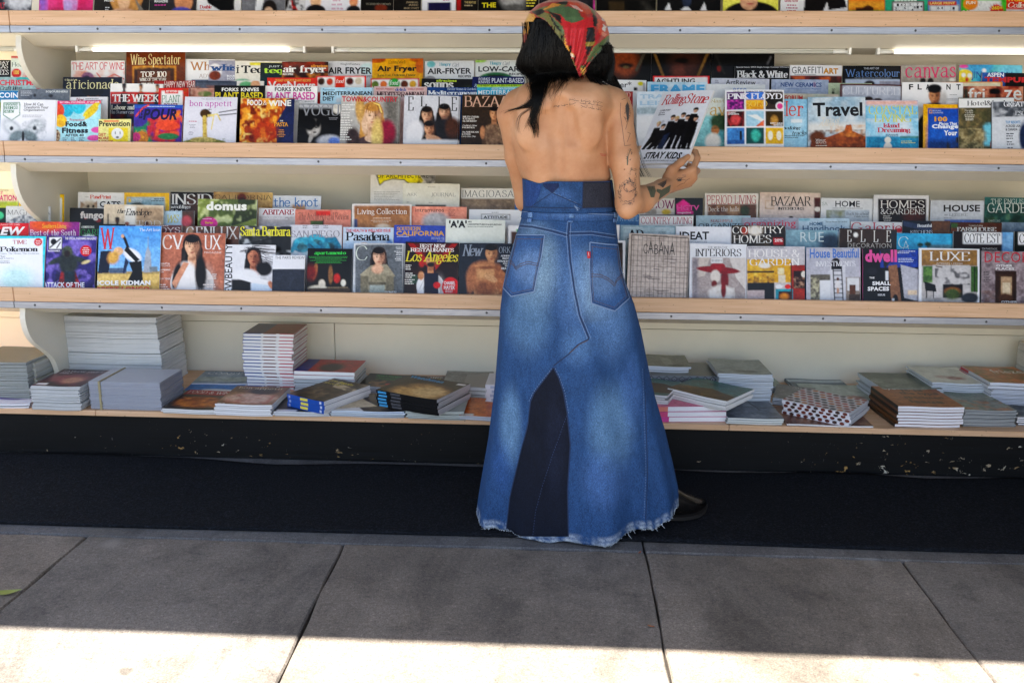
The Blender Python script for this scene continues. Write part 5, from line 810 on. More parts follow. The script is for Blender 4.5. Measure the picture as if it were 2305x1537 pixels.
def nwb(c):
    c.bg('d6d6dc').P(2200, 960, 150, 'b9826a', '171314', 'dcdce0', 1.0, 2.2)
    for k in range(60):
        a = nrg.uniform(-2.6, .9); r_ = nrg.uniform(100, 210); w1 = nrg.uniform(-25, 25); c.Ln([(2190, 940), (2190+math.cos(a)*r_*.4+w1, 930+math.sin(a)*r_*.35), (2215+math.cos(a)*r_*.7-w1, 950+math.sin(a)*r_*.5+10), (2240+math.cos(a)*r_, 970+math.sin(a)*r_*.55)], 3.2, '1f191a')
    c.E(2198, 962, 44, 62, 'b9826a').E(2224, 970, 26, 58, '6a4030', 1., a=.8).E(2180, 955, 8, 4, '1a1010').E(2214, 955, 8, 4, '1a1010').Ln([(2168, 944), (2190, 942)], 4, '2a1a16').Ln([(2206, 942), (2226, 944)], 4, '2a1a16').Ln([(2199, 960), (2201, 982)], 4, '7a4a3a').E(2200, 1000, 15, 6, '7a3030').E(2290, 1060, 70, 60, '1a1516', .3).E(2130, 1130, 120, 70, 'dedee2', .3).R(2010, 1150, 2180, 1300, '1f1d20', 14).R(2180, 1180, 2420, 1300, 'c4d4ea', 20).Ln([(2060, 1120), (2200, 1160), (2320, 1180)], 44, 'e2e2e6').E(2350, 1200, 22, 40, 'b9826a', .4, -30)
    c.TV('NEWBEAUTY', 1950, 2018, 845, 1330, '1a1a1e', 'r')
mag(2, 0, 'E', 1958, 2390, 852, 'white beauty magazine with windblown hair and sideways black title', nwb, k=2)
mag(2, 0, 'F', 215, 492, 942, 'small literary review, white above and slate below', lambda c: c.bg('dcdce2').R(200, 1062, 520, 1400, '3a3f4c').T('THE PARIS REVIEW', 235, 486, 950, 975, '26262c', 'l'), k=3, hfix=.205, back='3a3f4c')
def apa(c):
    c.bg('10120f').N('2a1c14', .8, 5, (500, 1000, 900, 1300)).E(575, 1080, 20, 70, 'a87a50', .4, 10).E(710, 1110, 20, 80, '8a6844', .4).E(765, 1140, 28, 40, 'c0342a', .5).E(540, 1090, 50, 70, '7a1f1c', .7).E(635, 1190, 30, 40, 'd8cdbc', .4).E(600, 1225, 80, 26, 'cfc4b2', .4).E(820, 1180, 22, 30, 'dcd4c4', .4).R(690, 1215, 860, 1235, '8a7a64').R(520, 1225, 880, 1260, '5a4a3c', 8)
    c.T('apartamento', 568, 842, 908, 942, '35d04a', 'D').L(520, 950, 860, 6, '2a9a3a', 7, 'c')
mag(2, 0, 'F', 512, 898, 882, 'black interiors magazine with green title and bathing figures', apa, k=1, back='10120f')
def cmg(c):
    c.bg('dcdfe2').R(925, 850, 1332, 1300, '767a7e').R(925, 850, 1332, 1300, '686c70', 200).P(1130, 955, 150, 'd2a48c', '221814', '8a8478', .85, 1.7).G([(965, 1110), (1060, 1030), (1200, 1020), (1270, 1120), (1240, 1140), (1130, 1110), (1000, 1135)], '98917f').E(1118, 1060, 50, 40, 'd2a48c', .4).R(1045, 1110, 1195, 1300, '8c8674', 8).R(1040, 1175, 1190, 1200, '6f6a5c').R(970, 1120, 1040, 1300, '7d7767', 8).R(1200, 1120, 1258, 1300, '7d7767', 8).R(1050, 1200, 1180, 1300, '9aa09a', 8)
    c.T('C', 928, 1032, 858, 985, 'cfd8cc', 'n').T('CASSANDRA', 940, 1070, 848, 858, '8a8e90', 'l').L(1255, 870, 1328, 2, 'e6e8ea', 9, 'r').L(1260, 905, 1328, 3, 'e6e8ea', 9, 'r').L(1260, 955, 1325, 3, 'e6e8ea', 9, 'r').T('DOWER', 1180, 1285, 1252, 1275, 'e0e4e6', 'D')
mag(2, 0, 'F', 912, 1342, 836, 'grey magazine with woman in wide collared stone coat', cmg, k=1, copies=1, back='c8ccd0')
def lam(c):
    c.bg('2a0f0c').G([(1370, 840), (1800, 840), (1590, 1100)], 'a3241a').G([(1420, 840), (1750, 840), (1590, 1030)], '6a1410').N('4a2a1a', .6, 7, (1340, 1020, 1820, 1300)).R(1390, 1110, 1460, 1190, '3f5a4a').P(1570, 985, 130, 'c28e6c', '1c120e', 'e2e0e2', .9, .25).R(1515, 1095, 1640, 1300, '1c2440').R(1535, 1040, 1545, 1100, '1c2440').R(1600, 1040, 1610, 1100, '1c2440').E(1490, 1120, 26, 38, 'c28e6c', .4).E(1628, 1200, 32, 28, 'c4242a').E(1570, 1022, 34, 22, '2a1a14', .5).E(1745, 1215, 75, 85, 'c92028').E(1495, 1010, 24, 34, 'b02a22', .5)
    c.T('BEST NEW', 1475, 1700, 842, 876, 'f2ece6', 'D').T('RESTAURANTS', 1395, 1772, 878, 912, 'f2ece6', 'D').T('Los Angeles', 1352, 1812, 905, 1020, 'e6d430', 's').L(1355, 1025, 1420, 3, 'e8e4dc', 11).L(1355, 1095, 1440, 3, 'e8e4dc', 11).L(1350, 1150, 1440, 3, 'e8e4dc', 11).T('CHARBEL', 1688, 1785, 1165, 1195, 'f4ecec', 'b').T('HAYEK', 1688, 1785, 1202, 1235, 'f4ecec', 'b').L(1700, 1240, 1780, 2, 'f0d0d0', 9)
mag(2, 0, 'F', 1352, 1815, 828, 'dark red city magazine with yellow script title and aproned cook', lam, k=0, back='2a0f0c')
def nym(c):
    c.bg('2c3542', '232b36').P(2100, 930, 150, 'b98a68', '16110f', 'b98a68', 1.05, .25).E(2035, 1130, 150, 140, 'b07e5c', .25).E(2035, 1090, 100, 60, 'c4946e', .6).E(1930, 1150, 40, 130, 'a87656', .4, 8).E(2170, 1140, 40, 120, 'a06e4e', .4, -6).E(2050, 1230, 90, 60, '8f6244', .5).E(2095, 1140, 60, 26, 'c89a76', .4, 25).E(2060, 1050, 90, 14, '8f6244', .8)
    c.T('New', 1848, 2032, 848, 950, '8f99a8', 's').T('ORK', 2165, 2268, 870, 925, '8f99a8', 'd').T('ADRIEN', 2180, 2262, 940, 956, 'e8eaee', 'D').T('BRODY', 2195, 2262, 962, 978, 'e8eaee', 'D').T('STRAIGHT', 2152, 2262, 986, 1002, 'e8eaee', 'D').T('FROM', 2200, 2262, 1008, 1022, 'e8eaee', 'D').T('THE', 2215, 2262, 1028, 1042, 'e8eaee', 'D').T('HEART', 2185, 2262, 1048, 1066, 'e8eaee', 'D')
mag(2, 0, 'F', 1825, 2285, 838, 'navy city magazine with bare chested man holding his chest', nym, k=1, back='232b36')
# ---------------------------------------------------------------- lower middle shelf, right of the reader
mag(2, 3, 'G', 1255, 1535, 412, 'cream magazine with plum capitals by the elbow', lambda c: c.bg('c8c0b8').T('GLOW', 1260, 1530, 425, 500, '7f2a58', 'd').R(1275, 505, 1370, 700, '9a948c').E(1455, 530, 40, 26, 'c8a840', .5))
mag(2, 3, 'G', 1535, 1778, 408, 'black magazine with hot pink house emblem', lambda c: c.bg('201f22').G([(1545, 465), (1608, 420), (1668, 465), (1668, 520), (1692, 520), (1692, 548), (1550, 548)], 'd22a86').T('HGTV', 1552, 1745, 470, 515, 'e04a98', 'b').T('magazine', 1555, 1675, 526, 546, 'e8c8d8', 'b'), k=1)
mag(2, 3, 'G', 1798, 2258, 368, 'cream country house magazine with red serif title', lambda c: c.bg('d5ccc0').R(1818, 462, 2240, 900, '6a4a38').N('b89a7a', .7, 6, (1818, 462, 2100, 900)).T('PERIOD LIVING', 1812, 2238, 385, 462, 'b02430', 'm').T('Deck the halls', 1820, 2090, 482, 525, 'dcd4c8', 'm').E(2140, 520, 40, 45, '3f4a30', .5))
mag(2, 3, 'H', 35, 555, 358, 'blush pink interiors magazine with tall thin capitals', lambda c: c.bg('cdb5a6', 'c4bfc4').R(78, 425, 155, 500, 'b89a80').R(84, 431, 149, 494, 'cdb8aa').R(500, 400, 555, 900, '5a2c22').E(530, 500, 30, 20, 'd8cfc4').E(300, 590, 24, 30, '3a2a24').T('BAZAAR', 128, 475, 392, 475, '1f1a18', 'd').T('INTERIEURS', 188, 412, 484, 508, '2a2422', 'D'))
mag(2, 3, 'H', 558, 1022, 408, 'white home magazine with garden picture and thin black capitals', lambda c: c.bg('cfcfce').R(600, 508, 972, 900, 'a8b0b8').N('7a7a4a', .8, 7, (600, 508, 760, 900)).T('HOME', 678, 888, 430, 482, '1c1c1e', 'r').L(630, 490, 940, 1, '8a8a8a', 8, 'c').T('Back to school', 775, 965, 525, 552, '2a2c30', 'm').T('Family havens', 840, 965, 556, 572, '2a2c30', 'm').T('SA', 565, 612, 440, 470, '8a9a8a', 'm'))
mag(2, 3, 'H', 1012, 1488, 380, 'dark brown home magazine in white border', lambda c: c.bg('cfccca').R(1048, 412, 1462, 900, '2a1812').E(1350, 560, 90, 60, '5a2a18', .8).T('HOMES', 1070, 1448, 425, 492, 'e0dad2', 'm').T('&GARDENS', 1070, 1448, 498, 545, 'e0dad2', 'm').T('STYLE AT', 1092, 1152, 556, 566, 'e0dad2', 'b').L(1085, 572, 1170, 3, 'c8c0b8', 8, 'c'), k=1)
mag(2, 3, 'H', 1500, 1965, 425, 'pale grey magazine with bold black capitals and blue strip', lambda c: c.bg('bfc0c2').R(1620, 590, 1928, 900, '5a72a8').T('HOUSE', 1612, 1922, 462, 522, '26221f', 'b').T('AND', 1618, 1648, 545, 555, '6a6a6c', 'r').T('LEISURE', 1662, 1815, 536, 560, '6a6a6c', 'm').L(1615, 572, 1720, 1, '9a9a9c', 8))
mag(2, 3, 'H', 1962, 2440, 400, 'green garden magazine with pale serif capitals', lambda c: c.bg('3f6a66', '2c4a34').N('1f3424', .8, 7, (1962, 460, 2440, 900)).N('8a9a6a', .4, 9, (1962, 540, 2440, 900)).T('THE ENGLISH', 2015, 2330, 412, 455, 'd8dcd0', 'm').T('GARDEN', 1985, 2390, 448, 532, 'd8dcd0', 'm').T('CAMELLIAS', 1992, 2095, 592, 610, 'd0d8c8', 'm'), k=1)
mag(2, 2, 'G', 1010, 1222, 548, 'steel blue country magazine with pale capitals below the elbow', lambda c: c.bg('4f7498').T('COUNTRY LIFE', 900, 1215, 562, 608, '9ab4cc', 'm'))
mag(2, 2, 'G', 1228, 1692, 548, 'white country magazine with crimson serif title', lambda c: c.bg('dcd8d8').N('4a5a38', .9, 8, (1228, 645, 1692, 900)).R(1228, 548, 1692, 562, '3a3a3c', 4).T('COUNTRY LIVING', 1240, 1680, 572, 632, 'b22244', 'm'), k=1)
mag(2, 2, 'G', 1720, 2190, 560, 'blue grey home magazine with slim black capitals', lambda c: c.bg('9db0ba').T('REAL', 1845, 1920, 594, 618, '8a3a3a', 'r').T('SIMPLE', 1922, 2035, 594, 618, 'c05a4a', 'l').T('ORGANIZE', 1738, 2110, 628, 664, '1c2226', 'l'))
mag(2, 2, 'H', -110, 372, 575, 'grey home magazine with coral lowercase title', lambda c: c.bg('9b9ba6').T('organizing', -95, 348, 596, 668, 'd0455a', 'r').L(0, 580, 130, 1, 'c8c8ce', 8), k=1)
mag(2, 2, 'H', 375, 810, 578, 'pale blue home handbook with navy lowercase letters', lambda c: c.bg('a9bccb').R(375, 578, 470, 600, '7aa0b0', 10).T('HOME', 468, 585, 610, 640, '2a5a80', 'b').T('Handbook', 408, 775, 640, 690, '26567c', 'r').T('Better Homes & Gardens', 605, 790, 602, 616, '2a2c30', 'm'))
mag(2, 2, 'H', 812, 1262, 610, 'off white magazine with big red serif letters', lambda c: c.bg('c6c6c8').T('Galerie', 815, 1255, 615, 700, 'b83040', 'm').E(1230, 680, 30, 20, 'b83040'))
mag(2, 2, 'H', 1265, 1670, 600, 'dark kitchen magazine curling at its top', lambda c: c.bg('1c2230').R(1510, 600, 1670, 800, '6a4a2c', 20).G([(1265, 600), (1510, 650), (1510, 700), (1265, 640)], '3a4862').T('Beautiful', 1390, 1515, 628, 655, 'e0e4ea', 'D').T('KITCHENS', 1330, 1520, 680, 710, 'd0d6de', 'd'), k=1)
mag(2, 2, 'H', 1672, 2110, 615, 'brown farmhouse magazine with white slab capitals', lambda c: c.bg('5a3420').N('8a5a34', .6, 6).R(1672, 622, 1730, 660, '4a6a3a', 10).T('Country Living', 1825, 1945, 632, 652, 'e0d4c4', 'm').T('FARMHOUSE', 1722, 2062, 655, 692, 'ece6dc', 'D'))
mag(2, 2, 'H', 2112, 2520, 615, 'grey blue magazine at the right edge', lambda c: c.bg('5a6876').N('8a98a4', .7, 5))
mag(2, 1, 'G', 985, 1055, 640, 'thin white magazine edge beside the denim hip', lambda c: c.bg('d8d4d6'), k=1)
mag(2, 1, 'G', 1060, 1535, 645, 'grey blue design magazine with heavy serif initials', lambda c: c.bg('8fa3ae').R(1085, 665, 1520, 900, 'a3b4bc').T('AD', 1118, 1262, 682, 770, '20242a', 'D').T('AD100', 1385, 1452, 694, 718, '5a6a78', 'm').L(1085, 660, 1250, 1, 'd8e0e4', 7).L(1360, 665, 1500, 1, 'd8e0e4', 7))
mag(2, 1, 'G', 1545, 2028, 655, 'white magazine with geometric bold black capitals', lambda c: c.bg('d8dbe6').T('IDEAT', 1575, 1830, 698, 768, '121216', 'b').T('CONTEMPORARY LIFE', 1580, 1812, 780, 794, '8a90a0', 'l').R(1720, 808, 1990, 900, '6a6a74'), k=1)
mag(2, 1, 'G', 2028, 2490, 645, 'dark festive home magazine with white capitals and red tag', lambda c: c.bg('2a2422').E(2140, 690, 30, 34, 'a83a24', .5).N('7a6a50', .6, 6).E(2230, 690, 60, 40, 'd8d0c4', .6).T('COUNTRY', 2032, 2480, 652, 716, 'e6e2dc', 'd').T('HOMES', 2040, 2370, 728, 798, 'e6e2dc', 'd').R(2385, 755, 2470, 815, 'b0202c').T('20%', 2395, 2465, 762, 790, 'f0e4e4', 'b').T('& Interiors', 2040, 2140, 804, 822, 'd8d4cc', 'm'), k=2)
mag(2, 1, 'H', 262, 708, 680, 'dusky blue magazine with thin pale title', lambda c: c.bg('7f9aa6', '6d8a98').E(640, 780, 100, 70, '33475a', .7).T('RUE', 385, 585, 698, 782, 'c4d2d6', 'l'))
mag(2, 1, 'H', 715, 1205, 670, 'dark brown interiors magazine with spaced white serif capitals', lambda c: c.bg('453427', '3a2c22').R(1150, 690, 1205, 900, '2a3038', 20).T('E', 778, 818, 682, 782, 'd8d4ce', 'd').T('L', 895, 938, 682, 782, 'd8d4ce', 'd').T('L', 1005, 1048, 682, 782, 'd8d4ce', 'd').T('E', 1115, 1155, 682, 782, 'd8d4ce', 'd').E(853, 722, 20, 20, 'e4e2de').T('DECORATION', 785, 1158, 792, 832, 'b8b0a6', 'l'), k=1)
mag(2, 1, 'H', 1208, 1695, 708, 'bright blue sky magazine with two palm trees', lambda c: c.bg('3f9cc6', '6ab4d0').R(1480, 805, 1695, 900, '6a8a94', 12).E(1415, 805, 26, 18, '2f4a30', .6).E(1480, 800, 30, 20, '2f4a30', .6).R(1412, 810, 1418, 840, '4a4438').R(1478, 808, 1484, 840, '4a4438').T('C', 1222, 1315, 735, 835, 'c4dce4', 'n').T('A', 1260, 1320, 770, 850, 'c4dce4', 'n'))
def cot(c):
    c.bg('2a1a1c').R(2108, 690, 2210, 900, '6a94c0', 20).N('9ab8d4', .5, 6, (2108, 690, 2210, 900))
    x = c.x0+80; c.R(x, 700, x+335, 800, 'dcdcde').T('COTE EST', x+12, x+322, 710, 790, '18181a', 'd').T('EN PARTAGE', x+165, x+295, 832, 848, 'd8d4d0', 'm')
mag(2, 1, 'H', 1690, 2205, 695, 'dark magazine with white title plate and blue edge', cot, k=1)
mag(2, 1, 'H', 2215, 2720, 695, 'dark magazine with white title plate at the right margin', lambda c: c.bg('1c2422').R(2245, 700, 2600, 805, 'dcdcde').T('COTE SUD', 2255, 2590, 712, 792, '18181a', 'd'), k=0)
# front row right
mag(2, 0, 'G', 700, 1108, 775, 'white edged dark magazine mostly behind the skirt', lambda c: c.bg('d8d8dc').R(720, 795, 1085, 1300, '2a1c16').N('5a4030', .7, 9, (720, 795, 1085, 1300)), k=0)
def cab(c):
    c.bg('b9aca4'); r = np.random.default_rng(5)
    for k in range(60):
        yy = r.uniform(725, 1270); xx = r.uniform(1150, 1560); c.Ln([(xx, yy), (xx+r.uniform(20, 120), yy+r.uniform(-2, 2))], r.uniform(2, 6), ('8f847e', 'cfc4bc', '5a5458')[k % 3])
    for k in range(13):
        xx = 1160+k*37; c.Ln([(xx, 740), (xx-4, 1280)], 3.5, '4a4648')
    for k in range(12): c.Ln([(1145, 775+k*45), (1640, 780+k*45)], 3, '6a6466')
    c.Ln([(1142, 732), (1632, 748), (1626, 1400), (1134, 1400), (1142, 732)], 7, '2c2422')
    c.T('C', 1245, 1282, 808, 892, '22201f', 'h').T('A', 1285, 1330, 782, 892, '22201f', 'h').T('B', 1338, 1372, 812, 895, '22201f', 'h').T('A', 1376, 1420, 785, 898, '22201f', 'h').T('N', 1425, 1462, 815, 900, '22201f', 'h').T('A', 1470, 1516, 788, 902, '22201f', 'h')
mag(2, 0, 'G', 1118, 1642, 722, 'large woven linen textured magazine with dark frame line', cab, k=2, rot=-1.5, back='b9aca4')
def wi(c):
    c.bg('dcdde4').R(1680, 925, 2140, 1300, 'a49a98').G([(1740, 925), (1830, 925), (1790, 1080), (1700, 1100)], 'c3b8b0').G([(2000, 925), (2140, 925), (2140, 1200), (2060, 1100)], 'cdc5c0').R(1680, 925, 1730, 1300, '8a8488', 30).E(1905, 1030, 185, 30, '8c1f2c', .15, 4).E(1900, 1000, 65, 34, '9a2230').E(1880, 1085, 42, 55, 'd8cdc4', .3).E(1960, 1120, 34, 90, '7f1c26', .4).E(1870, 1150, 24, 30, '7a2020', .4).E(1930, 1230, 110, 70, 'd4ccc6', .3).N('f0ece6', .5, 16, (1830, 1180, 2050, 1300)).E(1950, 1200, 22, 70, '7f1c26', .4).R(1842, 930, 1942, 972, 'e6e6e8')
    for k in range(14): c.R(1848+k*6.5, 938, 1850.5+k*6.5, 962, '2a2a2e')
    c.T('THE WORLD OF', 1815, 1985, 826, 846, '6a6c74', 'd').T('INTERIORS', 1706, 2105, 848, 915, '1a1a20', 'd')
mag(2, 0, 'G', 1660, 2152, 806, 'white interiors magazine with figure in wide red hat', wi, k=1, back='d0d0d4')
def hg(c):
    c.bg('b9b6bc', 'b8b0a8').R(-70, 930, 305, 1130, 'c99a2a').R(-70, 1130, 160, 1400, '20242c').R(305, 980, 440, 1400, '9a3624').R(325, 1030, 425, 1180, '3a1c18').R(190, 1005, 245, 1060, 'd8c8a0').R(195, 1065, 255, 1130, 'cfc4b0').R(170, 1185, 320, 1300, '2f94a4').R(195, 1205, 300, 1300, '3a2a20').E(245, 1250, 40, 30, 'd88a2a', .6).N('e8c878', .4, 14, (-70, 930, 160, 1130)).E(80, 985, 50, 22, 'e0d8cc', .5).R(-70, 1030, 160, 1045, '3a2c1c').N('2c2420', .7, 22, (-70, 1070, 160, 1130)).E(415, 1060, 24, 28, 'd8d0c4').R(300, 960, 312, 1400, '5a2018').N('c8a890', .6, 30, (325, 1080, 425, 1180)).E(200, 1165, 30, 18, 'd8d8dc').E(275, 1165, 26, 20, 'c8302a').R(-70, 1195, 75, 1280, 'b8a8a8')
    c.T('HOUSE &', -60, 378, 848, 915, 'efecea', 'd').T('GARDEN', -50, 378, 920, 985, 'efecea', 'd').L(-60, 826, 370, 1, '6a6a70', 8)
mag(2, 0, 'H', -72, 425, 820, 'interiors magazine with yellow kitchen and red dresser', hg, k=2, back='a8a4a8')
def hb(c):
    c.bg('a9a9b4', 'bdbcc4').R(470, 1060, 640, 1300, '6a665e').N('c8c4a8', .7, 20, (470, 1080, 550, 1300)).R(550, 1110, 640, 1300, 'd4d6dc').R(640, 980, 770, 1300, 'c6c6ce').R(775, 1085, 900, 1300, '8a8078').R(785, 1090, 890, 1200, 'cfd0d4').R(805, 1150, 858, 1230, '6a4a38').R(800, 1230, 900, 1300, '5a4c44').R(650, 985, 742, 1018, '17171c').E(690, 960, 38, 40, '2a2226')
    for x in (665, 738): c.Ln([(x, 1010), (x+12, 1300)], 9, '16161c')
    for k in range(7): c.Ln([(668+k*1.5, 1030+k*38), (742+k*1.5, 1030+k*38)], 7, '16161c')
    c.E(705, 1150, 24, 40, 'd4d0d2', .4).E(705, 1100, 12, 14, '5a3a2a').E(705, 1200, 10, 26, 'b8907a', .4)
    c.T('House Beautiful', 468, 890, 838, 920, '4f7ac8', 'b').T('INVESTMENTS', 515, 860, 945, 992, 'e6e6ea', 'd')
mag(2, 0, 'H', 438, 905, 830, 'pale interiors magazine with black ladder and blue title', hb, k=1, back='4f7ac8')
def dw(c):
    c.bg('1c1c20').R(1070, 845, 1460, 1000, '2f4c94').G([(1070, 845), (1250, 845), (1110, 1010)], '3a3a40').G([(1140, 985), (1215, 975), (1250, 1300), (1165, 1300)], '8a6a54').R(1115, 1030, 1140, 1110, 'd4d8de').G([(1245, 975), (1440, 1030), (1440, 1300), (1275, 1260)], 'a9a9b2').R(1305, 1195, 1385, 1235, 'd0b8a0').E(1200, 1270, 22, 40, '16161a').R(1170, 1265, 1190, 1300, 'd8dce0').E(1000, 1030, 40, 30, '2c2c34', .6)
    c.T('dwell', 940, 1215, 848, 955, 'e0529c', 'B').L(1220, 858, 1375, 2, 'c8d0e8', 9).L(1225, 920, 1380, 3, 'c8d0e8', 9).T('THE', 975, 1020, 1080, 1096, 'e8e8ea', 'b').T('SMALL', 1000, 1158, 1118, 1152, 'eeeef0', 'B').T('SPACES', 960, 1145, 1164, 1200, 'eeeef0', 'B').T('ISSUE', 1048, 1110, 1226, 1242, 'e8e8ea', 'b')
mag(2, 0, 'H', 922, 1398, 845, 'dark modern home magazine with pink lowercase title and pink spine', dw, k=2, back='d860a0')
def lux(c):
    c.bg('e2e4ea').R(1418, 850, 1895, 1300, 'a9a5a4').R(1418, 850, 1895, 985, '8f7348').N('b8945c', .5, 6, (1418, 850, 1895, 985)).R(1510, 980, 1830, 1260, 'b7b4b4').N('4a4a4e', .8, 11, (1530, 1010, 1830, 1150), .55).R(1430, 990, 1510, 1130, '4a6a3a').N('7a9a5a', .7, 16, (1430, 990, 1510, 1130)).R(1840, 990, 1900, 1210, '4a6a3a').R(1868, 990, 1876, 1210, '1c1c1c').R(1598, 1145, 1770, 1260, '1f1512').E(1680, 1205, 60, 30, 'c8702a', .8).E(1680, 1225, 70, 50, '4a5a2a', .6).G([(1440, 1120), (1535, 1150), (1545, 1210), (1450, 1200)], '151517').R(1455, 1200, 1465, 1290, '151517').R(1515, 1205, 1523, 1290, '151517').E(1830, 1260, 75, 45, '3a4048', .3).R(1430, 1262, 1600, 1300, '9a9898').Ln([(1668, 870), (1668, 1010)], 5, '1c1814').Ln([(1540, 990), (1590, 1000)], 9, '5a4020')
    c.T('LUXE', 1485, 1835, 865, 945, 'e8e6e4', 'd').T('INTERIORS + DESIGN', 1545, 1765, 960, 974, 'd8d4d0', 'l')
mag(2, 0, 'H', 1398, 1915, 838, 'white bordered interiors magazine with marble fireplace', lux, k=3, back='e2e4ea')
def dec(c):
    c.bg('8d8285').N('6a5e62', .8, 8).N('aaa0a2', .6, 18).R(2045, 1030, 2230, 1400, '3f281c').R(2080, 1060, 2200, 1400, '4f3626').R(2095, 1080, 2190, 1240, 'a89078').R(2110, 1130, 2175, 1230, 'c4b49c').E(2130, 1260, 60, 40, '5a3c2a', .6).N('7a5a4a', .6, 10, (1925, 1200, 2050, 1400))
    c.T('DECOR', 1955, 2340, 868, 958, 'c41f34', 'l').T('OTHER', 2055, 2195, 976, 996, 'e6e4e4', 'b').T('PLACES', 2050, 2210, 1002, 1022, 'e6e4e4', 'b').T('OTHER', 2098, 2238, 1286, 1306, 'e6e4e4', 'b').L(1945, 1035, 2010, 7, '3a3438', 9)
mag(2, 0, 'H', 1928, 2420, 862, 'stone wall magazine with wooden doorway and red capitals', dec, k=1)
# ---------------------------------------------------------------- top shelf: only the feet of these show
def low(x0, x1, label, art, k=0):
    Yb = SH[0]['Y']+ROWDY[0]; h_ = .275
    # hang the cover from where its top edge would be
    le = LEAN[0]; n = np.array([0, -math.cos(le), math.sin(le)]); up = np.array([0, math.sin(le), math.cos(le)]); top = np.array([0, Yb, BASEZ[0][0]])+up*h_
    y = float(project(np.array([0., top[1], top[2]]))[1])
    mag(0, 0, 'N', x0, x1, y, label, art, k=k)
low(-40, 76, 'black magazine with pale cat like fur at top left', lambda c: c.bg('0e0e10').E(45, 0, 30, 24, 'b8b8ba', .6).N('dcdcde', .6, 20, (10, -20, 76, 26)).T('CULT', -8, 14, 8, 22, 'b0202a', 'b').T('DES', -10, 18, 26, 40, 'b0202a', 'b'))
low(93, 213, 'hot pink magazine with lilac figure and purple spine', lambda c: c.bg('d0306a').R(90, -200, 110, 80, '7a6ab8').R(110, 20, 213, 60, 'b02056').E(160, 5, 16, 40, 'b8a0d0').N('e05a90', .6, 6), 1)
low(217, 340, 'dark magazine with blonde long haired woman', lambda c: c.bg('3a3632').E(285, -20, 40, 60, 'b98a58').E(280, 0, 14, 26, 'd8a888').E(278, 32, 28, 12, 'd4a286').G([(300, -10), (335, 40), (320, 40)], '8a8278').T('MUSIC', 236, 258, -2, 6, 'd8d8d8', 'b').L(238, 18, 250, 4, 'd0d0d0', 3), 0)
low(342, 446, 'charcoal poster magazine with blue shorts', lambda c: c.bg('3f3d40').E(415, 5, 20, 25, 'c08a6a').E(410, 28, 22, 10, '5a5aa0').T('POSTER', 350, 376, -6, 0, 'e8e8e8', 'b').T('MAGAZINE', 350, 380, 2, 8, 'e8e8e8', 'b').L(350, 12, 378, 1, 'c03a8a', 4), 1)
low(448, 546, 'white magazine with black jacket and red words', lambda c: c.bg('d8d6d4').G([(465, 0), (545, -10), (540, 24), (500, 28), (470, 10)], '141416').E(536, 12, 8, 22, 'd8d4d0').T('Double', 451, 478, 14, 22, 'c02028', 'D').T('Take', 451, 484, 25, 33, 'c02028', 'D'), 0)
low(548, 645, 'grey magazine with pale diagonal sleeve', lambda c: c.bg('77777a').G([(582, -20), (600, -20), (588, 30), (575, 28)], 'd8d8d8').E(608, 22, 16, 20, '2a2220').E(606, 30, 10, 12, 'c8a48c'), 1)
low(640, 692, 'magazine with dark haired youth beside red and white stripes', lambda c: c.bg('c4c2c2').E(640, 0, 12, 26, '2a211f').G([(655, -10), (672, 26), (660, 30)], 'b03030').N('2c2c30', .8, 6, (650, -50, 692, 40), .5), 0)
low(692, 815, 'pale pink magazine with two boyish figures', lambda c: c.bg('dcdce0', 'd8d4dc').E(712, 5, 12, 16, 'd8a888').E(712, 26, 22, 14, '1c1c20').E(797, 6, 10, 12, 'c88a6a').E(798, -4, 12, 6, 'b83050').E(796, 26, 16, 12, '26262c').L(745, 0, 775, 4, 'd8b4c4', 6, 'c'), 1)
low(816, 888, 'black magazine with faint gold subtitle line', lambda c: c.bg('1a1614').T('THE BRIAN JONES COMPANION', 824, 880, 9, 14, 'c0b49a', 'n').E(858, 20, 14, 8, '7a3a20'), 0)
low(889, 950, 'brown black magazine with stacked cream capitals', lambda c: c.bg('1e1a16').T('JEAN MICHEL', 915, 942, 6, 10, 'c8b088', 'm').T('JARRE', 920, 942, 12, 16, 'c8b088', 'm').T('MANIC STREET', 910, 944, 19, 23, 'c8b088', 'm'), 1)
low(953, 1029, 'white magazine with navy rectangle', lambda c: c.bg('dddbe0').R(964, 8, 1016, 40, '221c4c').L(998, 2, 1014, 1, 'c07a9a', 3), 0)
low(1030, 1078, 'dark magazine with small tan capitals and red edge', lambda c: c.bg('1c1815').R(1028, -50, 1038, 40, '9a2020').T('THE BEATLES', 1046, 1072, 6, 11, 'b09a60', 'b').L(1046, 14, 1072, 1, 'a09070', 4), 1)
low(1079, 1214, 'black magazine with yellow capitals and grey face', lambda c: c.bg('141414').T('THE', 1085, 1117, 8, 19, 'e6d41e', 'b').E(1155, -5, 30, 30, '9a9896', .5).E(1160, 20, 26, 8, '6a6866', .6).L(1185, 2, 1210, 3, 'd8c840', 4), 0)
low(1216, 1341, 'dark photo magazine with magenta edge', lambda c: c.bg('25232a').R(1336, -80, 1341, 60, 'd04a9a').N('5a545c', .7, 6), 1)
low(1344, 1477, 'black magazine with brown and grey patches', lambda c: c.bg('171513').R(1370, 5, 1405, 40, '4a3c24').N('6a665f', .6, 7, (1440, -20, 1477, 40)), 0)
low(1480, 1622, 'black and white band magazine with dark boots', lambda c: c.bg('1b1a1d').G([(1495, 26), (1505, 8), (1510, 26)], 'd8d8dc').G([(1530, 26), (1545, 15), (1556, 26)], 'd8d8dc').G([(1575, 26), (1585, 8), (1590, 26)], 'd8d8dc').E(1545, 5, 10, 14, '3a4458'), 1)
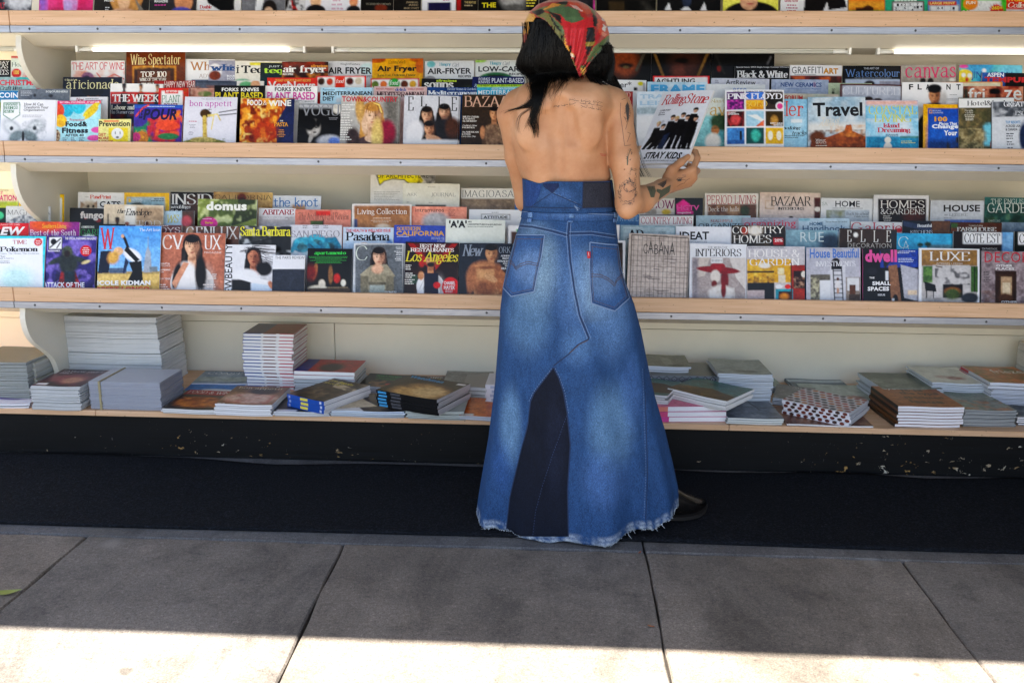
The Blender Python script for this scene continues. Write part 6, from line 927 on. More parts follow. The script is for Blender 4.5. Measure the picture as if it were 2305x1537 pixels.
low(1628, 1752, 'yellow magazine with man in black sweater', lambda c: c.bg('e6de6a').E(1690, 35, 62, 30, '1c1a1c').E(1685, 3, 20, 22, 'c79a80').E(1688, 11, 8, 2, 'a05050'), 0)
low(1757, 1908, 'white magazine with wide black trousers', lambda c: c.bg('dcdadc').G([(1815, -40), (1890, -40), (1906, 18), (1865, 24), (1862, 6), (1850, 32), (1808, 32)], '1c1718').T('GENRE NOW', 1765, 1796, 1, 7, 'b0304a', 'b').L(1768, 12, 1795, 4, 'c07a8a', 4, 'c'), 1)
low(1910, 1992, 'orange sunset magazine with farmhouse on green', lambda c: c.bg('d8782a').R(1905, 5, 1992, 22, 'e09a40', 8).R(1905, 25, 1992, 60, '8a9a3a', 4).R(1925, 20, 1965, 28, '4a2c1c').G([(1940, 20), (1952, 14), (1965, 20)], '5a3420').T('BAKERS', 1930, 1975, -6, 1, 'f0e4c8', 'b'), 0)
def sudoku(c, x0, y0, x1, y1, n, col):
    c.R(x0-3, y0-3, x1+3, y1+3, col).R(x0, y0, x1, y1, 'e2e4e6')
    for k in range(n+1):
        x = x0+(x1-x0)*k/n; y = y0+(y1-y0)*k/n; c.Ln([(x, y0), (x, y1)], 1, '8a8e92').Ln([(x0, y), (x1, y)], 1, '8a8e92')
low(1993, 2087, 'green number puzzle book with dark framed grid', lambda c: (c.bg('3aa080'), sudoku(c, 2010, 8, 2076, 60, 6, '6a3040'), [c.T(t, x, x+5, y, y+6, '33343a', 'r') for t, x, y in (('1', 2018, 10), ('4', 2026, 10), ('2', 2034, 10), ('5', 2046, 10), ('7', 2062, 9), ('3', 2013, 18), ('6', 2034, 17), ('6', 2056, 16), ('1', 2062, 16), ('4', 2070, 15), ('7', 2014, 25), ('6', 2021, 25), ('4', 2050, 22), ('5', 2037, 31), ('2', 2043, 31), ('8', 2058, 29), ('9', 2065, 29))], c.L(2010, -4, 2065, 2, 'd8f0e4', 4, 'c')), 1)
low(2088, 2160, 'blue number puzzle book with red lettered band', lambda c: (c.bg('5a84b8'), sudoku(c, 2093, 15, 2156, 70, 4, '9aa4b0'), c.R(2088, 5, 2152, 14, 'c8402a'), c.T('LARGE PRINT', 2092, 2149, 6, 12, 'f0d87a', 'b'), [c.T(t, x, x+5, y, y+6, '33343a', 'r') for t, x, y in (('6', 2109, 17), ('4', 2117, 17), ('1', 2143, 18), ('2', 2135, 26), ('5', 2143, 26), ('3', 2094, 32))]), 0)
def fun(c):
    c.bg('4fa83a').R(2180, 5, 2250, 30, 'e4e4e0'); c.E(2182, 12, 16, 14, 'e0862a'); c.N('8a8a8a', .6, 40, (2195, 6, 2250, 24), .5)
    c.G([(2160, 42), (2175, 36), (2245, 24), (2250, 34), (2180, 44)], 'c82a2a')
    c.G([(2240+(18 if k % 2 else 13)*math.cos(k*math.pi/14), 26+(15 if k % 2 else 11)*math.sin(k*math.pi/14)) for k in range(28)], 'c82a2a')
    c.T('FUN', 2172, 2192, 6, 13, 'f0e8d8', 'b').T('DOUBLE ISSUE', 2165, 2224, 26, 38, 'f2e8e4', 'b').T('260+', 2228, 2253, 17, 25, 'f0d838', 'b').T('puzzles', 2230, 2252, 27, 33, 'f2e8e4', 'b')
low(2162, 2262, 'green puzzle book with red starburst', fun, 1)
low(2261, 2375, 'red and yellow word puzzle book at the right edge', lambda c: c.bg('c8401f').R(2255, 24, 2380, 70, 'dcdcd8').T('WORD', 2264, 2310, -2, 6, 'f0d040', 'b').T('Collection', 2266, 2340, 8, 20, 'f0e8d8', 's').E(2275, 36, 9, 8, 'd8c030').N('4a9ac8', .7, 14, (2290, 26, 2380, 44)), 0)
# ================================================================ stacks lying on the bottom deck
def slab_mesh(w_, d_, t_, cover, spine, spine_side, pages=(.8, .8, .79), wave=0.):
    """one closed magazine or book lying flat; x across the front, y to the back, z up"""
    V, F_, C, MI = [], [], [], []; nx = 6
    def quad(q, c, mi):
        b = len(V); V.extend(q); F_.append((b, b+1, b+2, b+3)); C.extend([lin(c)]*4); MI.append(mi)
    zf = lambda x: wave*math.sin(x/w_*5.5+1)
    xs = [w_*i/nx for i in range(nx+1)]; ct = min(.0009, t_*.2)
    for a, b in zip(xs[:-1], xs[1:]):
        za, zb = zf(a), zf(b)
        quad([(a, 0, t_+za), (b, 0, t_+zb), (b, d_, t_+zb), (a, d_, t_+za)], cover, 0); quad([(a, 0, za), (a, d_, za), (b, d_, zb), (b, 0, zb)], cover, 0)
        for side, y in (('front', 0), ('back', d_)):
            col, mi = (spine, 0) if spine_side == side else (pages, 1)
            lo, hi = (za, zb), (t_+za, t_+zb)
            if mi == 1:
                e = .0012 if side == 'front' else -.0012
                q = [(a, y+e, lo[0]+ct), (b, y+e, lo[1]+ct), (b, y+e, hi[1]-ct), (a, y+e, hi[0]-ct)]; quad(q if side == 'front' else q[::-1], col, 1)
                for l2, h2 in (((hi[0]-ct, hi[1]-ct), hi), (lo, (lo[0]+ct, lo[1]+ct))):
                    q = [(a, y, l2[0]), (b, y, l2[1]), (b, y, h2[1]), (a, y, h2[0])]; quad(q if side == 'front' else q[::-1], cover, 0)
            else:
                q = [(a, y, lo[0]), (b, y, lo[1]), (b, y, hi[1]), (a, y, hi[0])]; quad(q if side == 'front' else q[::-1], col, 0)
    for side, x in (('left', 0), ('right', w_)):
        z = zf(x); col, mi = (spine, 0) if spine_side == side else (pages, 1); q = [(x, d_, z), (x, 0, z), (x, 0, t_+z), (x, d_, t_+z)]; quad(q if side == 'left' else q[::-1], col, mi)
    me = bpy.data.meshes.new('magazine'); me.from_pydata(V, [], F_); me.materials.append(PRINT); me.materials.append(PAGES); me.polygons.foreach_set('material_index', MI); color_attr(me, np.array(C)); me.update(); return me
def top_art(w_, d_, t_, art, wave, parent):
    cv = Cover(0, 100, 0, w_, d_, 260); art(cv)
    bend = lambda X, Y: wave*np.sin((X+w_/2)/w_*5.5+1)
    A, T_ = cover_meshes(cv, bend, t_+.0004)
    for nm, me in (('cover', A), ('cover_lettering', T_)):
        if me:
            o = link(bpy.data.objects.new(nm, me), parent); o.location = (w_/2, 0, 0)
            if me is T_: o['kind'] = 'stuff'
STK = []
def stack(bl, br, depth, H_, n, label, art=None, cover='9aa0a8', spine='9aa0a8', side='left', zb=None, pages=(.8, .8, .79), wave=.0016, jit=.006, name='magazine', cat='magazine', extra=None, one=None, rot=0.):
    zb = DECKZ if zb is None else zb; a, b = atZ(*bl, zb), atZ(*br, zb); ex = Vector(b-a); ex.z = 0; w_ = ex.length; ang = math.atan2(ex.y, ex.x)+R(rot); t_ = H_/n
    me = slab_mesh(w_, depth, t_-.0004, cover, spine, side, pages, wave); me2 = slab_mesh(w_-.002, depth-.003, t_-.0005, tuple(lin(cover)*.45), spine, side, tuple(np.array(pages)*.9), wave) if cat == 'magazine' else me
    if n >= 9 and cat == 'magazine':                                  # thin copies, too fine to pick apart: one pile, only the top one apart
        bm = bmesh.new()
        for k in range(n-1):
            b0 = len(bm.verts); bm.from_mesh(me if k % 3 else me2); bm.verts.ensure_lookup_table()
            bmesh.ops.transform(bm, matrix=Matrix.Translation((rng.uniform(-1, 1)*jit, rng.uniform(0, 1)*jit, k*t_))@Matrix.Rotation(R(rng.uniform(-1, 1)*jit*180), 4, 'Z'), verts=bm.verts[b0:])
        pm = bpy.data.meshes.new('magazine_pile'); bm.to_mesh(pm); bm.free(); pm.materials.append(PRINT); pm.materials.append(PAGES)
        po = link(bpy.data.objects.new('magazine_pile', pm)); po.matrix_world = Matrix.Translation((a[0], a[1], zb))@Matrix.Rotation(ang, 4, 'Z'); tag(po, 'pile of copies under the '+' '.join(label.split()[:10]), 'magazine pile', None, 'stuff')
    for k in range(n):
        if n >= 9 and cat == 'magazine' and k < n-1: continue
        o = link(bpy.data.objects.new(name, me if k == n-1 or k % 2 else me2)); q = rng.uniform(-1, 1)*jit
        o.matrix_world = Matrix.Translation((a[0]+q, a[1]+rng.uniform(0, 1)*jit, zb+k*t_))@Matrix.Rotation(ang+R(rng.uniform(-1, 1)*jit*180), 4, 'Z')
        top = k == n-1
        lab = (label[0] if isinstance(label, tuple) else label) if top else (label[1] if isinstance(label, tuple) else 'copy beneath the topmost '+' '.join(label.replace(',', '').split()[:11]))
        tag(o, lab, cat, 'copies in the stack: '+(label[0] if isinstance(label, tuple) else label)[:50])
        if top and art: top_art(w_, depth, t_-.0004, art, wave, o)
        if extra: extra(o, w_, depth, t_-.0004, k)
    STK.append((label if isinstance(label, str) else label[0], round(w_, 3), round(a[1], 3), round(math.degrees(ang), 1))); return zb+H_
def prism(name, x0, x1, y0, y1, z0, z1, m, parent): return box(name, x0, x1, y0, y1, z0, z1, m, parent, bev=0)
def vm(name, c, r=.4):
    k = 'pm_'+name
    return bpy.data.materials.get(k) or mat(k, c, r)
FILM = mat('shrink_wrap', 'e8ecf2', .12, spec=.6); _t = NT(FILM); _t.b.inputs['Alpha'].default_value = .16; _t.bump(_t.noise(_t.coords((6, 6, 40)), 9, 4, .6, 1.5), .9, .01)
STRAP = mat('packing_strap', '9a8f6a', .5); STRAPD = mat('dark_strap', '202226', .5)
def bundle(x0, x1, y0, y1, z0, z1, n, label, page, cover, strap=None, art=None):
    e = empty('magazine_bundle', ((x0+x1)/2, (y0+y1)/2, z0)); tag(e, label, 'bundle', 'shrink wrapped bundles on the deck'); w_, d_ = x1-x0, y1-y0; t_ = (z1-z0)/n
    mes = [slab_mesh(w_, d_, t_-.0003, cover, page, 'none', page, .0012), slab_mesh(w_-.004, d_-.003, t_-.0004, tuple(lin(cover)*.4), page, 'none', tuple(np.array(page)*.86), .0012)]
    for k in range(n):
        o = link(bpy.data.objects.new('magazine_layer', mes[rng.random() < .13]), e); o.location = (-w_/2+rng.uniform(-.003, .003), -d_/2+rng.uniform(-.003, .003), k*t_)
    f = box('shrink_wrap', -w_/2-.003, w_/2+.003, -d_/2-.003, d_/2+.003, .0005, z1-z0+.002, FILM, e, .004)
    if strap:
        for x in strap: o = box('strap', x-.004, x+.004, -d_/2-.0045, d_/2+.0045, .0, z1-z0+.0035, STRAP if strap is not None and len(strap) == 1 else STRAPD, e, 0)
    return e
# ---- far left bay
p0, p1 = atZ(-70, 902, DECKZ), atZ(76, 902, DECKZ); bundle(p0[0], p1[0], p0[1], p0[1]+.26, DECKZ, DECKZ+.165, 30, 'dark green topped wrapped bundle at the far left', (.42, .45, .45), '3a4a32')
p0, p1 = atZ(24, 898, DECKZ), atZ(140, 898, DECKZ); bundle(p0[0], XB-.016, p0[1], p0[1]+.26, DECKZ, DECKZ+.085, 14, 'lower grey wrapped bundle beside the left bracket', (.55, .58, .56), 'b8b48a'); bundle(p0[0]+.003, XB-.018, p0[1]+.004, p0[1]+.26, DECKZ+.087, DECKZ+.15, 11, 'upper grey wrapped bundle beside the left bracket', (.58, .6, .58), 'a8a070')
stack((-40, 919), (66, 918), .22, .016, 2, 'purple and white magazine lying flat at the left margin', lambda c: c.bg('d8d4e0').E(40, 60, 60, 30, '5a4a80', .4).E(70, 50, 20, 12, 'a05a70').T('Poke', 40, 95, 8, 26, '2a2a3a', 'D'), 'c8c8d0', 'b8b8c0', pages=(.82, .82, .84))
# ---- tall wrapped pile behind
Yb = 3.57; xa, xb = atY(143, 800, Yb)[0], atY(361, 800, Yb)[0]; zt_ = atY(250, 713, Yb)[2]; zs = [DECKZ, DECKZ+.075, DECKZ+.15, DECKZ+.215, zt_]
for k, nm in enumerate(('lowest', 'second lowest', 'second highest', 'top')):
    j = (.006, .002, -.002, -.008)[k]; bundle(xa+j, xb+j*.6, Yb+rng.uniform(0, .004), Yb+.245, zs[k]+.0015, zs[k+1]-.0015, (14, 14, 12, max(4, int((zs[4]-zs[3])/.0055)))[k], nm+' white wrapped bundle in the tall pile', (.92, .92, .92), 'd4d6d2', strap=(0.,) if False else None)
# ---- left half, in front
stack((73, 923), (183, 925), .25, .098, 22, 'dark portrait magazine on the thick pale stack at left', lambda c: c.bg('3a3440').N('7a4a50', .8, 4).E(50, 70, 40, 30, '8a5a60', .6).E(60, 80, 20, 22, 'b08a78', .6).T('TAYLOR SWIFT', 6, 94, 10, 22, 'd8d0d8', 'm').L(8, 26, 40, 2, 'c8c0c8', 4).R(4, 108, 26, 120, 'd8d8d8'), 'b8bcc0', '4a4450', pages=(.78, .79, .80))
p0, p1 = atZ(206, 921, DECKZ), atZ(367, 923, DECKZ); e = bundle(p0[0], p1[0], p0[1], p0[1]+.21, DECKZ, DECKZ+.112, 24, 'navy edged wrapped bundle with pale strap, left of the food magazines', (.26, .28, .37), 'b8bcc8', strap=(-.10,))
stack((364, 931), (486, 934), .26, .020, 3, 'food magazine with brown dish and red title, lying flat', lambda c: c.bg('4a4440').E(50, 75, 46, 34, '8a5228', .4).N('c98a48', .8, 9, (8, 45, 92, 105)).R(0, 0, 100, 30, '9a1c20').T('FOOD & WINE', 5, 92, 6, 22, 'e8e0d8', 'm'), 'c0c0c4', '5a2020')
stack((404, 893), (540, 893), .2, .012, 2, 'blue magazine with small boat lying against the wall', lambda c: c.bg('3f7ab0').R(0, 62, 100, 90, '7a8a80').E(55, 60, 28, 10, 'b8c0c4').T('PAGES', 10, 60, 8, 20, 'd8e4ec', 'b'), 'c0c4c8', '3f7ab0')
stack((484, 935), (612, 938), .25, .046, 6, 'white topped food magazine with raw meat picture', lambda c: c.bg('8a6a50').E(50, 75, 46, 30, 'c8a898', .4).N('a85a50', .7, 8, (10, 50, 90, 105)).E(60, 30, 26, 18, '4a2c1c', .4).N('2a1c14', .6, 6, (0, 0, 100, 40)).T('bon appetit', 8, 90, 6, 20, 'd8c8b0', 'm').L(4, 108, 20, 1, 'e8e8e8', 4), 'd8d8dc', 'c8b8a0', pages=(.86, .86, .88))
def boards(o, w_, d_, t_, k):
    for x0, x1, c in ((0, .36, '2f4f96'), (.36, .40, 'd8d8dc'), (.40, .66, '6a1820'), (.66, .72, 'd8d8dc'), (.72, 1, 'c03a50')):
        for z in (-.0002, t_-.0012): box('board_edge', x0*w_+.0006, x1*w_-.0006, -.0022, -.0003, z, z+.0018, vm('bd'+c, c), o, 0)
    box('back_cover', w_+.0003, w_+.0018, .001, d_-.001, t_-.0022, t_-.0002, vm('bdr', 'b03040'), o, 0); box('front_cover', -.0018, -.0003, .001, d_-.001, 0, .0022, vm('bdb', '2f4f96'), o, 0)
stack((553, 876), (664, 879), .20, .245, 17, ('topmost hardcover of the tall red and blue edged book stack', 'red and blue edged hardcover in the tall book stack'), lambda c: c.bg('2a3a66').R(40, 0, 100, 140, '7a1c24'), 'c8c8cc', '2f4f96', 'left', pages=(.84, .83, .82), wave=0, jit=.009, name='book', cat='book', extra=boards)
z1 = stack((664, 884), (800, 888), .2, .062, 9, 'grey white magazine under the red book', None, 'aeb2b4', '9aa0a8', pages=(.62, .66, .70), jit=.006)
stack((662, 852), (798, 856), .2, .034, 2, ('red and blue hardcover lying on grey magazines', 'lower red and blue hardcover beneath its twin'), lambda c: c.bg('9c2430').R(0, 0, 22, 140, '2f3f80').E(55, 50, 20, 24, '3a2a3a', .5).T('TAYLOR SWIFT', 26, 92, 84, 94, 'c8c0c4', 'm').L(28, 100, 90, 1, 'd0b0b4', 4), '9c2430', '2f3f80', 'left', zb=z1, pages=(.85, .85, .84), wave=0, name='book', cat='book')
zf = stack((616, 938), (742, 938), .24, .020, 4, 'navy covered magazine under the blue spined stack', lambda c: c.bg('1f2230').N('3a4050', .7, 6).R(4, 100, 40, 112, 'd0d0d4'), 'c8ccd4', '2a3a60', pages=(.84, .85, .88))
stack((744, 938), (910, 941), .24, .024, 5, 'white and grey magazine with magenta letters lying flat', lambda c: c.bg('d8d8da').G([(0, 0), (60, 0), (100, 60), (100, 110), (60, 110)], '4a4648').G([(20, 10), (60, 60), (0, 80)], 'c8b8a0').T('IIII', 60, 78, 8, 22, 'b03a6a', 'B').L(80, 12, 98, 1, 'f0f0f0', 6), 'c0ccdc', '7a9ac8', pages=(.70, .78, .86))
def spine_print(col, tcol, u0, u1, stripes=()):
    def f(o, w_, d_, t_, k):
        for a, b, c in stripes: box('spine_band', a*w_, b*w_, -.0008, -.0002, t_*.18, t_*.82, vm('sp'+c, c), o, 0)
    return f
stack((648, 915), (731, 933), .27, .051, 3, 'blue spined city magazine with yellow title', lambda c: c.bg('3a2c22').N('8a7a6a', .8, 5).G([(30, 20), (100, 40), (100, 60), (40, 50)], 'b8a890').N('20242c', .7, 7, None, .5, 3).T('Los Angeles', 4, 70, 10, 26, 'e0d030', 's').T('MAGAZINE', 6, 50, 30, 40, 'e0d030', 'm'), '2c3a5c', '1f4aa0', 'front', zb=zf, pages=(.80, .79, .82), jit=.004, extra=spine_print(0, 0, 0, 0, ((.36, .56, 'd8c84a'), (.04, .09, '8a94c0'), (.88, .93, 'b8c0dc'))))
stack((802, 884), (900, 888), .2, .030, 5, 'dark magazine with bathing figures lying at the back', lambda c: c.bg('1c1e18').N('8a6a4a', .8, 5, (20, 50, 90, 110), .5).E(70, 80, 12, 8, 'b03020').T('apartamento', 20, 80, 10, 22, '2f9a4a', 'D').L(20, 26, 80, 4, '2a7a3a', 4, 'c'), 'a8b0b8', '20241c', pages=(.62, .66, .72))
stack((896, 880), (1002, 880), .2, .012, 2, 'city magazine with pale heading lying against the wall', lambda c: c.bg('3a2a24').N('7a5a4a', .7, 6).T('RESTAURANTS', 10, 92, 8, 18, 'd8ccc4', 'D').T('Los Angeles', 8, 90, 18, 34, 'b8a838', 's').E(60, 70, 20, 24, 'a8a0a0', .5), 'a8a8ac', '4a2a24')
z2 = stack((915, 943), (1046, 946), .25, .034, 7, 'pale green grey magazine beneath the black spined stack', None, 'b4bcb8', 'a8b0ac', pages=(.60, .66, .66))
stack((850, 915), (988, 938), .25, .066, 5, 'black spined magazine with portrait and bright blue letters', lambda c: c.bg('2c2820').E(58, 70, 40, 40, 'c09a6a', .5).E(70, 62, 24, 22, 'e0b888', .6).N('4a3a26', .7, 7, (0, 0, 100, 60)).N('6a5a44', .6, 5, (0, 90, 100, 140)).T('Watchmen', 4, 62, 4, 16, '1f8ac8', 'B').R(84, 6, 98, 14, 'd8d8d8'), '24221e', '0e1014', 'front', zb=z2, pages=(.72, .71, .76), extra=spine_print(0, 0, 0, 0, ((.03, .17, '2f8ac0'), (.24, .40, '3a3c44'))))
stack((1036, 946), (1160, 949), .24, .018, 4, 'orange magazine with barcode at the skirt hem side', lambda c: c.bg('c8783a').N('a85a24', .6, 4).Ln([(55, 10), (70, 40), (60, 60)], 3, '7a3c18').R(4, 100, 26, 112, 'd8d8d8'), 'c0c4d0', 'b86a30', pages=(.70, .74, .84))
stack((1040, 897), (1130, 899), .2, .05, 3, 'grey magazine lying behind the orange one', None, '8a8680', '8a8680')
stack((1094, 914), (1170, 916), .18, .088, 5, 'small white paperback in the pile next to the skirt', None, 'd4d4dc', 'd8d8e0', 'front', pages=(.8, .8, .84), name='book', cat='book', jit=.005, extra=spine_print(0, 0, 0, 0, ((.15, .6, 'a8b0c8'),)))
# ---- right half
def pattern(o, w_, d_, t_, k):
    for i in range(9):
        x = (i+.5)*w_/9; s_ = w_/9*.46
        for m_, sc, yy in ((vm('ptk', '14161a'), 1., -.0009), (vm('ptw', 'a8acb4'), .62, -.0014), (vm('ptk', '14161a'), .32, -.0019)):
            mesh_obj('diamond', [(x-s_*sc, yy, t_/2), (x, yy, t_/2-t_*.46*sc), (x+s_*sc, yy, t_/2), (x, yy, t_/2+t_*.46*sc)], [(0, 1, 2, 3)], m_, o)
z3 = stack((1455, 904), (1610, 906), .22, .112, 4, ('topmost patterned slipcase behind the skirt', 'black and silver diamond patterned slipcase in the pile'), None, '6a6c66', '7a7e86', 'front', wave=0, name='book', cat='book', jit=.003, extra=pattern)
stack((1446, 838), (1552, 840), .2, .026, 3, 'grey green magazine lying on the patterned slipcases', lambda c: c.bg('7a7c72').G([(40, 20), (60, 20), (70, 120), (50, 120)], '8a8c84').E(70, 90, 20, 8, '5a5c54', .6), 'a8b0ba', '8a8c84', zb=z3, pages=(.66, .70, .78))
stack((1614, 914), (1736, 916), .24, .135, 22, 'pale topped magazine on the tall white stack', lambda c: c.bg('8a9290').E(55, 90, 26, 10, '4a524e', .7).N('a8b0ac', .6, 3), 'b4bcc4', 'a8b0b8', pages=(.66, .72, .80), wave=.002)
z4 = stack((1470, 950), (1634, 949), .24, .062, 3, ('topmost pink and white catalogue beside the skirt', 'pink and white catalogue beneath its copy'), lambda c: c.bg('d87a90').N('e0a0a8', .6, 4), 'c84a8a', 'e0e0ea', 'none', pages=(.88, .88, .93), wave=0, name='book', cat='book', extra=lambda o, w_, d_, t_, k: box('spine_wrap', -.001, .2*w_, -.0016, -.0003, .001, t_-.001, vm('pk%d' % k, ('c83a90', 'd0407a', 'd87a6a')[k % 3]), o, 0))
stack((1502, 896), (1636, 926), .22, .040, 4, 'white paged magazine with teal and brown landscape', lambda c: c.bg('4f7472').G([(0, 60), (50, 40), (100, 60), (100, 140), (0, 140)], '5a4322').N('7a6238', .7, 7, (0, 50, 100, 140)).T('ENTERMEZZO', 10, 60, 14, 24, '2a4a50', 'b'), 'd0d0d0', 'c8c8c8', 'back', zb=z4, pages=(.84, .84, .84))
stack((1425, 902), (1500, 912), .22, .036, 4, 'teal and brown landscape magazine half behind the skirt', lambda c: c.bg('5a7a78').G([(0, 50), (60, 40), (100, 70), (100, 140), (0, 140)], '4f3a20'), 'b8b8b8', 'b0b0b0', 'back', zb=z4+.001, pages=(.70, .70, .72))
stack((1638, 955), (1764, 957), .24, .024, 3, 'blue grey magazine with sketchy lines lying at the deck edge', lambda c: c.bg('6a7078').N('8a9098', .7, 5).Ln([(60, 10), (70, 60)], 3, '3a3e44').Ln([(30, 40), (90, 50)], 3, '3a3e44'), 'b4bab8', '9aa09c', pages=(.70, .74, .72))
stack((1738, 912), (1830, 922), .22, .030, 5, 'dull grey magazine with pale capitals at the back', lambda c: c.bg('6f6f70').N('8a8a88', .6, 5).T('ARTS', 40, 90, 10, 24, 'b0b0ac', 'd'), 'a0a8b0', '8a8a90', pages=(.66, .70, .76))
stack((1822, 910), (1975, 914), .24, .020, 3, 'pale sage magazine with faint flowers at the back', lambda c: c.bg('a4aca6').N('8a9288', .7, 7).E(70, 70, 14, 10, '9a7a70', .6), 'b0b8b8', 'a0a8a4', pages=(.68, .72, .74))
z5 = stack((1768, 958), (1962, 962), .22, .007, 1, 'thin magazine with its corner under the checkered stack', lambda c: c.bg('6a4a3c').N('a88a70', .6, 5).R(0, 95, 30, 112, 'c8c8d0'), 'b0b0b4', '8a6a5c')
def check(o, w_, d_, t_, k):
    for i in range(9):
        x = (i+.1+.45*(k % 2))*w_/9.4; s_ = w_/9.4*.62
        if x+s_ < w_: mesh_obj('spine_tile', [(x, -.0007, t_*.25), (x+s_*.5, -.0007, t_*.02), (x+s_, -.0007, t_*.25), (x+s_, -.0007, t_*.75), (x+s_*.5, -.0007, t_*.98), (x, -.0007, t_*.75)], [(0, 1, 2, 3, 4, 5)], vm('ck%d' % (i % 3), ('5a2018', '3a2420', '6a2a1c')[i % 3]), o)
def chk_art(c):
    c.bg('c4c4cc')
    for r_ in range(11):
        for q in range(10): x, y = q*10.6+(5 if r_ % 2 else 0), r_*12; c.E(x, y+5, 4.6, 4.4, ('5a2a20', '8a3a24', '3a3038', '9a4a2c', 'a8702a')[(r_*3+q*7) % 5], .3)
stack((1760, 931), (1911, 962), .22, .056, 4, 'magazine covered in red and brown tiles with zigzag spine', chk_art, 'b8b8c0', 'dcdce4', 'front', zb=z5, pages=(.55, .57, .62), extra=check)
stack((2018, 962), (2165, 963), .27, .084, 7, 'kraft brown type magazine with bold dark lettering', lambda c: c.bg('8f5f36').N('9a6a40', .5, 4).T('eye', 12, 34, 10, 22, 'e0dcd4', 'b').T('It is', 40, 75, 8, 26, '4a3018', 'B').T('the type', 30, 92, 30, 48, '4a3018', 'B').T('specimen', 28, 90, 54, 70, '4a3018', 'B').T('issue', 28, 80, 76, 92, '4a3018', 'B'), '8a5a32', '2a1c12', 'left', pages=(.86, .85, .90), wave=.0016, extra=lambda o, w_, d_, t_, k: box('spine', -.0012, -.0002, .002, d_-.002, .0006, t_-.0006, vm('ey%d' % (k % 2), ('1c1610', '6a4020')[k in (1, 2)]), o, 0))
stack((1985, 922), (2120, 922), .25, .085, 13, 'white spined magazine with green grey landscape, behind the kraft stack', lambda c: c.bg('6a726a').N('8a9088', .7, 4).R(0, 0, 100, 40, '5a625a', 20), 'b0b8bc', 'c4ccd4', pages=(.68, .72, .78))
stack((2093, 918), (2215, 920), .26, .105, 14, 'pale magazine with red flowers on the curving stack near the right', lambda c: c.bg('b8bcb4').E(50, 80, 26, 14, '8a5a58', .5).N('d0d4cc', .7, 5).T('TL', 40, 70, 30, 60, 'd8dcd8', 'd'), 'b4bcc4', 'c8d0d8', pages=(.66, .71, .78), wave=.003)
z6 = stack((2228, 930), (2352, 932), .26, .095, 16, 'white spined magazine in the tall stack at the right margin', None, 'b0b4c0', 'd8d8dc', pages=(.62, .67, .78))
stack((2226, 876), (2352, 878), .26, .026, 2, 'red cornered art magazine on the tall right stack', lambda c: c.bg('9a7a5c').N('5a7a50', .8, 4).N('c8784a', .7, 5).T('frieze', 40, 98, 22, 48, 'e0dcd4', 'r'), 'b8bcc8', 'c8ccd4', 'left', zb=z6, pages=(.72, .75, .82), extra=lambda o, w_, d_, t_, k: box('spine_band', -.0012, -.0002, d_*.72, d_-.002, .0006, t_-.0006, vm('frz', 'b8404a'), o, 0))
stack((2168, 961), (2286, 961), .25, .066, 14, 'grey magazine with green and rust foliage near the right corner', lambda c: c.bg('8a8e86').N('6a7a6a', .7, 5).N('b07a58', .6, 7, (0, 60, 100, 130), .5).T('GREEN', 20, 80, 8, 22, '5a7a6a', 'm'), '8a8e90', '9a9e98', pages=(.45, .47, .48), wave=.002)
stack((2290, 958), (2410, 962), .25, .034, 4, 'dark covered magazine at the right corner of the deck', lambda c: c.bg('2a2c2c').N('8a8e88', .7, 9), '3a3a3e', 'c0c0c4', 'left', pages=(.8, .8, .84))
p0, p1 = atZ(2300, 900, DECKZ), atZ(2420, 900, DECKZ); bundle(p0[0]+.02, p0[0]+.24, 3.56, 3.80, DECKZ, DECKZ+.225, 34, 'cream wrapped bundle standing against the wall at the right edge', (.7, .68, .6), 'c8c0a8')

# ---- loose copies pushed to the back of the deck
stack((430, 872), (560, 872), .2, .018, 3, 'grey sea picture magazine pushed against the wall behind the food covers', lambda c: c.bg('6a7a88').R(0, 40, 100, 70, '8a948c', 10).N('a8b0b4', .6, 5).T('COAST', 10, 70, 8, 22, 'd8dce0', 'm'), 'b8bcc0', '6a7a88')
stack((1000, 876), (1110, 877), .2, .026, 4, 'dull grey magazine against the wall left of the skirt', lambda c: c.bg('8a8882').N('6a6862', .6, 5), 'a8aaac', '7a7a78', pages=(.7, .71, .73))
stack((1640, 884), (1760, 885), .2, .030, 5, 'sage green magazine against the wall behind the white stack', lambda c: c.bg('7f8a80').N('9aa49a', .6, 4), 'aab0ae', '7f8a80', pages=(.68, .71, .73))
stack((1790, 884), (1920, 886), .2, .016, 3, 'slate magazine with pale band lying against the wall at right', lambda c: c.bg('5f6a72').R(0, 20, 100, 36, 'a8b0b4'), 'a8aeb2', '5f6a72', pages=(.7, .73, .76))
stack((2130, 886), (2240, 888), .2, .05, 8, 'blue grey magazine between the right hand stacks at the back', None, 'a8b0ba', 'a0a8b0', pages=(.64, .68, .74))
# ================================================================ the reader
YT = 2.72                                     # depth of her body axis
def W3(px, py, Y=YT): return np.array(atY(px, py, Y))
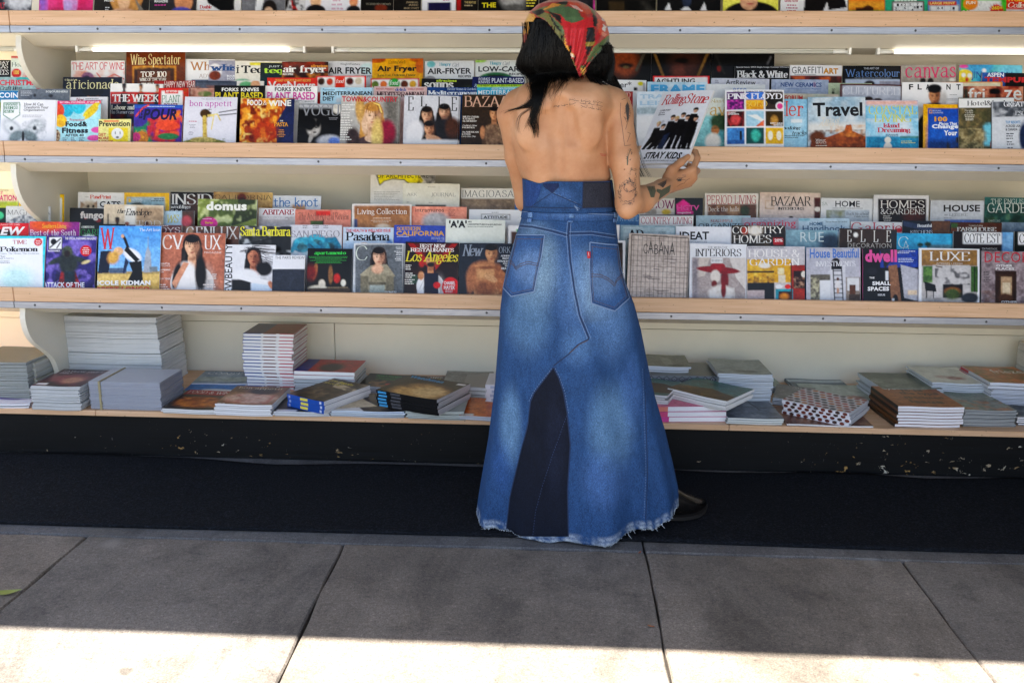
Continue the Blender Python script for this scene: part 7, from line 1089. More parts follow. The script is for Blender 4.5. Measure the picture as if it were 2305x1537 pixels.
# ---- signed distance pieces -> one continuous skin
class Vol:
    def __init__(s, lo, hi, h):
        s.lo = np.array(lo); s.h = h; n = np.ceil((np.array(hi)-s.lo)/h).astype(int)+1; s.n = n
        s.ax = [s.lo[i]+h*np.arange(n[i]) for i in range(3)]; s.f = np.full(n, .2, np.float32)
    def sub(s, lo, hi, m):
        sl = tuple(slice(max(0, int((lo[i]-m-s.lo[i])/s.h)), min(s.n[i], int((hi[i]+m-s.lo[i])/s.h)+2)) for i in range(3))
        X, Y, Z = np.meshgrid(*[s.ax[i][sl[i]] for i in range(3)], indexing='ij', sparse=True); return sl, X, Y, Z
    def add(s, sl, d, k):
        f = s.f[sl]; hh = np.clip(.5+.5*(f-d)/k, 0, 1); s.f[sl] = f*(1-hh)+d*hh-k*hh*(1-hh)
    def cut(s, sl, d, k):
        f = s.f[sl]; hh = np.clip(.5-.5*(f+d)/k, 0, 1); s.f[sl] = f*(1-hh)-d*hh+k*hh*(1-hh)
    def cone(s, a, b, ra, rb, k=.012, neg=False, m=None):
        a, b = np.array(a), np.array(b); R_ = max(ra, rb); sl, X, Y, Z = s.sub(np.minimum(a, b)-R_, np.maximum(a, b)+R_, m or max(k*1.5, .02))
        d = b-a; L2 = d@d+1e-12; t = np.clip(((X-a[0])*d[0]+(Y-a[1])*d[1]+(Z-a[2])*d[2])/L2, 0, 1)
        q = np.sqrt((X-a[0]-t*d[0])**2+(Y-a[1]-t*d[1])**2+(Z-a[2]-t*d[2])**2)-(ra+(rb-ra)*t)
        (s.cut if neg else s.add)(sl, q.astype(np.float32), k)
    def chain(s, pts, rad, k=.012):
        for i in range(len(pts)-1): s.cone(pts[i], pts[i+1], rad[i], rad[i+1], k)
    def ell(s, c, r, k=.015, rot=None, neg=False):
        c = np.array(c); r = np.array(r); sl, X, Y, Z = s.sub(c-r.max(), c+r.max(), max(.03, k*1.5)); x, y, z = X-c[0], Y-c[1], Z-c[2]
        if rot is not None:
            M_ = np.array(rot.transposed()); x, y, z = M_[0][0]*x+M_[0][1]*y+M_[0][2]*z, M_[1][0]*x+M_[1][1]*y+M_[1][2]*z, M_[2][0]*x+M_[2][1]*y+M_[2][2]*z
        k0 = np.sqrt((x/r[0])**2+(y/r[1])**2+(z/r[2])**2)+1e-6; k1 = np.sqrt((x/r[0]**2)**2+(y/r[1]**2)**2+(z/r[2]**2)**2)+1e-6
        d = (k0*(k0-1)/k1).astype(np.float32); (s.cut if neg else s.add)(sl, d, k)
    def loft(s, zs, cx, a, cy, b, k=.02, p=2.3):
        o_ = np.argsort(zs); zs, cx, a, cy, b = [np.array(v)[o_] for v in (zs, cx, a, cy, b)]
        sl, X, Y, Z = s.sub((-.4, YT-.3, zs[0]), (.5, YT+.3, zs[-1]), .03)
        z = np.clip(Z, zs[0], zs[-1]); I = lambda v: np.interp(z.ravel(), zs, v).reshape(z.shape)
        A, B = I(a), I(b); q = (np.abs((X-I(cx))/A)**p+np.abs((Y-I(cy))/B)**p)**(1/p); d = (q-1)*np.minimum(A, B)
        d = np.maximum(d, np.maximum(zs[0]-Z, Z-zs[-1])); s.add(sl, d.astype(np.float32), k)
    def mesh(s, it=2):
        f = s.f; ins = f < 0; nx, ny, nz = f.shape
        c = [ins[i:nx-1+i, j:ny-1+j, k:nz-1+k] for i in (0, 1) for j in (0, 1) for k in (0, 1)]
        cnt = sum(x.astype(np.int8) for x in c); act = (cnt > 0) & (cnt < 8); idx = np.argwhere(act); vid = np.full(act.shape, -1, np.int32); vid[act] = np.arange(len(idx))
        acc = np.zeros((len(idx), 3)); num = np.zeros(len(idx))
        cor = [(i, j, k) for i in (0, 1) for j in (0, 1) for k in (0, 1)]
        for u in cor:
            for ax_ in range(3):
                if u[ax_]: continue
                w_ = list(u); w_[ax_] = 1; fa = f[tuple((idx+u).T)]; fb = f[tuple((idx+w_).T)]; cr = (fa < 0) != (fb < 0)
                t = np.where(cr, fa/(fa-fb+1e-12), 0); P_ = np.array(u, float)[None].repeat(len(idx), 0); P_[:, ax_] += t; acc[cr] += P_[cr]; num[cr] += 1
        V = s.lo+s.h*(idx+acc/num[:, None]); F_ = []
        for ax_ in range(3):
            b1, b2 = [(1, 2), (2, 0), (0, 1)][ax_]; n0 = [slice(None)]*3; n1 = [slice(None)]*3; n0[ax_] = slice(0, -1); n1[ax_] = slice(1, None)
            A, B = ins[tuple(n0)], ins[tuple(n1)]; e = np.argwhere(A != B)
            e = e[(e[:, b1] > 0) & (e[:, b2] > 0) & (e[:, b1] < f.shape[b1]-1) & (e[:, b2] < f.shape[b2]-1)]
            fl = A[tuple(e.T)]; q = []
            for d1, d2 in ((-1, -1), (0, -1), (0, 0), (-1, 0)):
                g_ = e.copy(); g_[:, b1] += d1; g_[:, b2] += d2; q.append(vid[tuple(g_.T)])
            q = np.stack(q, 1); q[~fl] = q[~fl][:, ::-1]; F_.append(q)
        F_ = np.concatenate(F_); F_ = F_[(F_ >= 0).all(1)]
        for _ in range(it):                                          # light smoothing along the quads
            S = np.zeros_like(V); N = np.zeros(len(V))
            for a, b in ((0, 1), (1, 2), (2, 3), (3, 0)):
                np.add.at(S, F_[:, a], V[F_[:, b]]); np.add.at(S, F_[:, b], V[F_[:, a]]); np.add.at(N, F_[:, a], 1); np.add.at(N, F_[:, b], 1)
            V = V*.55+.45*S/N[:, None]
        return V, F_
def np_mesh(name, V, F_, m, parent=None, cols=None):
    me = bpy.data.meshes.new(name); n = len(F_); F_ = np.asarray(F_, np.int32)
    me.vertices.add(len(V)); me.vertices.foreach_set('co', np.asarray(V, np.float32).ravel()); me.loops.add(4*n); me.loops.foreach_set('vertex_index', F_.ravel())
    me.polygons.add(n); me.polygons.foreach_set('loop_start', np.arange(0, 4*n, 4, dtype=np.int32)); me.polygons.foreach_set('loop_total', np.full(n, 4, np.int32))
    me.update(calc_edges=True); me.polygons.foreach_set('use_smooth', np.ones(n, bool)); me.materials.append(m)
    if cols is not None: color_attr(me, cols)
    o = link(bpy.data.objects.new(name, me), parent); return o
def skin_mat():
    m = mat('skin', 'c98b63', .48, spec=.35); t = NT(m); v = t.coords()
    n = t.noise(v, 9, 6, .65); f_ = t.noise(v, 260, 3); vo = t.n('TexVoronoi'); vo.inputs['Scale'].default_value = 26; t.l(v, vo.inputs['Vector'])
    c = t.ramp(n, [(.25, 'a9724e'), (.5, 'b98661'), (.76, 'c89a77')]); mole = t.math('MULTIPLY', t.ramp(vo.outputs['Distance'], [(.045, 'ffffff'), (.075, '000000')]), t.ramp(vo.outputs['Color'], [(.62, '000000'), (.65, 'ffffff')])); c = t.mix(t.math('MULTIPLY', mole, .75), c, '6a3a26'); t.color(c); t.rough(t.ramp(n, [(.3, (.55,)*3), (.7, (.40,)*3)]))
    t.b.inputs['Subsurface Weight'].default_value = .12; t.b.inputs['Subsurface Radius'].default_value = (.012, .005, .003); t.b.inputs['Subsurface Scale'].default_value = .6
    t.bump(f_, .12, .001); return m
SKIN = skin_mat()
person = empty('person', (W3(1260, 1215)[0], 2.78, 0.01))
tag(person, 'person seen from behind in flower headscarf and patched long denim skirt, reading a magazine', 'person')
pinv = Matrix.Translation(-Vector(person.location))
def PP(o): o.parent = person; o.matrix_parent_inverse = pinv; return o
def body():
    v = Vol((-.30, 2.50, .70), (.56, 3.04, 1.66), .0042)
    rows = [(212, 1196, 1348, .070), (226, 1168, 1378, .088), (244, 1150, 1388, .097), (268, 1146, 1376, .102), (295, 1147, 1367, .105), (330, 1152, 1367, .104), (370, 1163, 1371, .098), (400, 1174, 1376, .092), (412, 1186, 1368, .084), (440, 1190, 1366, .082), (475, 1190, 1368, .086), (530, 1182, 1368, .095), (600, 1172, 1368, .102), (690, 1170, 1365, .095), (760, 1170, 1360, .09)]
    zs, cx, a, cy, b = [], [], [], [], []
    for py, l, r, dep in rows:
        L, Rr = W3(l, py), W3(r, py); zs.append((L[2]+Rr[2])/2); cx.append((L[0]+Rr[0])/2); a.append((Rr[0]-L[0])/2); b.append(dep)
        cy.append(YT+.012*math.sin((py-200)/560*math.pi)+(.02 if py < 235 else 0))
    v.loft(zs, cx, a, cy, b, .01)
    # trapezius and neck
    nb = W3(1270, 205, YT+.012); nt = W3(1273, 120, YT+.045); v.cone(nb, nt, .053, .047, .035)
    for sx, q in ((-1, (1165, 232)), (1, (1376, 226))): v.cone(W3(1272+sx*26, 190, YT+.005), W3(*q, YT+.005), .036, .034, .045)
    # head with a plain face turned down towards the page
    hc = W3(1276, 88, YT+.075); v.ell(hc, (.072, .09, .108), .03); v.ell(hc+np.array([0, .045, -.055]), (.052, .055, .06), .03)
    v.cone(hc+np.array([.0, .092, .0]), hc+np.array([.0, .112, -.034]), .008, .013, .012); v.ell(hc+np.array([0, .085, -.066]), (.024, .012, .010), .008); v.ell(hc+np.array([0, .083, -.105]), (.022, .018, .016), .02)
    for sx in (-1, 1): v.ell(hc+np.array([sx*.03, .088, .012]), (.017, .012, .011), .01, neg=True); v.ell(hc+np.array([sx*.075, .0, -.01]), (.010, .02, .032), .01)
    # shoulder blades, spine, loin muscles
    bk = lambda px, py, off: W3(px, py, YT-.1+off)
    v.ell(bk(1320, 278, .013), (.046, .022, .068), .026, Matrix.Rotation(R(-16), 3, 'Y')); v.ell(bk(1194, 284, .014), (.042, .021, .066), .026, Matrix.Rotation(R(16), 3, 'Y')); v.cone(bk(1330, 225, .05), bk(1262, 232, .05), .05, .05, .04); v.cone(bk(1200, 230, .05), bk(1262, 232, .05), .05, .05, .04)
    v.cone(bk(1282, 255, -.010), bk(1290, 316, -.008), .017, .018, .014, neg=True); v.cone(bk(1290, 316, -.008), bk(1318, 346, -.006), .017, .012, .016, neg=True); v.cone(bk(1228, 264, -.010), bk(1216, 328, -.008), .015, .017, .018, neg=True)
    v.cone(bk(1262, 232, -.012), bk(1250, 320, -.006), .020, .022, .016, neg=True); v.cone(bk(1250, 320, -.006), bk(1254, 412, .003), .022, .023, .018, neg=True)
    v.cone(bk(1222, 335, .054), bk(1228, 400, .058), .045, .045, .03); v.cone(bk(1298, 335, .054), bk(1292, 400, .058), .045, .045, .03)
    # right arm
    sh, el_, wr = W3(1390, 243, YT+.0), W3(1415, 458, 2.665), W3(1506, 416, 2.835)
    mid = sh*.45+el_*.55+np.array([.004, -.004, 0])
    v.chain([W3(1383, 236, YT), sh+np.array([.002, 0, -.018]), mid, el_], [.046, .0425, .0405, .037], .016)
    el2 = W3(1411, 474, 2.648); v.cone(el_, el2, .034, .026, .018)
    fm = el_*.68+wr*.32+np.array([0, .0, -.006]); v.chain([el_, fm, el_*.2+wr*.8, wr], [.036, .0385, .026, .0225], .014)
    # right hand: metacarpals, curled fingers behind the page, thumb in front
    Kn = [W3(1559, 382, 2.872), W3(1560, 394, 2.884), W3(1556, 406, 2.892), W3(1548, 415, 2.896)]; Wb = [wr+np.array([-.003, .006, .010]), wr+np.array([.0, .010, .003]), wr+np.array([.001, .011, -.006]), wr+np.array([-.001, .010, -.013])]
    for a_, b_, r_ in zip(Wb, Kn, (.0135, .013, .0125, .0115)): v.cone(a_, b_, .0145, r_, .012)
    v.cone(wr, (Kn[1]+Kn[2])/2, .020, .014, .012)
    fing = [[(1570, 357, 2.902), (1566, 343, 2.932), (1553, 338, 2.952)], [(1569, 385, 2.930), (1552, 374, 2.952), (1535, 366, 2.958)], [(1563, 402, 2.935), (1545, 392, 2.958), (1529, 384, 2.962)], [(1553, 415, 2.932), (1537, 407, 2.954), (1524, 400, 2.960)]]
    for K, fg, r_ in zip(Kn, fing, (.0098, .0100, .0095, .0086)):
        p = [K]+[W3(*q) for q in fg]; v.chain(p, [r_*1.22, r_*1.06, r_*.95, r_*.82], .004)
    th = [W3(1503, 400, 2.838), W3(1511, 383, 2.850), W3(1532, 366, 2.872), W3(1549, 353, 2.890)]; v.chain(th, [.017, .0145, .0118, .0092], .008)
    # left arm, folded in front of her
    ls, le, lw = W3(1156, 250, YT+.005), W3(1186, 452, 2.80), W3(1275, 420, 2.955)
    v.chain([W3(1166, 238, YT), ls+np.array([-.004, 0, -.012]), ls*.5+le*.5+np.array([-.006, 0, 0]), le], [.045, .0425, .039, .035], .016)
    v.chain([le, le*.7+lw*.3, lw], [.035, .036, .0225], .014)
    lk = [lw+np.array([.052, .035-.002*i, .022-.014*i]) for i in range(4)]
    for i, K in enumerate(lk):
        v.cone(lw, K, .016, .0115, .012); d1 = K+np.array([.03, .012, .004]); d2 = d1+np.array([.018, -.012, .0]); d3 = d2+np.array([.004, -.016, -.002]); v.chain([K, d1, d2, d3], [.011, .0095, .0088, .0078], .004)
    v.chain([lw+np.array([.012, .0, .016]), lw+np.array([.04, -.004, .034]), lw+np.array([.068, .002, .036])], [.014, .012, .0092], .008)
    V, F_ = v.mesh(2)
    return PP(np_mesh('body', V, F_, SKIN))
bodyo = body()
def bvh_of(o):
    me = o.data; V = np.zeros(len(me.vertices)*3); me.vertices.foreach_get('co', V); V = V.reshape(-1, 3)
    return BVHTree.FromPolygons(V.tolist(), [tuple(p.vertices) for p in me.polygons])
BB = bvh_of(bodyo)
def hit(bv, px, py, off=.0008):
    d = Vector(ray(px, py)).normalized(); p, n, i, t = bv.ray_cast(Vector(O), d)
    if p is None: return None, None
    if n.dot(d) > 0: n = -n
    return p+n*off, n
# ---------------------------------------------------------------- clothing
def denim_mat(name='denim', weave=1.):
    m = mat(name, 'ffffff', .8, spec=.2); t = NT(m); a = t.n('Attribute'); a.attribute_name = 'Col'
    v = t.coords((1, 1, 1)); tw = t.noise(t.coords((900, 900, 260)), 1, 2, .6); bl = t.noise(t.coords((1, 1, .35)), 60, 6, .75); ft = t.noise(v, 700, 2); gr = t.noise(t.coords((1, 1, .6)), 330, 2, .5)
    c = t.mix(1., a.outputs['Color'], t.ramp(tw, [(.3, (.62,)*3), (.5, (.9,)*3), (.75, (1.5, 1.42, 1.34))]), 'MULTIPLY')
    c = t.mix(1., c, t.ramp(bl, [(.3, (.74,)*3), (.7, (1.16,)*3)]), 'MULTIPLY')
    c = t.mix(1., c, t.ramp(gr, [(.3, (.74,)*3), (.5, (.98,)*3), (.7, (1.32, 1.28, 1.24))]), 'MULTIPLY')
    t.color(c); t.bump(t.math('ADD', t.math('MULTIPLY', ft, .6), tw), .35, .0012); return m
DENIM = denim_mat(); THREAD = mat('pale_denim_thread', '7288ab', .85); TAN = mat('brown_stitching', '5c4634', .8); DKTH = mat('dark_seam', '1a2c4e', .9)
DL, DM, DD, DN = '7f9cc4', '284a7a', '27498a', '141b30'
# silhouette rows of the skirt and corset: (py, left, right, half depth, axis Y)
ROWS = [(404, 1177, 1377, .100, 2.722), (432, 1178, 1381, .101, 2.724), (468, 1179, 1384, .104, 2.726), (488, 1176, 1385, .108, 2.728), (505, 1171, 1386, .113, 2.730), (530, 1163, 1388, .122, 2.732), (582, 1147, 1393, .133, 2.736), (608, 1141, 1396, .137, 2.738),
        (644, 1134, 1407, .140, 2.742), (693, 1128, 1425, .142, 2.747), (758, 1124, 1440, .146, 2.752), (813, 1120, 1449, .150, 2.757), (872, 1116, 1459, .155, 2.762), (928, 1110, 1470, .160, 2.768), (1011, 1101, 1490, .168, 2.775), (1097, 1088, 1506, .178, 2.782), (1160, 1079, 1516, .186, 2.787), (1205, 1074, 1518, .190, 2.790)]
def ring(py):
    r = np.array(ROWS, float); l, rr, b, y = [np.interp(py, r[:, 0], r[:, i]) for i in (1, 2, 3, 4)]
    L, Rr = W3(l, py, y), W3(rr, py, y); return (L[0]+Rr[0])/2, (Rr[0]-L[0])/2, y, b, (L[2]+Rr[2])/2
HEMX = [-1.1, -1, -.75, -.45, -.2, .0, .2, .35, .55, .72, .80, .9, 1, 1.1]; HEMZ = [.03, .03, .018, .012, .006, .010, .014, .034, .040, .030, .050, .066, .078, .08]
def skirt_pt(th, t, py0, py1, inset=0.):
    py = py0+(py1-py0)*t; cx, a, cy, b, z = ring(py); c, s_ = math.cos(th), math.sin(th)
    if py1 > 1100:                                   # hem line is uneven
        zt_ = ring(py0)[4]; zb = np.interp(c, HEMX, HEMZ)+.004*math.sin(th*9)+.0025*math.sin(th*23+1); z = zt_+(zb-zt_)*t
        f = t**1.6; fold = .022*f*(math.sin(th*5+.7)+.6*math.sin(th*9+2.1)+.35*math.sin(th*15+.4))*(.5+.5*abs(s_)) + .004*f*math.sin(th*17)
        fold += -.010*math.exp(-((th-2.25)/.10)**2)*max(0, t-.25)*1.4+.014*math.exp(-((th-1.95)/.22)**2)*max(0, t-.3)
    else: fold = 0
    e = 2/2.25; X = cx+(a+fold*.3-inset)*math.copysign(abs(c)**e, c); Y = cy-(b+fold-inset)*math.copysign(abs(s_)**e, s_)
    if py1 > 1100:                                   # small creases: whiskers over the seat, drag lines lower down
        wr_ = 1.6*(.0016*math.sin(py*.09+c*7)*math.exp(-((py-560)/60)**2)+.0022*math.sin(py*.055-c*9+2*math.sin(c*5))*math.exp(-((py-900)/170)**2)+.0015*math.sin(py*.13+c*4)*math.exp(-((py-1010)/60)**2)*(c > .2))
        Y -= wr_*abs(s_)
    if py < 700: Y -= .016*math.exp(-((py-620)/75)**2)*(math.exp(-((c+.42)/.30)**2)+math.exp(-((c-.42)/.30)**2))*(s_ > 0)     # seat
    return X, Y, z
def paint_px(V, layers, base):
    """colour of cloth at each vertex; layers are shapes with soft edges: (kind, params, colour, strength)"""
    P_ = project(V); x, y = P_[:, 0], P_[:, 1]; C = np.tile(lin(base), (len(V), 1))
    for kind, p, c, a in layers:
        if kind == 'e': m = np.clip(1.4-1.4*np.sqrt(((x-p[0])/p[2])**2+((y-p[1])/p[3])**2), 0, 1); m = m*m*(3-2*m)
        elif kind == 'g':
            m = np.zeros(len(x), bool); n = len(p)
            for i in range(n):
                (xa, ya), (xb, yb) = p[i], p[(i+1) % n]
                if ya != yb: m ^= ((ya > y) != (yb > y)) & (x < (xb-xa)*(y-ya)/(yb-ya)+xa)
            m = m.astype(float)
        m = (m*a)[:, None]; C = C*(1-m)+lin(c)*m
    return C
FADE = [('e', (1205, 600, 75, 130), '86a6bf', .65), ('e', (1345, 640, 80, 110), '8aa9c2', .7), ('e', (1190, 720, 70, 110), '6288ae', .5), ('e', (1375, 720, 60, 120), '5f86ba', .55), ('e', (1290, 640, 60, 150), '5a7fb4', .45),
        ('e', (1150, 960, 34, 120), '668db4', .7), ('e', (1375, 960, 70, 130), '658db4', .65), ('e', (1360, 1080, 70, 90), '4f74b0', .5), ('e', (1300, 780, 50, 60), '5c84b6', .45), ('e', (1420, 880, 30, 120), '4a70ae', .4)]
def shell(name, py0, py1, nth, nt, layers, base, parent=None):
    V = []
    for j in range(nt+1):
        for i in range(nth): V.append(skirt_pt(-math.pi/2+2*math.pi*i/nth, j/nt, py0, py1))
    F_ = [(j*nth+i, j*nth+(i+1) % nth, (j+1)*nth+(i+1) % nth, (j+1)*nth+i) for j in range(nt) for i in range(nth)]
    V = np.array(V); F_ = np.array(F_)[:, ::-1]; o = np_mesh(name, V, F_, DENIM, None, paint_px(V, layers, base))
    md = o.modifiers.new('cloth', 'SOLIDIFY'); md.thickness = .0018; md.offset = -1
    return PP(o)
skirt = shell('skirt', 488, 1205, 260, 150, FADE+[('e', (1130, 1050, 30, 80), '335a9c', .4)], DM)
SKB = bvh_of(skirt)
corset = shell('corset', 405, 474, 200, 26, [('e', (1250, 440, 60, 26), '41639a', .6), ('e', (1195, 440, 22, 40), '22407a', .6)], '254572')
# corset top edge dips a little
for v in corset.data.vertices:
    p = project(np.array(v.co)); 
    if p[1] < 415 and v.co.y < 2.72: v.co.z += (-.008*math.exp(-((p[0]-1215)/14)**2)+.003*math.exp(-((p[0]-1180)/10)**2))*(415-p[1])/10
COB = bvh_of(corset)
waist = shell('waistband', 474, 490, 200, 6, [('e', (1300, 482, 120, 12), '5a7cae', .4)], '2f5184'); WAB = bvh_of(waist)
for v in waist.data.vertices:
    c = Vector((ring(480)[0], 2.727, v.co.z)); v.co = c+(v.co-c)*1.018
def patch(name, bv, left, right, py0, py1, off, col, parent, nx=24, ny=40, m=DENIM, layers=(), rim=.0):
    """a piece of cloth lying on the garment: left/right are edge polylines (py, px)"""
    V = []; ok = True
    for j in range(ny+1):
        py = py0+(py1-py0)*j/ny; l = np.interp(py, *zip(*left)); r_ = np.interp(py, *zip(*right))
        for i in range(nx+1):
            p, n = hit(bv, l+(r_-l)*i/nx, py, off)
            V.append(p if p is not None else (V[-1] if V else Vector((0, 0, 0))))
    F_ = [(j*(nx+1)+i, j*(nx+1)+i+1, (j+1)*(nx+1)+i+1, (j+1)*(nx+1)+i) for j in range(ny) for i in range(nx)]
    V = np.array([tuple(p) for p in V]); o = np_mesh(name, V, np.array(F_)[:, ::-1], m, None, paint_px(V, list(layers), col))
    md = o.modifiers.new('cloth', 'SOLIDIFY'); md.thickness = .0016; md.offset = 0
    o.parent = parent; o.matrix_parent_inverse = Matrix() if parent is not person else pinv
    if parent is not person: o.matrix_parent_inverse = (pinv.inverted()@Matrix()).inverted()@Matrix() if False else Matrix()
    return o
def ribbon(name, bv, pts, wd, m, parent, off=.002, dash=0, lift=.0007):
    """a stitched line or seam that follows the cloth"""
    dense = []
    for a, b in zip(pts[:-1], pts[1:]):
        n = max(2, int(math.hypot(b[0]-a[0], b[1]-a[1])/3))
        for k in range(n): dense.append((a[0]+(b[0]-a[0])*k/n, a[1]+(b[1]-a[1])*k/n))
    dense.append(pts[-1]); H_ = [hit(bv, *q, off) for q in dense]; H_ = [h for h in H_ if h[0] is not None]
    V, F_ = [], []
    for i, (p, n) in enumerate(H_):
        a, b = H_[max(i-1, 0)][0], H_[min(i+1, len(H_)-1)][0]; d = (b-a); d = d.normalized() if d.length > 1e-9 else Vector((0, 0, 1)); s_ = n.cross(d)*wd/2
        V += [p-s_, p+n*lift, p+s_]
    for i in range(len(H_)-1):
        if dash and (i//dash) % 2: continue
        for k in (0, 1): F_.append((3*i+k, 3*i+k+1, 3*i+k+4, 3*i+k+3))
    if not F_: return None
    o = np_mesh(name, np.array([tuple(q) for q in V]), np.array(F_), m); o.parent = parent
    o.matrix_parent_inverse = pinv if parent is person else Matrix(); return o
# NOTE: garment parts hang on the person; their own pieces hang on them with the same world frame
def sub(o, parent):
    o.parent = parent; o.matrix_parent_inverse = Matrix(); return o
# corset: darker grey panel on the right, seams, diamond patch
patch('dark_corset_panel', COB, [(406, 1312), (470, 1310)], [(406, 1372), (470, 1380)], 406.5, 468, .002, '2b2d38', corset, 16, 16)
patch('corset_side', COB, [(406, 1183), (470, 1183)], [(406, 1222), (440, 1215), (470, 1196)], 408, 466, .0012, '24427c', corset, 12, 16)
patch('dark_diamond_patch', COB, [(412, 1222), (422, 1226), (434, 1243)], [(412, 1258), (420, 1258), (434, 1246)], 413, 434, .002, '1d2a50', corset, 10, 10)
for pts in ([(1312, 406), (1310, 470)], [(1222, 412), (1243, 435), (1258, 421)], [(1246, 436), (1310, 464)], [(1240, 436), (1196, 466)], [(1184, 466), (1240, 468), (1308, 469), (1378, 467)]): ribbon('seam', COB, pts, .0022, DKTH, corset, .0032)
ribbon('stitching', COB, [(1246, 433), (1300, 458)], .0009, THREAD, corset, .003, 2)
for k in range(5): ribbon('loose_thread', COB, [(1292+3*k, 462+2*k), (1300-2*k, 468-k), (1298+k, 474)], .0012, THREAD, corset, .004)
# belt loops
for x, w_ in ((1197, 9), (1286, 11), (1381, 7)):
    patch('belt_loop', SKB, [(474, x-w_/2), (500, x-w_/2-2)], [(474, x+w_/2), (500, x+w_/2-2)], 489, 501, .007, '5276ac', skirt, 4, 6)
    patch('belt_loop', WAB, [(472, x-w_/2), (491, x-w_/2)], [(472, x+w_/2), (491, x+w_/2)], 473, 490, .007, '6486b6', waist, 4, 6)
    for s_ in (-1, 1): ribbon('stitching', SKB, [(x+s_*w_*.4, 490), (x+s_*w_*.4-2, 500)], .0011, THREAD, skirt, .0078)
ribbon('stitching', WAB, [(1178, 477), (1240, 478), (1300, 480), (1384, 484)], .0016, THREAD, waist, .0075)
# yoke seam, centre-back seam, diagonal
for dx, m_, wd in ((0, DKTH, .0042), (-4, THREAD, .0013), (4, THREAD, .0013)):
    ribbon('yoke_seam', SKB, [(1171, 509+dx), (1200, 511+dx), (1240, 520+dx), (1277, 530+dx)], wd, m_, skirt)
    ribbon('yoke_seam', SKB, [(1281, 526+dx), (1330, 525+dx), (1384, 533+dx)], wd, m_, skirt)
    ribbon('back_seam', SKB, [(1282+dx, 494), (1279+dx, 530), (1284+dx, 590), (1293+dx, 650), (1305+dx, 710), (1326+dx, 762)], wd, m_, skirt, .0022)
ribbon('back_seam', SKB, [(1326, 762), (1300, 776), (1280, 797), (1246, 823)], .004, DKTH, skirt, .0022)
ribbon('stitching', SKB, [(1324, 765), (1304, 775), (1282, 794)], .0015, TAN, skirt, .003)
# pockets
def pocket(L, Rr, py0, pybot, tip, arc, tabx=None):
    # L/Rr edge polylines down to the corner; tip = lowest point
    left = L+[(tip[1], tip[0])]; right = Rr+[(tip[1], tip[0])]
    o = patch('pocket', SKB, left, right, py0, tip[1]-.5, .003, '375c92', skirt, 22, 34, layers=[('e', ((L[0][1]+Rr[0][1])/2, (py0+tip[1])/2+5, 55, 60), '7292bd', .6)])
    out = [(x, y) for y, x in L]+[tip]+[(x, y) for y, x in Rr[::-1]]
    cx = sum(p[0] for p in out)/len(out); cy = sum(p[1] for p in out)/len(out)
    ins = [(x+(cx-x)*.06, y+(cy-y)*.05) for x, y in out]; ins2 = [(x+(cx-x)*.13, y+(cy-y)*.11) for x, y in out]
    ribbon('pocket_edge', SKB, out+[out[0]], .003, THREAD, o, .0044); ribbon('stitching', SKB, ins+[ins[0]], .0016, DKTH, o, .0048); ribbon('stitching', SKB, ins2, .0011, TAN, o, .0048)
    top = [(L[0][1]+2, L[0][0]+9), (Rr[0][1]-2, Rr[0][0]+9)]; ribbon('stitching', SKB, top, .0014, TAN, o, .0048)
    for d in (0, 5): ribbon('arc_stitching', SKB, [(x, y+d) for x, y in arc], .0016, TAN, o, .0049)
    return o
pocket([(529, 1165), (560, 1158), (600, 1147), (648, 1135)], [(530, 1227), (580, 1219), (620, 1210), (656, 1203)], 529.5, 657, (1153, 667), [(1150, 586), (1158, 592), (1164, 603), (1172, 595), (1190, 589), (1212, 594)])
pk = pocket([(546, 1327), (590, 1326), (640, 1327), (682, 1331)], [(552, 1388), (600, 1394), (640, 1404), (672, 1414)], 547, 690, (1382, 700), [(1329, 617), (1350, 618), (1366, 626), (1381, 639), (1386, 628), (1400, 617)])
RED = mat('red_woven_tab', 'b8202c', .6)
tabp = patch('red_tab', SKB, [(565, 1320), (582, 1321)], [(565, 1327), (582, 1327)], 566, 581, .0055, 'b8202c', pk, 4, 6, m=RED); ribbon('tab_print', SKB, [(1323, 568), (1323.5, 579)], .0012, mat('white_thread', 'e8e4e4', .8), pk, .0075, 2)
# midnight blue wedge and the seams of the gores
patch('dark_panel', SKB, [(826, 1246), (860, 1220), (885, 1202), (900, 1196), (950, 1190), (1050, 1165), (1120, 1148), (1205, 1138), (1240, 1137)], [(826, 1246.5), (850, 1258), (880, 1268), (930, 1277), (1000, 1284), (1100, 1278), (1240, 1280)], 827, 1206, .0022, '0e1526', skirt, 34, 110, layers=[('e', (1250, 1000, 30, 160), '151d32', .8)])
ribbon('panel_seam', SKB, [(1246, 826), (1222, 858), (1202, 885), (1195, 902), (1190, 950), (1165, 1050), (1148, 1120), (1139, 1204)], .0034, DKTH, skirt, .0035); ribbon('panel_seam', SKB, [(1246, 826), (1258, 850), (1268, 880), (1277, 930), (1284, 1000), (1278, 1100), (1280, 1206)], .0034, DKTH, skirt, .0035)
ribbon('stitching', SKB, [(1242, 829), (1217, 860), (1199, 885), (1192, 902)], .0012, THREAD, skirt, .0045, 1); ribbon('stitching', SKB, [(1250, 828), (1262, 852), (1272, 882), (1281, 932)], .0012, THREAD, skirt, .0045, 1)
ribbon('stitching', SKB, [(1276, 935), (1245, 1020), (1222, 1090), (1206, 1150), (1200, 1205)], .0010, mat('blue_thread', '3a4f80', .8), skirt, .005, 1)
for dx, m_, wd in ((0, DKTH, .003), (-4, THREAD, .0012)): ribbon('side_seam', SKB, [(1449+dx, 830), (1452+dx, 900), (1455+dx, 990), (1457+dx, 1060), (1455+dx, 1120), (1453+dx, 1168)], wd, m_, skirt, .002, 0 if dx == 0 else 1)
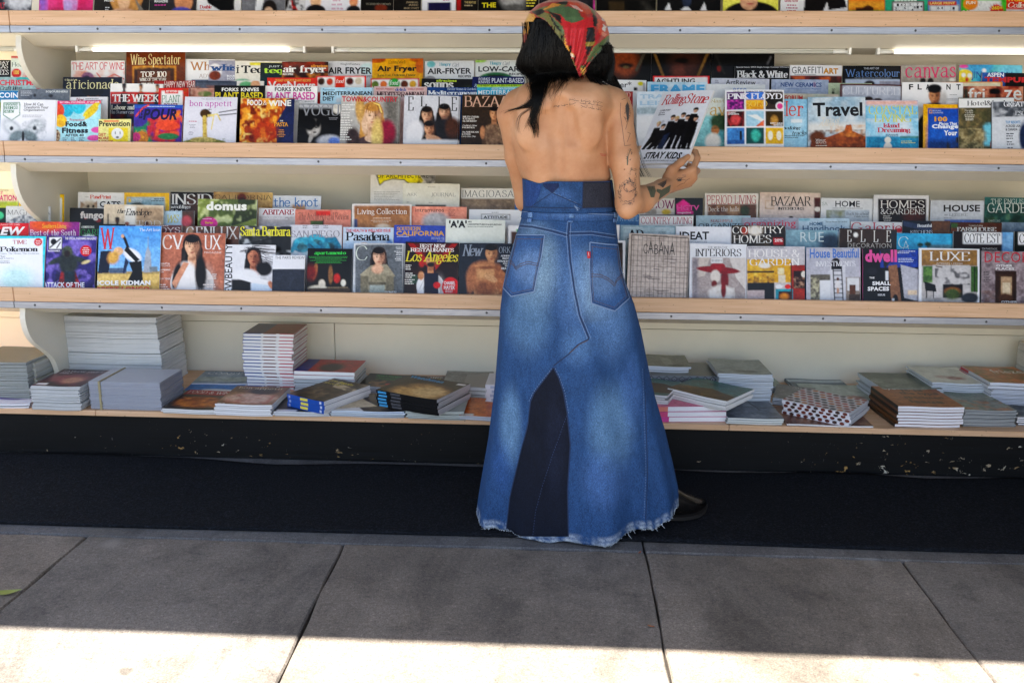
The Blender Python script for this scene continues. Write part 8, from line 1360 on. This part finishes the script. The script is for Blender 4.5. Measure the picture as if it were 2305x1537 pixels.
ribbon('side_seam', SKB, [(1386, 500), (1392, 560), (1398, 600)], .003, DKTH, skirt)
# frayed hem: pale chewed band and loose threads
me = skirt.data; ca = me.color_attributes['Col']; P_ = np.array([tuple(v.co) for v in me.vertices]); j = np.arange(len(P_))//260; ii = np.arange(len(P_)) % 260
cc = np.array([c.color[:] for c in ca.data]); 
for r_, amt in ((150, .95), (149, .75), (148, .35), (147, .6), (146, .25)):
    sel = j == r_; nn = np.clip(.45+.35*np.sin(ii[sel]*.9+4*np.sin(ii[sel]*.13))+nrg.uniform(-.4, .4, sel.sum()), 0, 1); cc[sel, :3] = cc[sel, :3]*(1-(amt*nn)[:, None])+lin('c4d0dc')*(amt*nn)[:, None]
ca.data.foreach_set('color', cc.ravel().astype(np.float32))
fr_V, fr_F = [], []
hem = P_[j == 150]; hr = random.Random(3)
for k in range(520):
    i = hr.randrange(260); p = Vector(hem[i]); q = Vector(hem[(i+1) % 260]); p = p.lerp(q, hr.random()); L = hr.uniform(.002, .007) if hr.random() < .94 else hr.uniform(.015, .03)
    d = Vector((hr.uniform(-.8, .8), hr.uniform(-.5, .2), -1)).normalized(); t_ = Vector((1, 0, 0)) if abs(d.x) < .8 else Vector((0, 1, 0)); s_ = d.cross(Vector((0, 1, 0))).normalized()*.0006
    e = p+d*L; e.z = max(e.z, .013); b = len(fr_V); m_ = (p+e)/2+Vector((hr.uniform(-.003, .003), -.002, 0)); fr_V += [p-s_, p+s_, m_+s_, m_-s_, e+s_*.6, e-s_*.6]; fr_F += [(b, b+1, b+2, b+3), (b+3, b+2, b+4, b+5)]
fo = np_mesh('frayed_threads', np.array([tuple(v) for v in fr_V]), np.array(fr_F), mat('fray', 'c2cedb', .9)); fo.parent = skirt; fo['kind'] = 'stuff'
# ---------------------------------------------------------------- boots
LEATH = mat('black_leather', '12100f', .14, spec=1.); _t = NT(LEATH); _t.bump(_t.noise(_t.coords(), 90, 4), .12, .002); _t.rough(_t.ramp(_t.noise(_t.coords(), 12, 4), [(.3, (.14,)*3), (.7, (.30,)*3)])); SOLE = mat('boot_sole', '15110f', .7)
def boot(heel, toe, parent):
    h, t = np.array(heel), np.array(toe); d = t-h; L = np.linalg.norm(d); d = d/L; s_ = np.array([-d[1], d[0], 0]); up = np.array([0, 0, 1])
    st = [(-.02, .030, .030, .20), (.03, .036, .030, .20), (.09, .037, .026, .15), (.14, .042, .016, .115), (.18, .046, .013, .088), (.215, .044, .012, .070), (.245, .034, .014, .058), (.268, .020, .018, .048), (.28, .010, .021, .040)]
    V, F_ = [], []; n = 20
    for u, w_, z0, z1 in st:
        for k in range(n):
            a = 2*math.pi*k/n; cx = math.copysign(abs(math.cos(a))**.8, math.cos(a))*w_*(1-.12*max(0, math.sin(a))); zz = z0+(z1-z0)*(.5+.5*math.copysign(abs(math.sin(a))**.8, math.sin(a)))
            V.append(h+d*(u*L/.28)+s_*cx+up*zz)
    m_ = len(st)
    F_ = [(i*n+k, i*n+(k+1) % n, (i+1)*n+(k+1) % n, (i+1)*n+k) for i in range(m_-1) for k in range(n)]
    me = bpy.data.meshes.new('boot'); me.from_pydata([tuple(v) for v in V], [], F_+[tuple(range(n))[::-1], tuple(range((m_-1)*n, m_*n))]); me.materials.append(LEATH)
    for p in me.polygons: p.use_smooth = True
    o = PP(link(bpy.data.objects.new('boot', me))); o.modifiers.new('s', 'SUBSURF').render_levels = 1
    V, F_ = [], []
    for u, w_, z0, z1 in st:
        for sx, zz in ((-1, z0-.006), (1, z0-.006), (1, z0+.006), (-1, z0+.006)): V.append(h+d*(u*L/.28)+s_*sx*(w_+.003)+up*(zz if u > .1 else zz))
    F_ = [(4*i+k, 4*i+(k+1) % 4, 4*i+4+(k+1) % 4, 4*i+4+k) for i in range(m_-1) for k in range(4)]+[(0, 1, 2, 3), (4*m_-1, 4*m_-2, 4*m_-3, 4*m_-4)]
    sub(mesh_obj('sole', V, F_, SOLE), o)
    q = h+d*.02; a, b = .030, .030
    hv = [q+d*x*a+s_*y*b+up*z for z, f in ((.0, .85), (.028, 1)) for x, y in ((-1*f, -1*f), (1*f, -1*f), (1*f, 1*f), (-1*f, 1*f))]
    sub(mesh_obj('heel', [tuple(v) for v in hv], BOXF, SOLE), o); return o
zc = .0125
tp = np.array(atZ(1586, 1148, zc)); hp = tp-np.array([.235, .155, 0])*(.28/.2815); hp[2] = zc; tp[2] = zc
boot(hp, tp, person); boot((W3(1205, 1200, 2.74)[0], 2.70, zc), (W3(1190, 1200, 2.74)[0], 2.975, zc), person)
# ---------------------------------------------------------------- hair
def hair_mat():
    m = mat('black_hair', '060505', .5, spec=.22); t = NT(m); n = t.noise(t.coords((220, 220, 9)), 1, 3)
    t.color(t.ramp(n, [(.3, '020202'), (.7, '0b0807')])); t.bump(n, .5, .004); t.b.inputs['Anisotropic'].default_value = .6; return m
HAIR = hair_mat()
HC = W3(1274, 92, YT+.06)
def head_loft(name, rows, m, inset=0., Yc=HC[1]):
    """closed shell through photo-measured rows (py, left, right, back depth, front depth)"""
    n = 72; V = []; r = np.array(rows, float); sub_ = np.linspace(rows[0][0], rows[-1][0], 60)
    for py in sub_:
        l, rr, bb, ff = [np.interp(py, r[:, 0], r[:, i]) for i in (1, 2, 3, 4)]; L, Rr = W3(l, py, Yc), W3(rr, py, Yc); cx, a, z = (L[0]+Rr[0])/2, (Rr[0]-L[0])/2-inset, (L[2]+Rr[2])/2
        for k in range(n):
            th = 2*math.pi*k/n; c, s_ = math.cos(th), math.sin(th); q = 1+.012*math.sin(th*13+py*.05)+.008*math.sin(th*29)
            V.append((cx+a*c*q, Yc-(bb-inset if s_ > 0 else ff-inset)*s_*q, z))
    F_ = [(j*n+k, (j+1)*n+k, (j+1)*n+(k+1) % n, j*n+(k+1) % n) for j in range(len(sub_)-1) for k in range(n)]
    V += [tuple(np.mean(V[:n], 0)), tuple(np.mean(V[-n:], 0))]; b = len(V)
    me = bpy.data.meshes.new(name); me.from_pydata(V, [], F_+[(b-2, k, (k+1) % n) for k in range(n)]+[(b-1, (len(sub_)-1)*n+(k+1) % n, (len(sub_)-1)*n+k) for k in range(n)]); me.materials.append(m)
    for p in me.polygons: p.use_smooth = True
    return PP(link(bpy.data.objects.new(name, me)))
hairc = head_loft('hair', [(6, 1245, 1285, .03, .02), (12, 1222, 1310, .055, .04), (25, 1203, 1337, .085, .06), (50, 1184, 1362, .108, .075), (85, 1179, 1368, .118, .07), (110, 1174, 1371, .12, .05), (130, 1167, 1373, .118, .03), (148, 1160, 1374, .112, .02), (160, 1170, 1370, .104, .0), (172, 1192, 1356, .094, -.01)], HAIR)
HB = bvh_of(hairc)
def hpos(px, py, off):
    best = None
    for bv in (HB, BB):
        p, n = hit(bv, px, py, off)
        if p is not None and p.y < 2.85 and (best is None or p.y < best.y): best = p
    return best if best is not None else Vector(W3(px, py, YT+.03))
def strands(name, guides, seed, m=HAIR):
    r = random.Random(seed); V, F_ = [], []
    for pts, n, spread0, spread1, rad in guides:
        for k in range(n):
            j0, j1, o0 = r.gauss(0, 1), r.gauss(0, 1), r.uniform(.002, .012); q = smooth_line([(x+spread0*j0+(spread1*j1-spread0*j0)*i/(len(pts)-1)+r.gauss(0, .4), y+r.gauss(0, .8)) for i, (x, y) in enumerate(pts)], 4)
            end = r.uniform(.72, 1); q = q[:max(4, int(len(q)*end))]; P3 = [hpos(x, y, o0*(1-.4*i/len(q))+.0015) for i, (x, y) in enumerate(q)]
            for _ in range(2): P3 = [P3[0]]+[(P3[i-1]+P3[i]*2+P3[i+1])/4 for i in range(1, len(P3)-1)]+[P3[-1]]
            b = len(V); L = len(P3)
            for i, p in enumerate(P3):
                d = (P3[min(i+1, L-1)]-P3[max(i-1, 0)]).normalized(); u = d.cross(Vector((0, 1, .01))).normalized(); w_ = d.cross(u); rr = rad*(1-.75*(i/(L-1))**1.5)
                for a in range(3): V.append(p+(u*math.cos(a*2.094)+w_*math.sin(a*2.094))*rr)
            for i in range(L-1):
                for a in range(3): F_.append((b+3*i+a, b+3*i+(a+1) % 3, b+3*i+3+(a+1) % 3, b+3*i+3+a))
    o = np_mesh(name, np.array([tuple(v) for v in V]), np.array(F_), m); o['kind'] = 'stuff'; return PP(o)
strands('loose_hair', [
    ([(1212, 52), (1208, 95), (1204, 135), (1208, 175), (1210, 215)], 200, 11, 8, .0012), ([(1226, 62), (1224, 105), (1221, 150), (1214, 190), (1206, 232)], 200, 12, 7, .0012), ([(1245, 82), (1243, 115), (1236, 150), (1222, 185), (1207, 222)], 160, 11, 7, .0012),
    ([(1210, 62), (1197, 102), (1187, 140), (1192, 168), (1206, 195)], 150, 3.5, 8, .0012), ([(1203, 78), (1188, 108), (1176, 136), (1177, 156), (1200, 174)], 110, 2.2, 6, .0011), ([(1250, 150), (1252, 175), (1248, 192)], 110, 26, 22, .0008), ([(1228, 155), (1230, 182), (1224, 206)], 90, 18, 12, .0008), ([(1300, 160), (1300, 178), (1296, 188)], 60, 12, 10, .0008), ([(1245, 160), (1250, 190), (1238, 214), (1222, 240)], 16, 14, 12, .0005), ([(1196, 150), (1200, 178), (1207, 208), (1203, 240)], 90, 10, 6, .0010), ([(1226, 150), (1224, 178), (1214, 206), (1206, 238)], 90, 10, 6, .0010), ([(1200, 160), (1196, 190), (1204, 215), (1190, 238), (1170, 246)], 30, 8, 6, .0007), ([(1262, 104), (1264, 130), (1262, 155), (1256, 178)], 170, 12, 16, .0011), ([(1280, 128), (1282, 150), (1286, 172), (1284, 184)], 120, 10, 12, .0010),
    ([(1218, 170), (1213, 212), (1196, 240), (1152, 248), (1134, 262)], 30, 9, 6, .0007), ([(1216, 185), (1208, 222), (1180, 240), (1150, 250)], 34, 8, 6, .0007), ([(1214, 180), (1209, 226), (1201, 262), (1203, 292), (1207, 316)], 70, 9, 4, .0007), ([(1220, 175), (1216, 215), (1206, 250), (1192, 280), (1186, 300)], 26, 9, 8, .0006), ([(1224, 175), (1226, 200), (1214, 232), (1212, 265)], 24, 8, 9, .0006), ([(1236, 165), (1240, 190), (1236, 212), (1244, 236)], 18, 10, 10, .0005), ([(1212, 205), (1208, 240), (1194, 275), (1200, 287), (1204, 306)], 16, 5, 3, .0007),
    ([(1208, 215), (1192, 245), (1172, 262), (1168, 290), (1175, 308)], 7, 4, 3, .0006), ([(1240, 150), (1262, 180), (1262, 200), (1240, 225)], 14, 9, 6, .0006), ([(1270, 150), (1275, 178), (1258, 196), (1246, 212)], 22, 16, 8, .0006),
    ([(1362, 104), (1370, 125), (1374, 145), (1370, 172), (1366, 193)], 150, 6, 6, .0011), ([(1364, 98), (1376, 106), (1386, 110)], 16, 4, 4, .0006), ([(1350, 122), (1352, 150), (1357, 176), (1370, 190), (1388, 197)], 90, 7, 4, .0009), ([(1332, 142), (1336, 165), (1344, 186), (1360, 198)], 130, 8, 6, .0011), ([(1322, 160), (1326, 178), (1340, 193)], 70, 5, 5, .0010)], 11)
def tress(pts, n, seed):                                            # long hair that hangs in front of the shoulder, seen under the arm
    r = random.Random(seed); V, F_ = [], []
    for k in range(n):
        o_ = Vector((r.gauss(0, .006), r.gauss(0, .008), 0)); P3 = [Vector(W3(*p))+o_*(1+.5*i) for i, p in enumerate(pts)]; q = [Vector(x) for x in smooth_line([np.array(p) for p in P3], 4)]; b = len(V)
        for i, p in enumerate(q):
            for a in range(3): V.append(p+Vector((math.cos(a*2.1), math.sin(a*2.1), 0))*.0014*(1-.8*i/len(q)))
        for i in range(len(q)-1):
            for a in range(3): F_.append((b+3*i+a, b+3*i+(a+1) % 3, b+3*i+3+(a+1) % 3, b+3*i+3+a))
    o = np_mesh('long_tress', np.array([tuple(v) for v in V]), np.array(F_), HAIR); o['kind'] = 'stuff'; PP(o)
tress([(1372, 170, 2.80), (1400, 235, 2.86), (1414, 320, 2.84), (1424, 370, 2.83), (1434, 398, 2.83)], 90, 5)
# ---------------------------------------------------------------- headscarf
def scarf():
    rows = [(2, 1250, 1282, .02, .02), (6, 1228, 1305, .05, .04), (14, 1209, 1322, .075, .055), (30, 1192, 1343, .098, .072), (50, 1182, 1362, .115, .08), (75, 1177.5, 1370, .126, .08), (97, 1177, 1371, .129, .07), (120, 1180, 1371, .129, .05), (145, 1190, 1366, .125, .03), (170, 1210, 1350, .117, .01), (186, 1240, 1335, .11, .0)]
    n, m_ = 300, 190; r = np.array(rows, float); Yc = HC[1]; V = []
    pys = np.linspace(2, 186, m_)
    for py in pys:
        l, rr, bb, ff = [np.interp(py, r[:, 0], r[:, i]) for i in (1, 2, 3, 4)]; L, Rr = W3(l, py, Yc), W3(rr, py, Yc); cx, a, z = (L[0]+Rr[0])/2, (Rr[0]-L[0])/2, (L[2]+Rr[2])/2
        t = (py-2)/184
        for k in range(n):
            th = 2*math.pi*k/n; c, s_ = math.cos(th), math.sin(th)
            # cloth pulled into folds that run down to the knot at the right
            fold = .0075*t*math.sin((c-.27+.25*t)*26/(1.25-t))*(s_ > 0)+.0025*math.sin(th*7+4*t)*(.3+t)+.006*t*math.exp(-((c-.38+.1*t)/.06)**2)-.006*t*math.exp(-((c-.50+.1*t)/.05)**2)
            V.append((cx+a*c, Yc-(bb if s_ > 0 else ff)*s_-fold*(1 if s_ > 0 else -1), z))
    V = np.array(V); F_ = np.array([(j*n+k, (j+1)*n+k, (j+1)*n+(k+1) % n, j*n+(k+1) % n) for j in range(m_-1) for k in range(n)])
    out = [(1174, 99), (1174, 20), (1215, -9), (1300, -9), (1376, 20), (1376, 93), (1356, 112), (1330, 140), (1318, 165), (1311, 182), (1304, 174), (1298, 160), (1288, 138), (1280, 118), (1265, 95), (1252, 78), (1240, 62), (1228, 48), (1215, 41), (1206, 40), (1202, 48), (1196, 64), (1188, 84), (1181, 99)]
    P_ = project(V); x, y = P_[:, 0], P_[:, 1]; inside = np.zeros(len(x), bool)
    for i in range(len(out)):
        (xa, ya), (xb, yb) = out[i], out[(i+1) % len(out)]
        if ya != yb: inside ^= ((ya > y) != (yb > y)) & (x < (xb-xa)*(y-ya)/(yb-ya)+xa)
    front = V[:, 1] > Yc+.004; ok = np.where(front, y < 60+(V[:, 1]-Yc)*200, inside)
    F_ = F_[ok[F_].all(1)]; used = np.unique(F_); remap = np.full(len(V), -1); remap[used] = np.arange(len(used)); V2 = V[used]; F2 = remap[F_]
    # printed pattern: leaves, red and coral flowers on black
    q = lambda X, Y: (1130+X/6.987, Y/6.987)
    G = lambda pts: [q(*p) for p in pts]
    jx = .9*np.sin(y[used]*.7)+.7*np.sin(y[used]*1.9+2); 
    lay = [('g', G([(930, 260), (1290, 330), (1420, 210), (1460, 420), (1420, 440), (1330, 450), (1310, 560), (1320, 800), (1320, 1000), (1260, 1290), (1190, 1260), (1100, 900), (1000, 560)]), 'b81a22', 1),
           ('g', G([(470, 190), (640, 120), (1000, 60), (1030, 90), (900, 130), (640, 180)]), '5f6a35', 1), ('g', G([(640, 170), (800, 60), (940, 80), (860, 110)]), 'd78a2c', 1), ('g', G([(830, 60), (1020, 20), (1030, 80), (940, 82)]), '12110f', 1),
           ('g', G([(680, 180), (860, 120), (1040, 110), (1190, 160), (1240, 260), (1290, 310), (1200, 345), (1090, 370), (1000, 330), (920, 240)]), '46603c', 1),
           ('g', G([(720, 180), (930, 260), (930, 380), (880, 340), (800, 260)]), '121212', 1), ('g', G([(1020, 20), (1250, 50), (1420, 140), (1400, 220), (1330, 240), (1260, 200), (1180, 150), (1060, 90)]), 'cf4424', 1), ('g', G([(1060, 80), (1180, 110), (1280, 190), (1240, 190), (1120, 130)]), 'd9a79a', 1),
           ('g', G([(1280, 60), (1400, 120), (1470, 190), (1460, 260), (1420, 230), (1370, 130)]), '6a6230', 1), ('g', G([(1420, 240), (1480, 260), (1500, 350), (1480, 420), (1440, 430)]), '100f10', 1), ('g', G([(1470, 180), (1600, 260), (1690, 420), (1690, 560), (1560, 640), (1500, 520), (1500, 330)]), 'c8432c', 1),
           ('g', G([(1560, 270), (1620, 310), (1610, 350), (1560, 320)]), 'd8c0b8', 1), ('g', G([(1590, 380), (1640, 440), (1610, 510), (1570, 480)]), 'dcd0cc', 1), ('g', G([(1570, 500), (1640, 540), (1620, 590), (1560, 560)]), 'd9806a', 1), ('g', G([(1480, 420), (1560, 620), (1480, 720), (1450, 560)]), 'a51d24', 1), ('g', G([(1540, 560), (1640, 590), (1540, 650)]), 'a51d24', 1),
           ('g', G([(1340, 440), (1450, 440), (1460, 660), (1310, 670), (1320, 560)]), '0f0e10', 1), ('g', G([(1310, 670), (1460, 660), (1450, 720), (1310, 740)]), '8a7a2c', 1), ('g', G([(1320, 740), (1430, 730), (1370, 860), (1320, 880)]), '0e0e10', 1), ('g', G([(1440, 740), (1700, 540), (1700, 660), (1480, 850), (1330, 1010), (1340, 930)]), '56683a', 1), ('g', G([(1390, 960), (1500, 830), (1690, 590), (1690, 700), (1500, 880), (1370, 1000)]), '3f5a44', 1),
           ('g', G([(330, 700), (340, 380), (400, 220), (500, 230), (540, 280), (480, 420), (430, 600)]), 'c98a28', 1), ('g', G([(400, 210), (450, 220), (500, 300), (430, 420), (390, 330)]), 'd8a452', 1), ('g', G([(330, 700), (330, 560), (400, 520), (420, 600), (370, 700)]), '9c2a1a', 1), ('g', G([(470, 190), (640, 150), (690, 210), (600, 240), (540, 250)]), '161413', 1),
           ('g', G([(540, 260), (690, 200), (760, 230), (900, 400), (980, 520), (1000, 700), (900, 620), (780, 430), (660, 300)]), '6d6a38', 1), ('g', G([(760, 240), (860, 330), (960, 440), (990, 540), (920, 520), (830, 380)]), '5b6e44', 1), ('g', G([(740, 220), (800, 300), (930, 500), (900, 500), (780, 330)]), '161512', 1),
           ('g', G([(990, 560), (1010, 700), (1090, 810), (1150, 900), (1060, 850), (980, 720)]), 'd9952f', 1), ('g', G([(1070, 820), (1150, 900), (1140, 920), (1080, 880)]), 'e0cdb2', 1), ('g', G([(1080, 890), (1150, 1000), (1190, 1180), (1160, 1150), (1110, 1000)]), '6d6a32', 1), ('g', G([(1230, 1060), (1310, 1050), (1310, 1130), (1270, 1220), (1240, 1130)]), 'd8a94a', 1), ('g', G([(1220, 1040), (1310, 1030), (1310, 1065), (1240, 1075)]), '5f7440', 1)]
    px_, py_ = x[used]+jx, y[used]; C = np.tile(lin('a8271f'), (len(used), 1))
    for _, p, c, a in lay:
        mm = np.zeros(len(px_), bool)
        for i in range(len(p)):
            (xa, ya), (xb, yb) = p[i], p[(i+1) % len(p)]
            if ya != yb: mm ^= ((ya > py_) != (yb > py_)) & (px_ < (xb-xa)*(py_-ya)/(yb-ya)+xa)
        C[mm] = lin(c)
    fr = V2[:, 1] > Yc+.004; pal = np.array([lin(c) for c in ('b81a22', '46603c', '12110f', 'c98a28', 'cf4424')]); kk = ((np.sin(V2[:, 0]*45)+np.sin(V2[:, 2]*60+1)+np.sin(V2[:, 1]*50))*1.2+2).astype(int) % 5; C[fr] = pal[kk[fr]]
    m = mat('silk_print', 'ffffff', .42, spec=.35); t = NT(m); a = t.n('Attribute'); a.attribute_name = 'Col'; t.color(t.mix(1., a.outputs['Color'], t.ramp(t.noise(t.coords((60, 60, 60)), 4, 4), [(.3, (.75,)*3), (.7, (1.2,)*3)]), 'MULTIPLY')); t.bump(t.noise(t.coords((500, 500, 500)), 1, 2), .15, .001); t.b.inputs['Sheen Weight'].default_value = .15
    o = np_mesh('headscarf', V2, F2, m, None, C); md = o.modifiers.new('cloth', 'SOLIDIFY'); md.thickness = .0012; md.offset = -1; PP(o)
    return o
sc_o = scarf()
# ---------------------------------------------------------------- tattoos
INK = mat('tattoo_ink', '3a3432', .6); INKG = mat('tattoo_green', '4f5240', .6); INKR = mat('tattoo_red', 'b03a34', .6)
def ink(paths, wd=.0013, m=INK, off=.0006):
    V, F_ = [], []
    for pts in paths:
        dense = []
        for a, b in zip(pts[:-1], pts[1:]):
            n = max(2, int(math.hypot(b[0]-a[0], b[1]-a[1])/2))
            for k in range(n): dense.append((a[0]+(b[0]-a[0])*k/n, a[1]+(b[1]-a[1])*k/n))
        dense.append(pts[-1]); H_ = [hit(BB, *q, off) for q in dense]; H_ = [h for h in H_ if h[0] is not None and h[0].y < 2.97]
        if len(H_) < 2: continue
        b0 = len(V)
        for i, (p, n) in enumerate(H_):
            d = (H_[min(i+1, len(H_)-1)][0]-H_[max(i-1, 0)][0]); d = d.normalized() if d.length > 1e-9 else Vector((1, 0, 0)); s_ = n.cross(d)*wd/2; V += [p-s_, p+s_]
        F_ += [(b0+2*i, b0+2*i+1, b0+2*i+3, b0+2*i+2) for i in range(len(H_)-1)]
    if F_: o = np_mesh('tattoo', np.array([tuple(v) for v in V]), np.array(F_), m); sub(o, bodyo); o['kind'] = 'stuff'; return o
rt = random.Random(21)
def words(x0, y0, x1, y1, n):
    ps = []
    for k in range(n):
        a = x0+(x1-x0)*k/n; b = a+(x1-x0)/n*.8; ya = y0+(y1-y0)*k/n; yb = y0+(y1-y0)*(k+.8)/n; q = []
        m_ = max(4, int((b-a)/2.2))
        for i in range(m_+1): t = i/m_; q.append((a+(b-a)*t, ya+(yb-ya)*t+rt.choice((0, 0, -2.2, -1, .6))))
        ps.append(q)
        for _ in range(2): xx = rt.uniform(a, b); yy = ya+rt.choice((-3.2, 2.2)); ps.append([(xx, yy), (xx+1.2, yy)])
        xx = rt.uniform(a, b); ps.append([(xx, ya+.5), (xx+.6, ya-4.2)])
    return ps
q2 = lambda X, Y: (1110+X/5.694, 150+Y/5.694)
ink(words(*q2(975, 432), *q2(1430, 470), 3), .0011); ink(words(*q2(1110, 470), *q2(1425, 512), 3)+words(*q2(770, 525), *q2(1080, 470), 3), .0011); ink(words(*q2(1125, 515), *q2(1415, 568), 3), .0011)
ink([[(1350, 347), (1364, 348)], [(1352, 350), (1363, 351)]], .0016, INKR)
ink([[(1397, 232), (1396, 256), (1401, 290), (1406, 329), (1420, 327)], [(1399, 225), (1408, 222)], [(1404, 262), (1412, 278), (1408, 292)], [(1412, 298), (1418, 301)], [(1412, 320), (1419, 300)]], .0012)
ink([[(1408+k, 230+abs(k-4)*2), (1409+k*.8, 252), (1413+k*.2, 276-k)] for k in range(9)], .0016, INK)
ink([[(1419-k*.6, 335+k*2), (1414-k*.5, 352+k), (1413-k*.3, 372)] for k in range(6)], .0015, INKG)
for cx, cy, rx, ry, n in ((1413, 434, 22, 28, 130), (1424, 395, 9, 18, 40), (1418, 420, 15, 14, 50), (1417, 350, 6, 16, 24), (1412, 255, 7, 16, 26)):
    ps = []
    for k in range(n):
        a = rt.uniform(0, 6.28); r_ = rt.uniform(.45, 1)**.5; x, y = cx+rx*r_*math.cos(a), cy+ry*r_*math.sin(a); b = a+1.6+rt.uniform(-.6, .6); L = rt.uniform(2, 6); ps.append([(x, y), (x+L*.5*math.cos(b), y+L*.5*math.sin(b)+rt.uniform(-1, 1)), (x+L*math.cos(b), y+L*math.sin(b))])
    ink(ps, .0009)
def blob(poly, m, step=1.1):
    ys = [p[1] for p in poly]; ps = []; y = min(ys)+.3
    while y < max(ys):
        xs = []
        for (xa, ya), (xb, yb) in zip(poly, poly[1:]+poly[:1]):
            if (ya > y) != (yb > y): xs.append(xa+(xb-xa)*(y-ya)/(yb-ya))
        xs.sort()
        for a, b in zip(xs[::2], xs[1::2]):
            if b-a > .5: ps.append([(a, y), (b, y)])
        y += step
    ink(ps, .00165, m)
q3 = lambda pts: [(1380+x/8.54, 320+y/8.54) for x, y in pts]
blob(q3([(640, 850), (800, 850), (820, 940), (790, 1060), (720, 1060), (690, 960)]), INKG)
blob(q3([(830, 820), (1000, 740), (1030, 720), (1020, 800), (960, 880), (880, 830)]), INK); blob(q3([(840, 900), (930, 920), (1110, 820), (1080, 960), (940, 1060), (870, 1110), (900, 1000), (830, 950)]), INKG)
ink([[(1380+x/8.54, 320+y/8.54) for x, y in p] for p in ([(690, 860), (730, 960), (760, 860)], [(880, 930), (1000, 940), (1100, 830)], [(930, 830), (1000, 770), (1030, 730)], [(870, 1110), (1000, 1000), (1080, 880)], [(1210, 730), (1260, 690), (1320, 690), (1400, 660)], [(1270, 760), (1310, 720), (1390, 730)], [(1220, 860), (1300, 810), (1360, 790)], [(1360, 800), (1400, 740), (1470, 700)], [(1330, 640), (1400, 640)])], .0013)
blob(q3([(1230, 720), (1320, 700), (1310, 750), (1240, 760)]), INK)
NAIL = mat('dark_nail_polish', '3a0c18', .2)
# ---------------------------------------------------------------- the magazine in her hand
def held():
    BR, BL, TR = W3(1545, 374, 2.896), W3(1431, 373, 3.015), W3(1611, 206, 3.02)
    xv = Vector(BR-BL); wd = xv.length; xv.normalize(); yv = Vector(TR-BR); yv -= xv*yv.dot(xv); hh = yv.length; yv.normalize(); zv = xv.cross(yv)
    bend = lambda X, Y: -.010*(2*X/wd)**2*0+.006*np.sin((X/wd+.5)*math.pi)-.004*(Y/hh)**2
    cv = Cover(0, 203, 0, wd, hh, 420); hpx = 203*hh/wd
    def art(c):
        c.bg('d8d9e0'); gy = hpx*.42
        for i, (x, y, h_, hr_, cl) in enumerate(((38, .46, 20, 'c9b08a', '16161a'), (62, .50, 19, '1c1614', '1b1b20'), (88, .38, 20, '17120f', '24242a'), (106, .40, 19, 'b59a70', '15151a'), (126, .35, 20, '16110f', '1a1a20'), (146, .38, 20, '1a1412', '17171b'), (166, .28, 20, '15110f', '202026'), (178, .39, 19, '1b1512', '141418'))):
            yy = hpx*y; foot = hpx*(.80-.002*abs(i-3)); lean = (-14, -12, -16, -6, 4, 2, 2, 4)[i]
            c.G([(x-13, yy+14), (x+13, yy+14), (x+17, yy+55), (x+lean+14, foot), (x+lean+4, foot), (x+2, yy+75), (x+lean-6, foot), (x+lean-18, foot), (x-16, yy+55)], cl); c.E(x, yy-4, 9.5, 9, hr_); c.E(x, yy+1.5, 7, 9, 'cfa68e'); c.E(x-1, yy-7, 8.5, 4.5, hr_); c.E(x+4, yy+3, 4, 6, '8a6450', .8, a=.5)
            c.E(x+lean-11, foot, 8, 4, '101012').E(x+lean+10, foot, 8, 4, '101012')
        c.G([(80, hpx*.62), (100, hpx*.58), (92, hpx*.80), (70, hpx*.80)], '33405a').N('2c2c34', .35, 16, (25, hpx*.4, 195, hpx*.8))
        c.T('RollingStone', 14, 198, 12, 66, 'c3222e', 's').T('STRAY KIDS', 30, 178, hpx-46, hpx-18, '141416', 'I').T('ON THE ROAD WITH THE POWERHOUSE OF K-POP', 32, 165, hpx-13, hpx-7, '2a2a2e', 'i').T('COVER STORY', 20, 66, 76, 84, '3a3a40', 'b').L(20, 88, 62, 2, '5a5a62', 5).R(1, hpx-34, 12, hpx-16, 'e0cc20').R(182, hpx-40, 200, hpx-8, 'c8c8cc')
    art(cv); A, T_ = cover_meshes(cv, bend, .009); B = block_mesh(wd, hh, .0087, bend, 'c8c8d0', .009)
    o = link(bpy.data.objects.new('magazine', B)); Mx = Matrix((xv, yv, zv)).transposed().to_4x4(); o.matrix_world = Matrix.Translation(Vector((BL+BR)/2))@Mx
    link(bpy.data.objects.new('cover', A), o); link(bpy.data.objects.new('cover_lettering', T_), o)['kind'] = 'stuff'
    tag(o, 'white music magazine held up in the reader\'s tattooed right hand', 'magazine')
    return o
held()
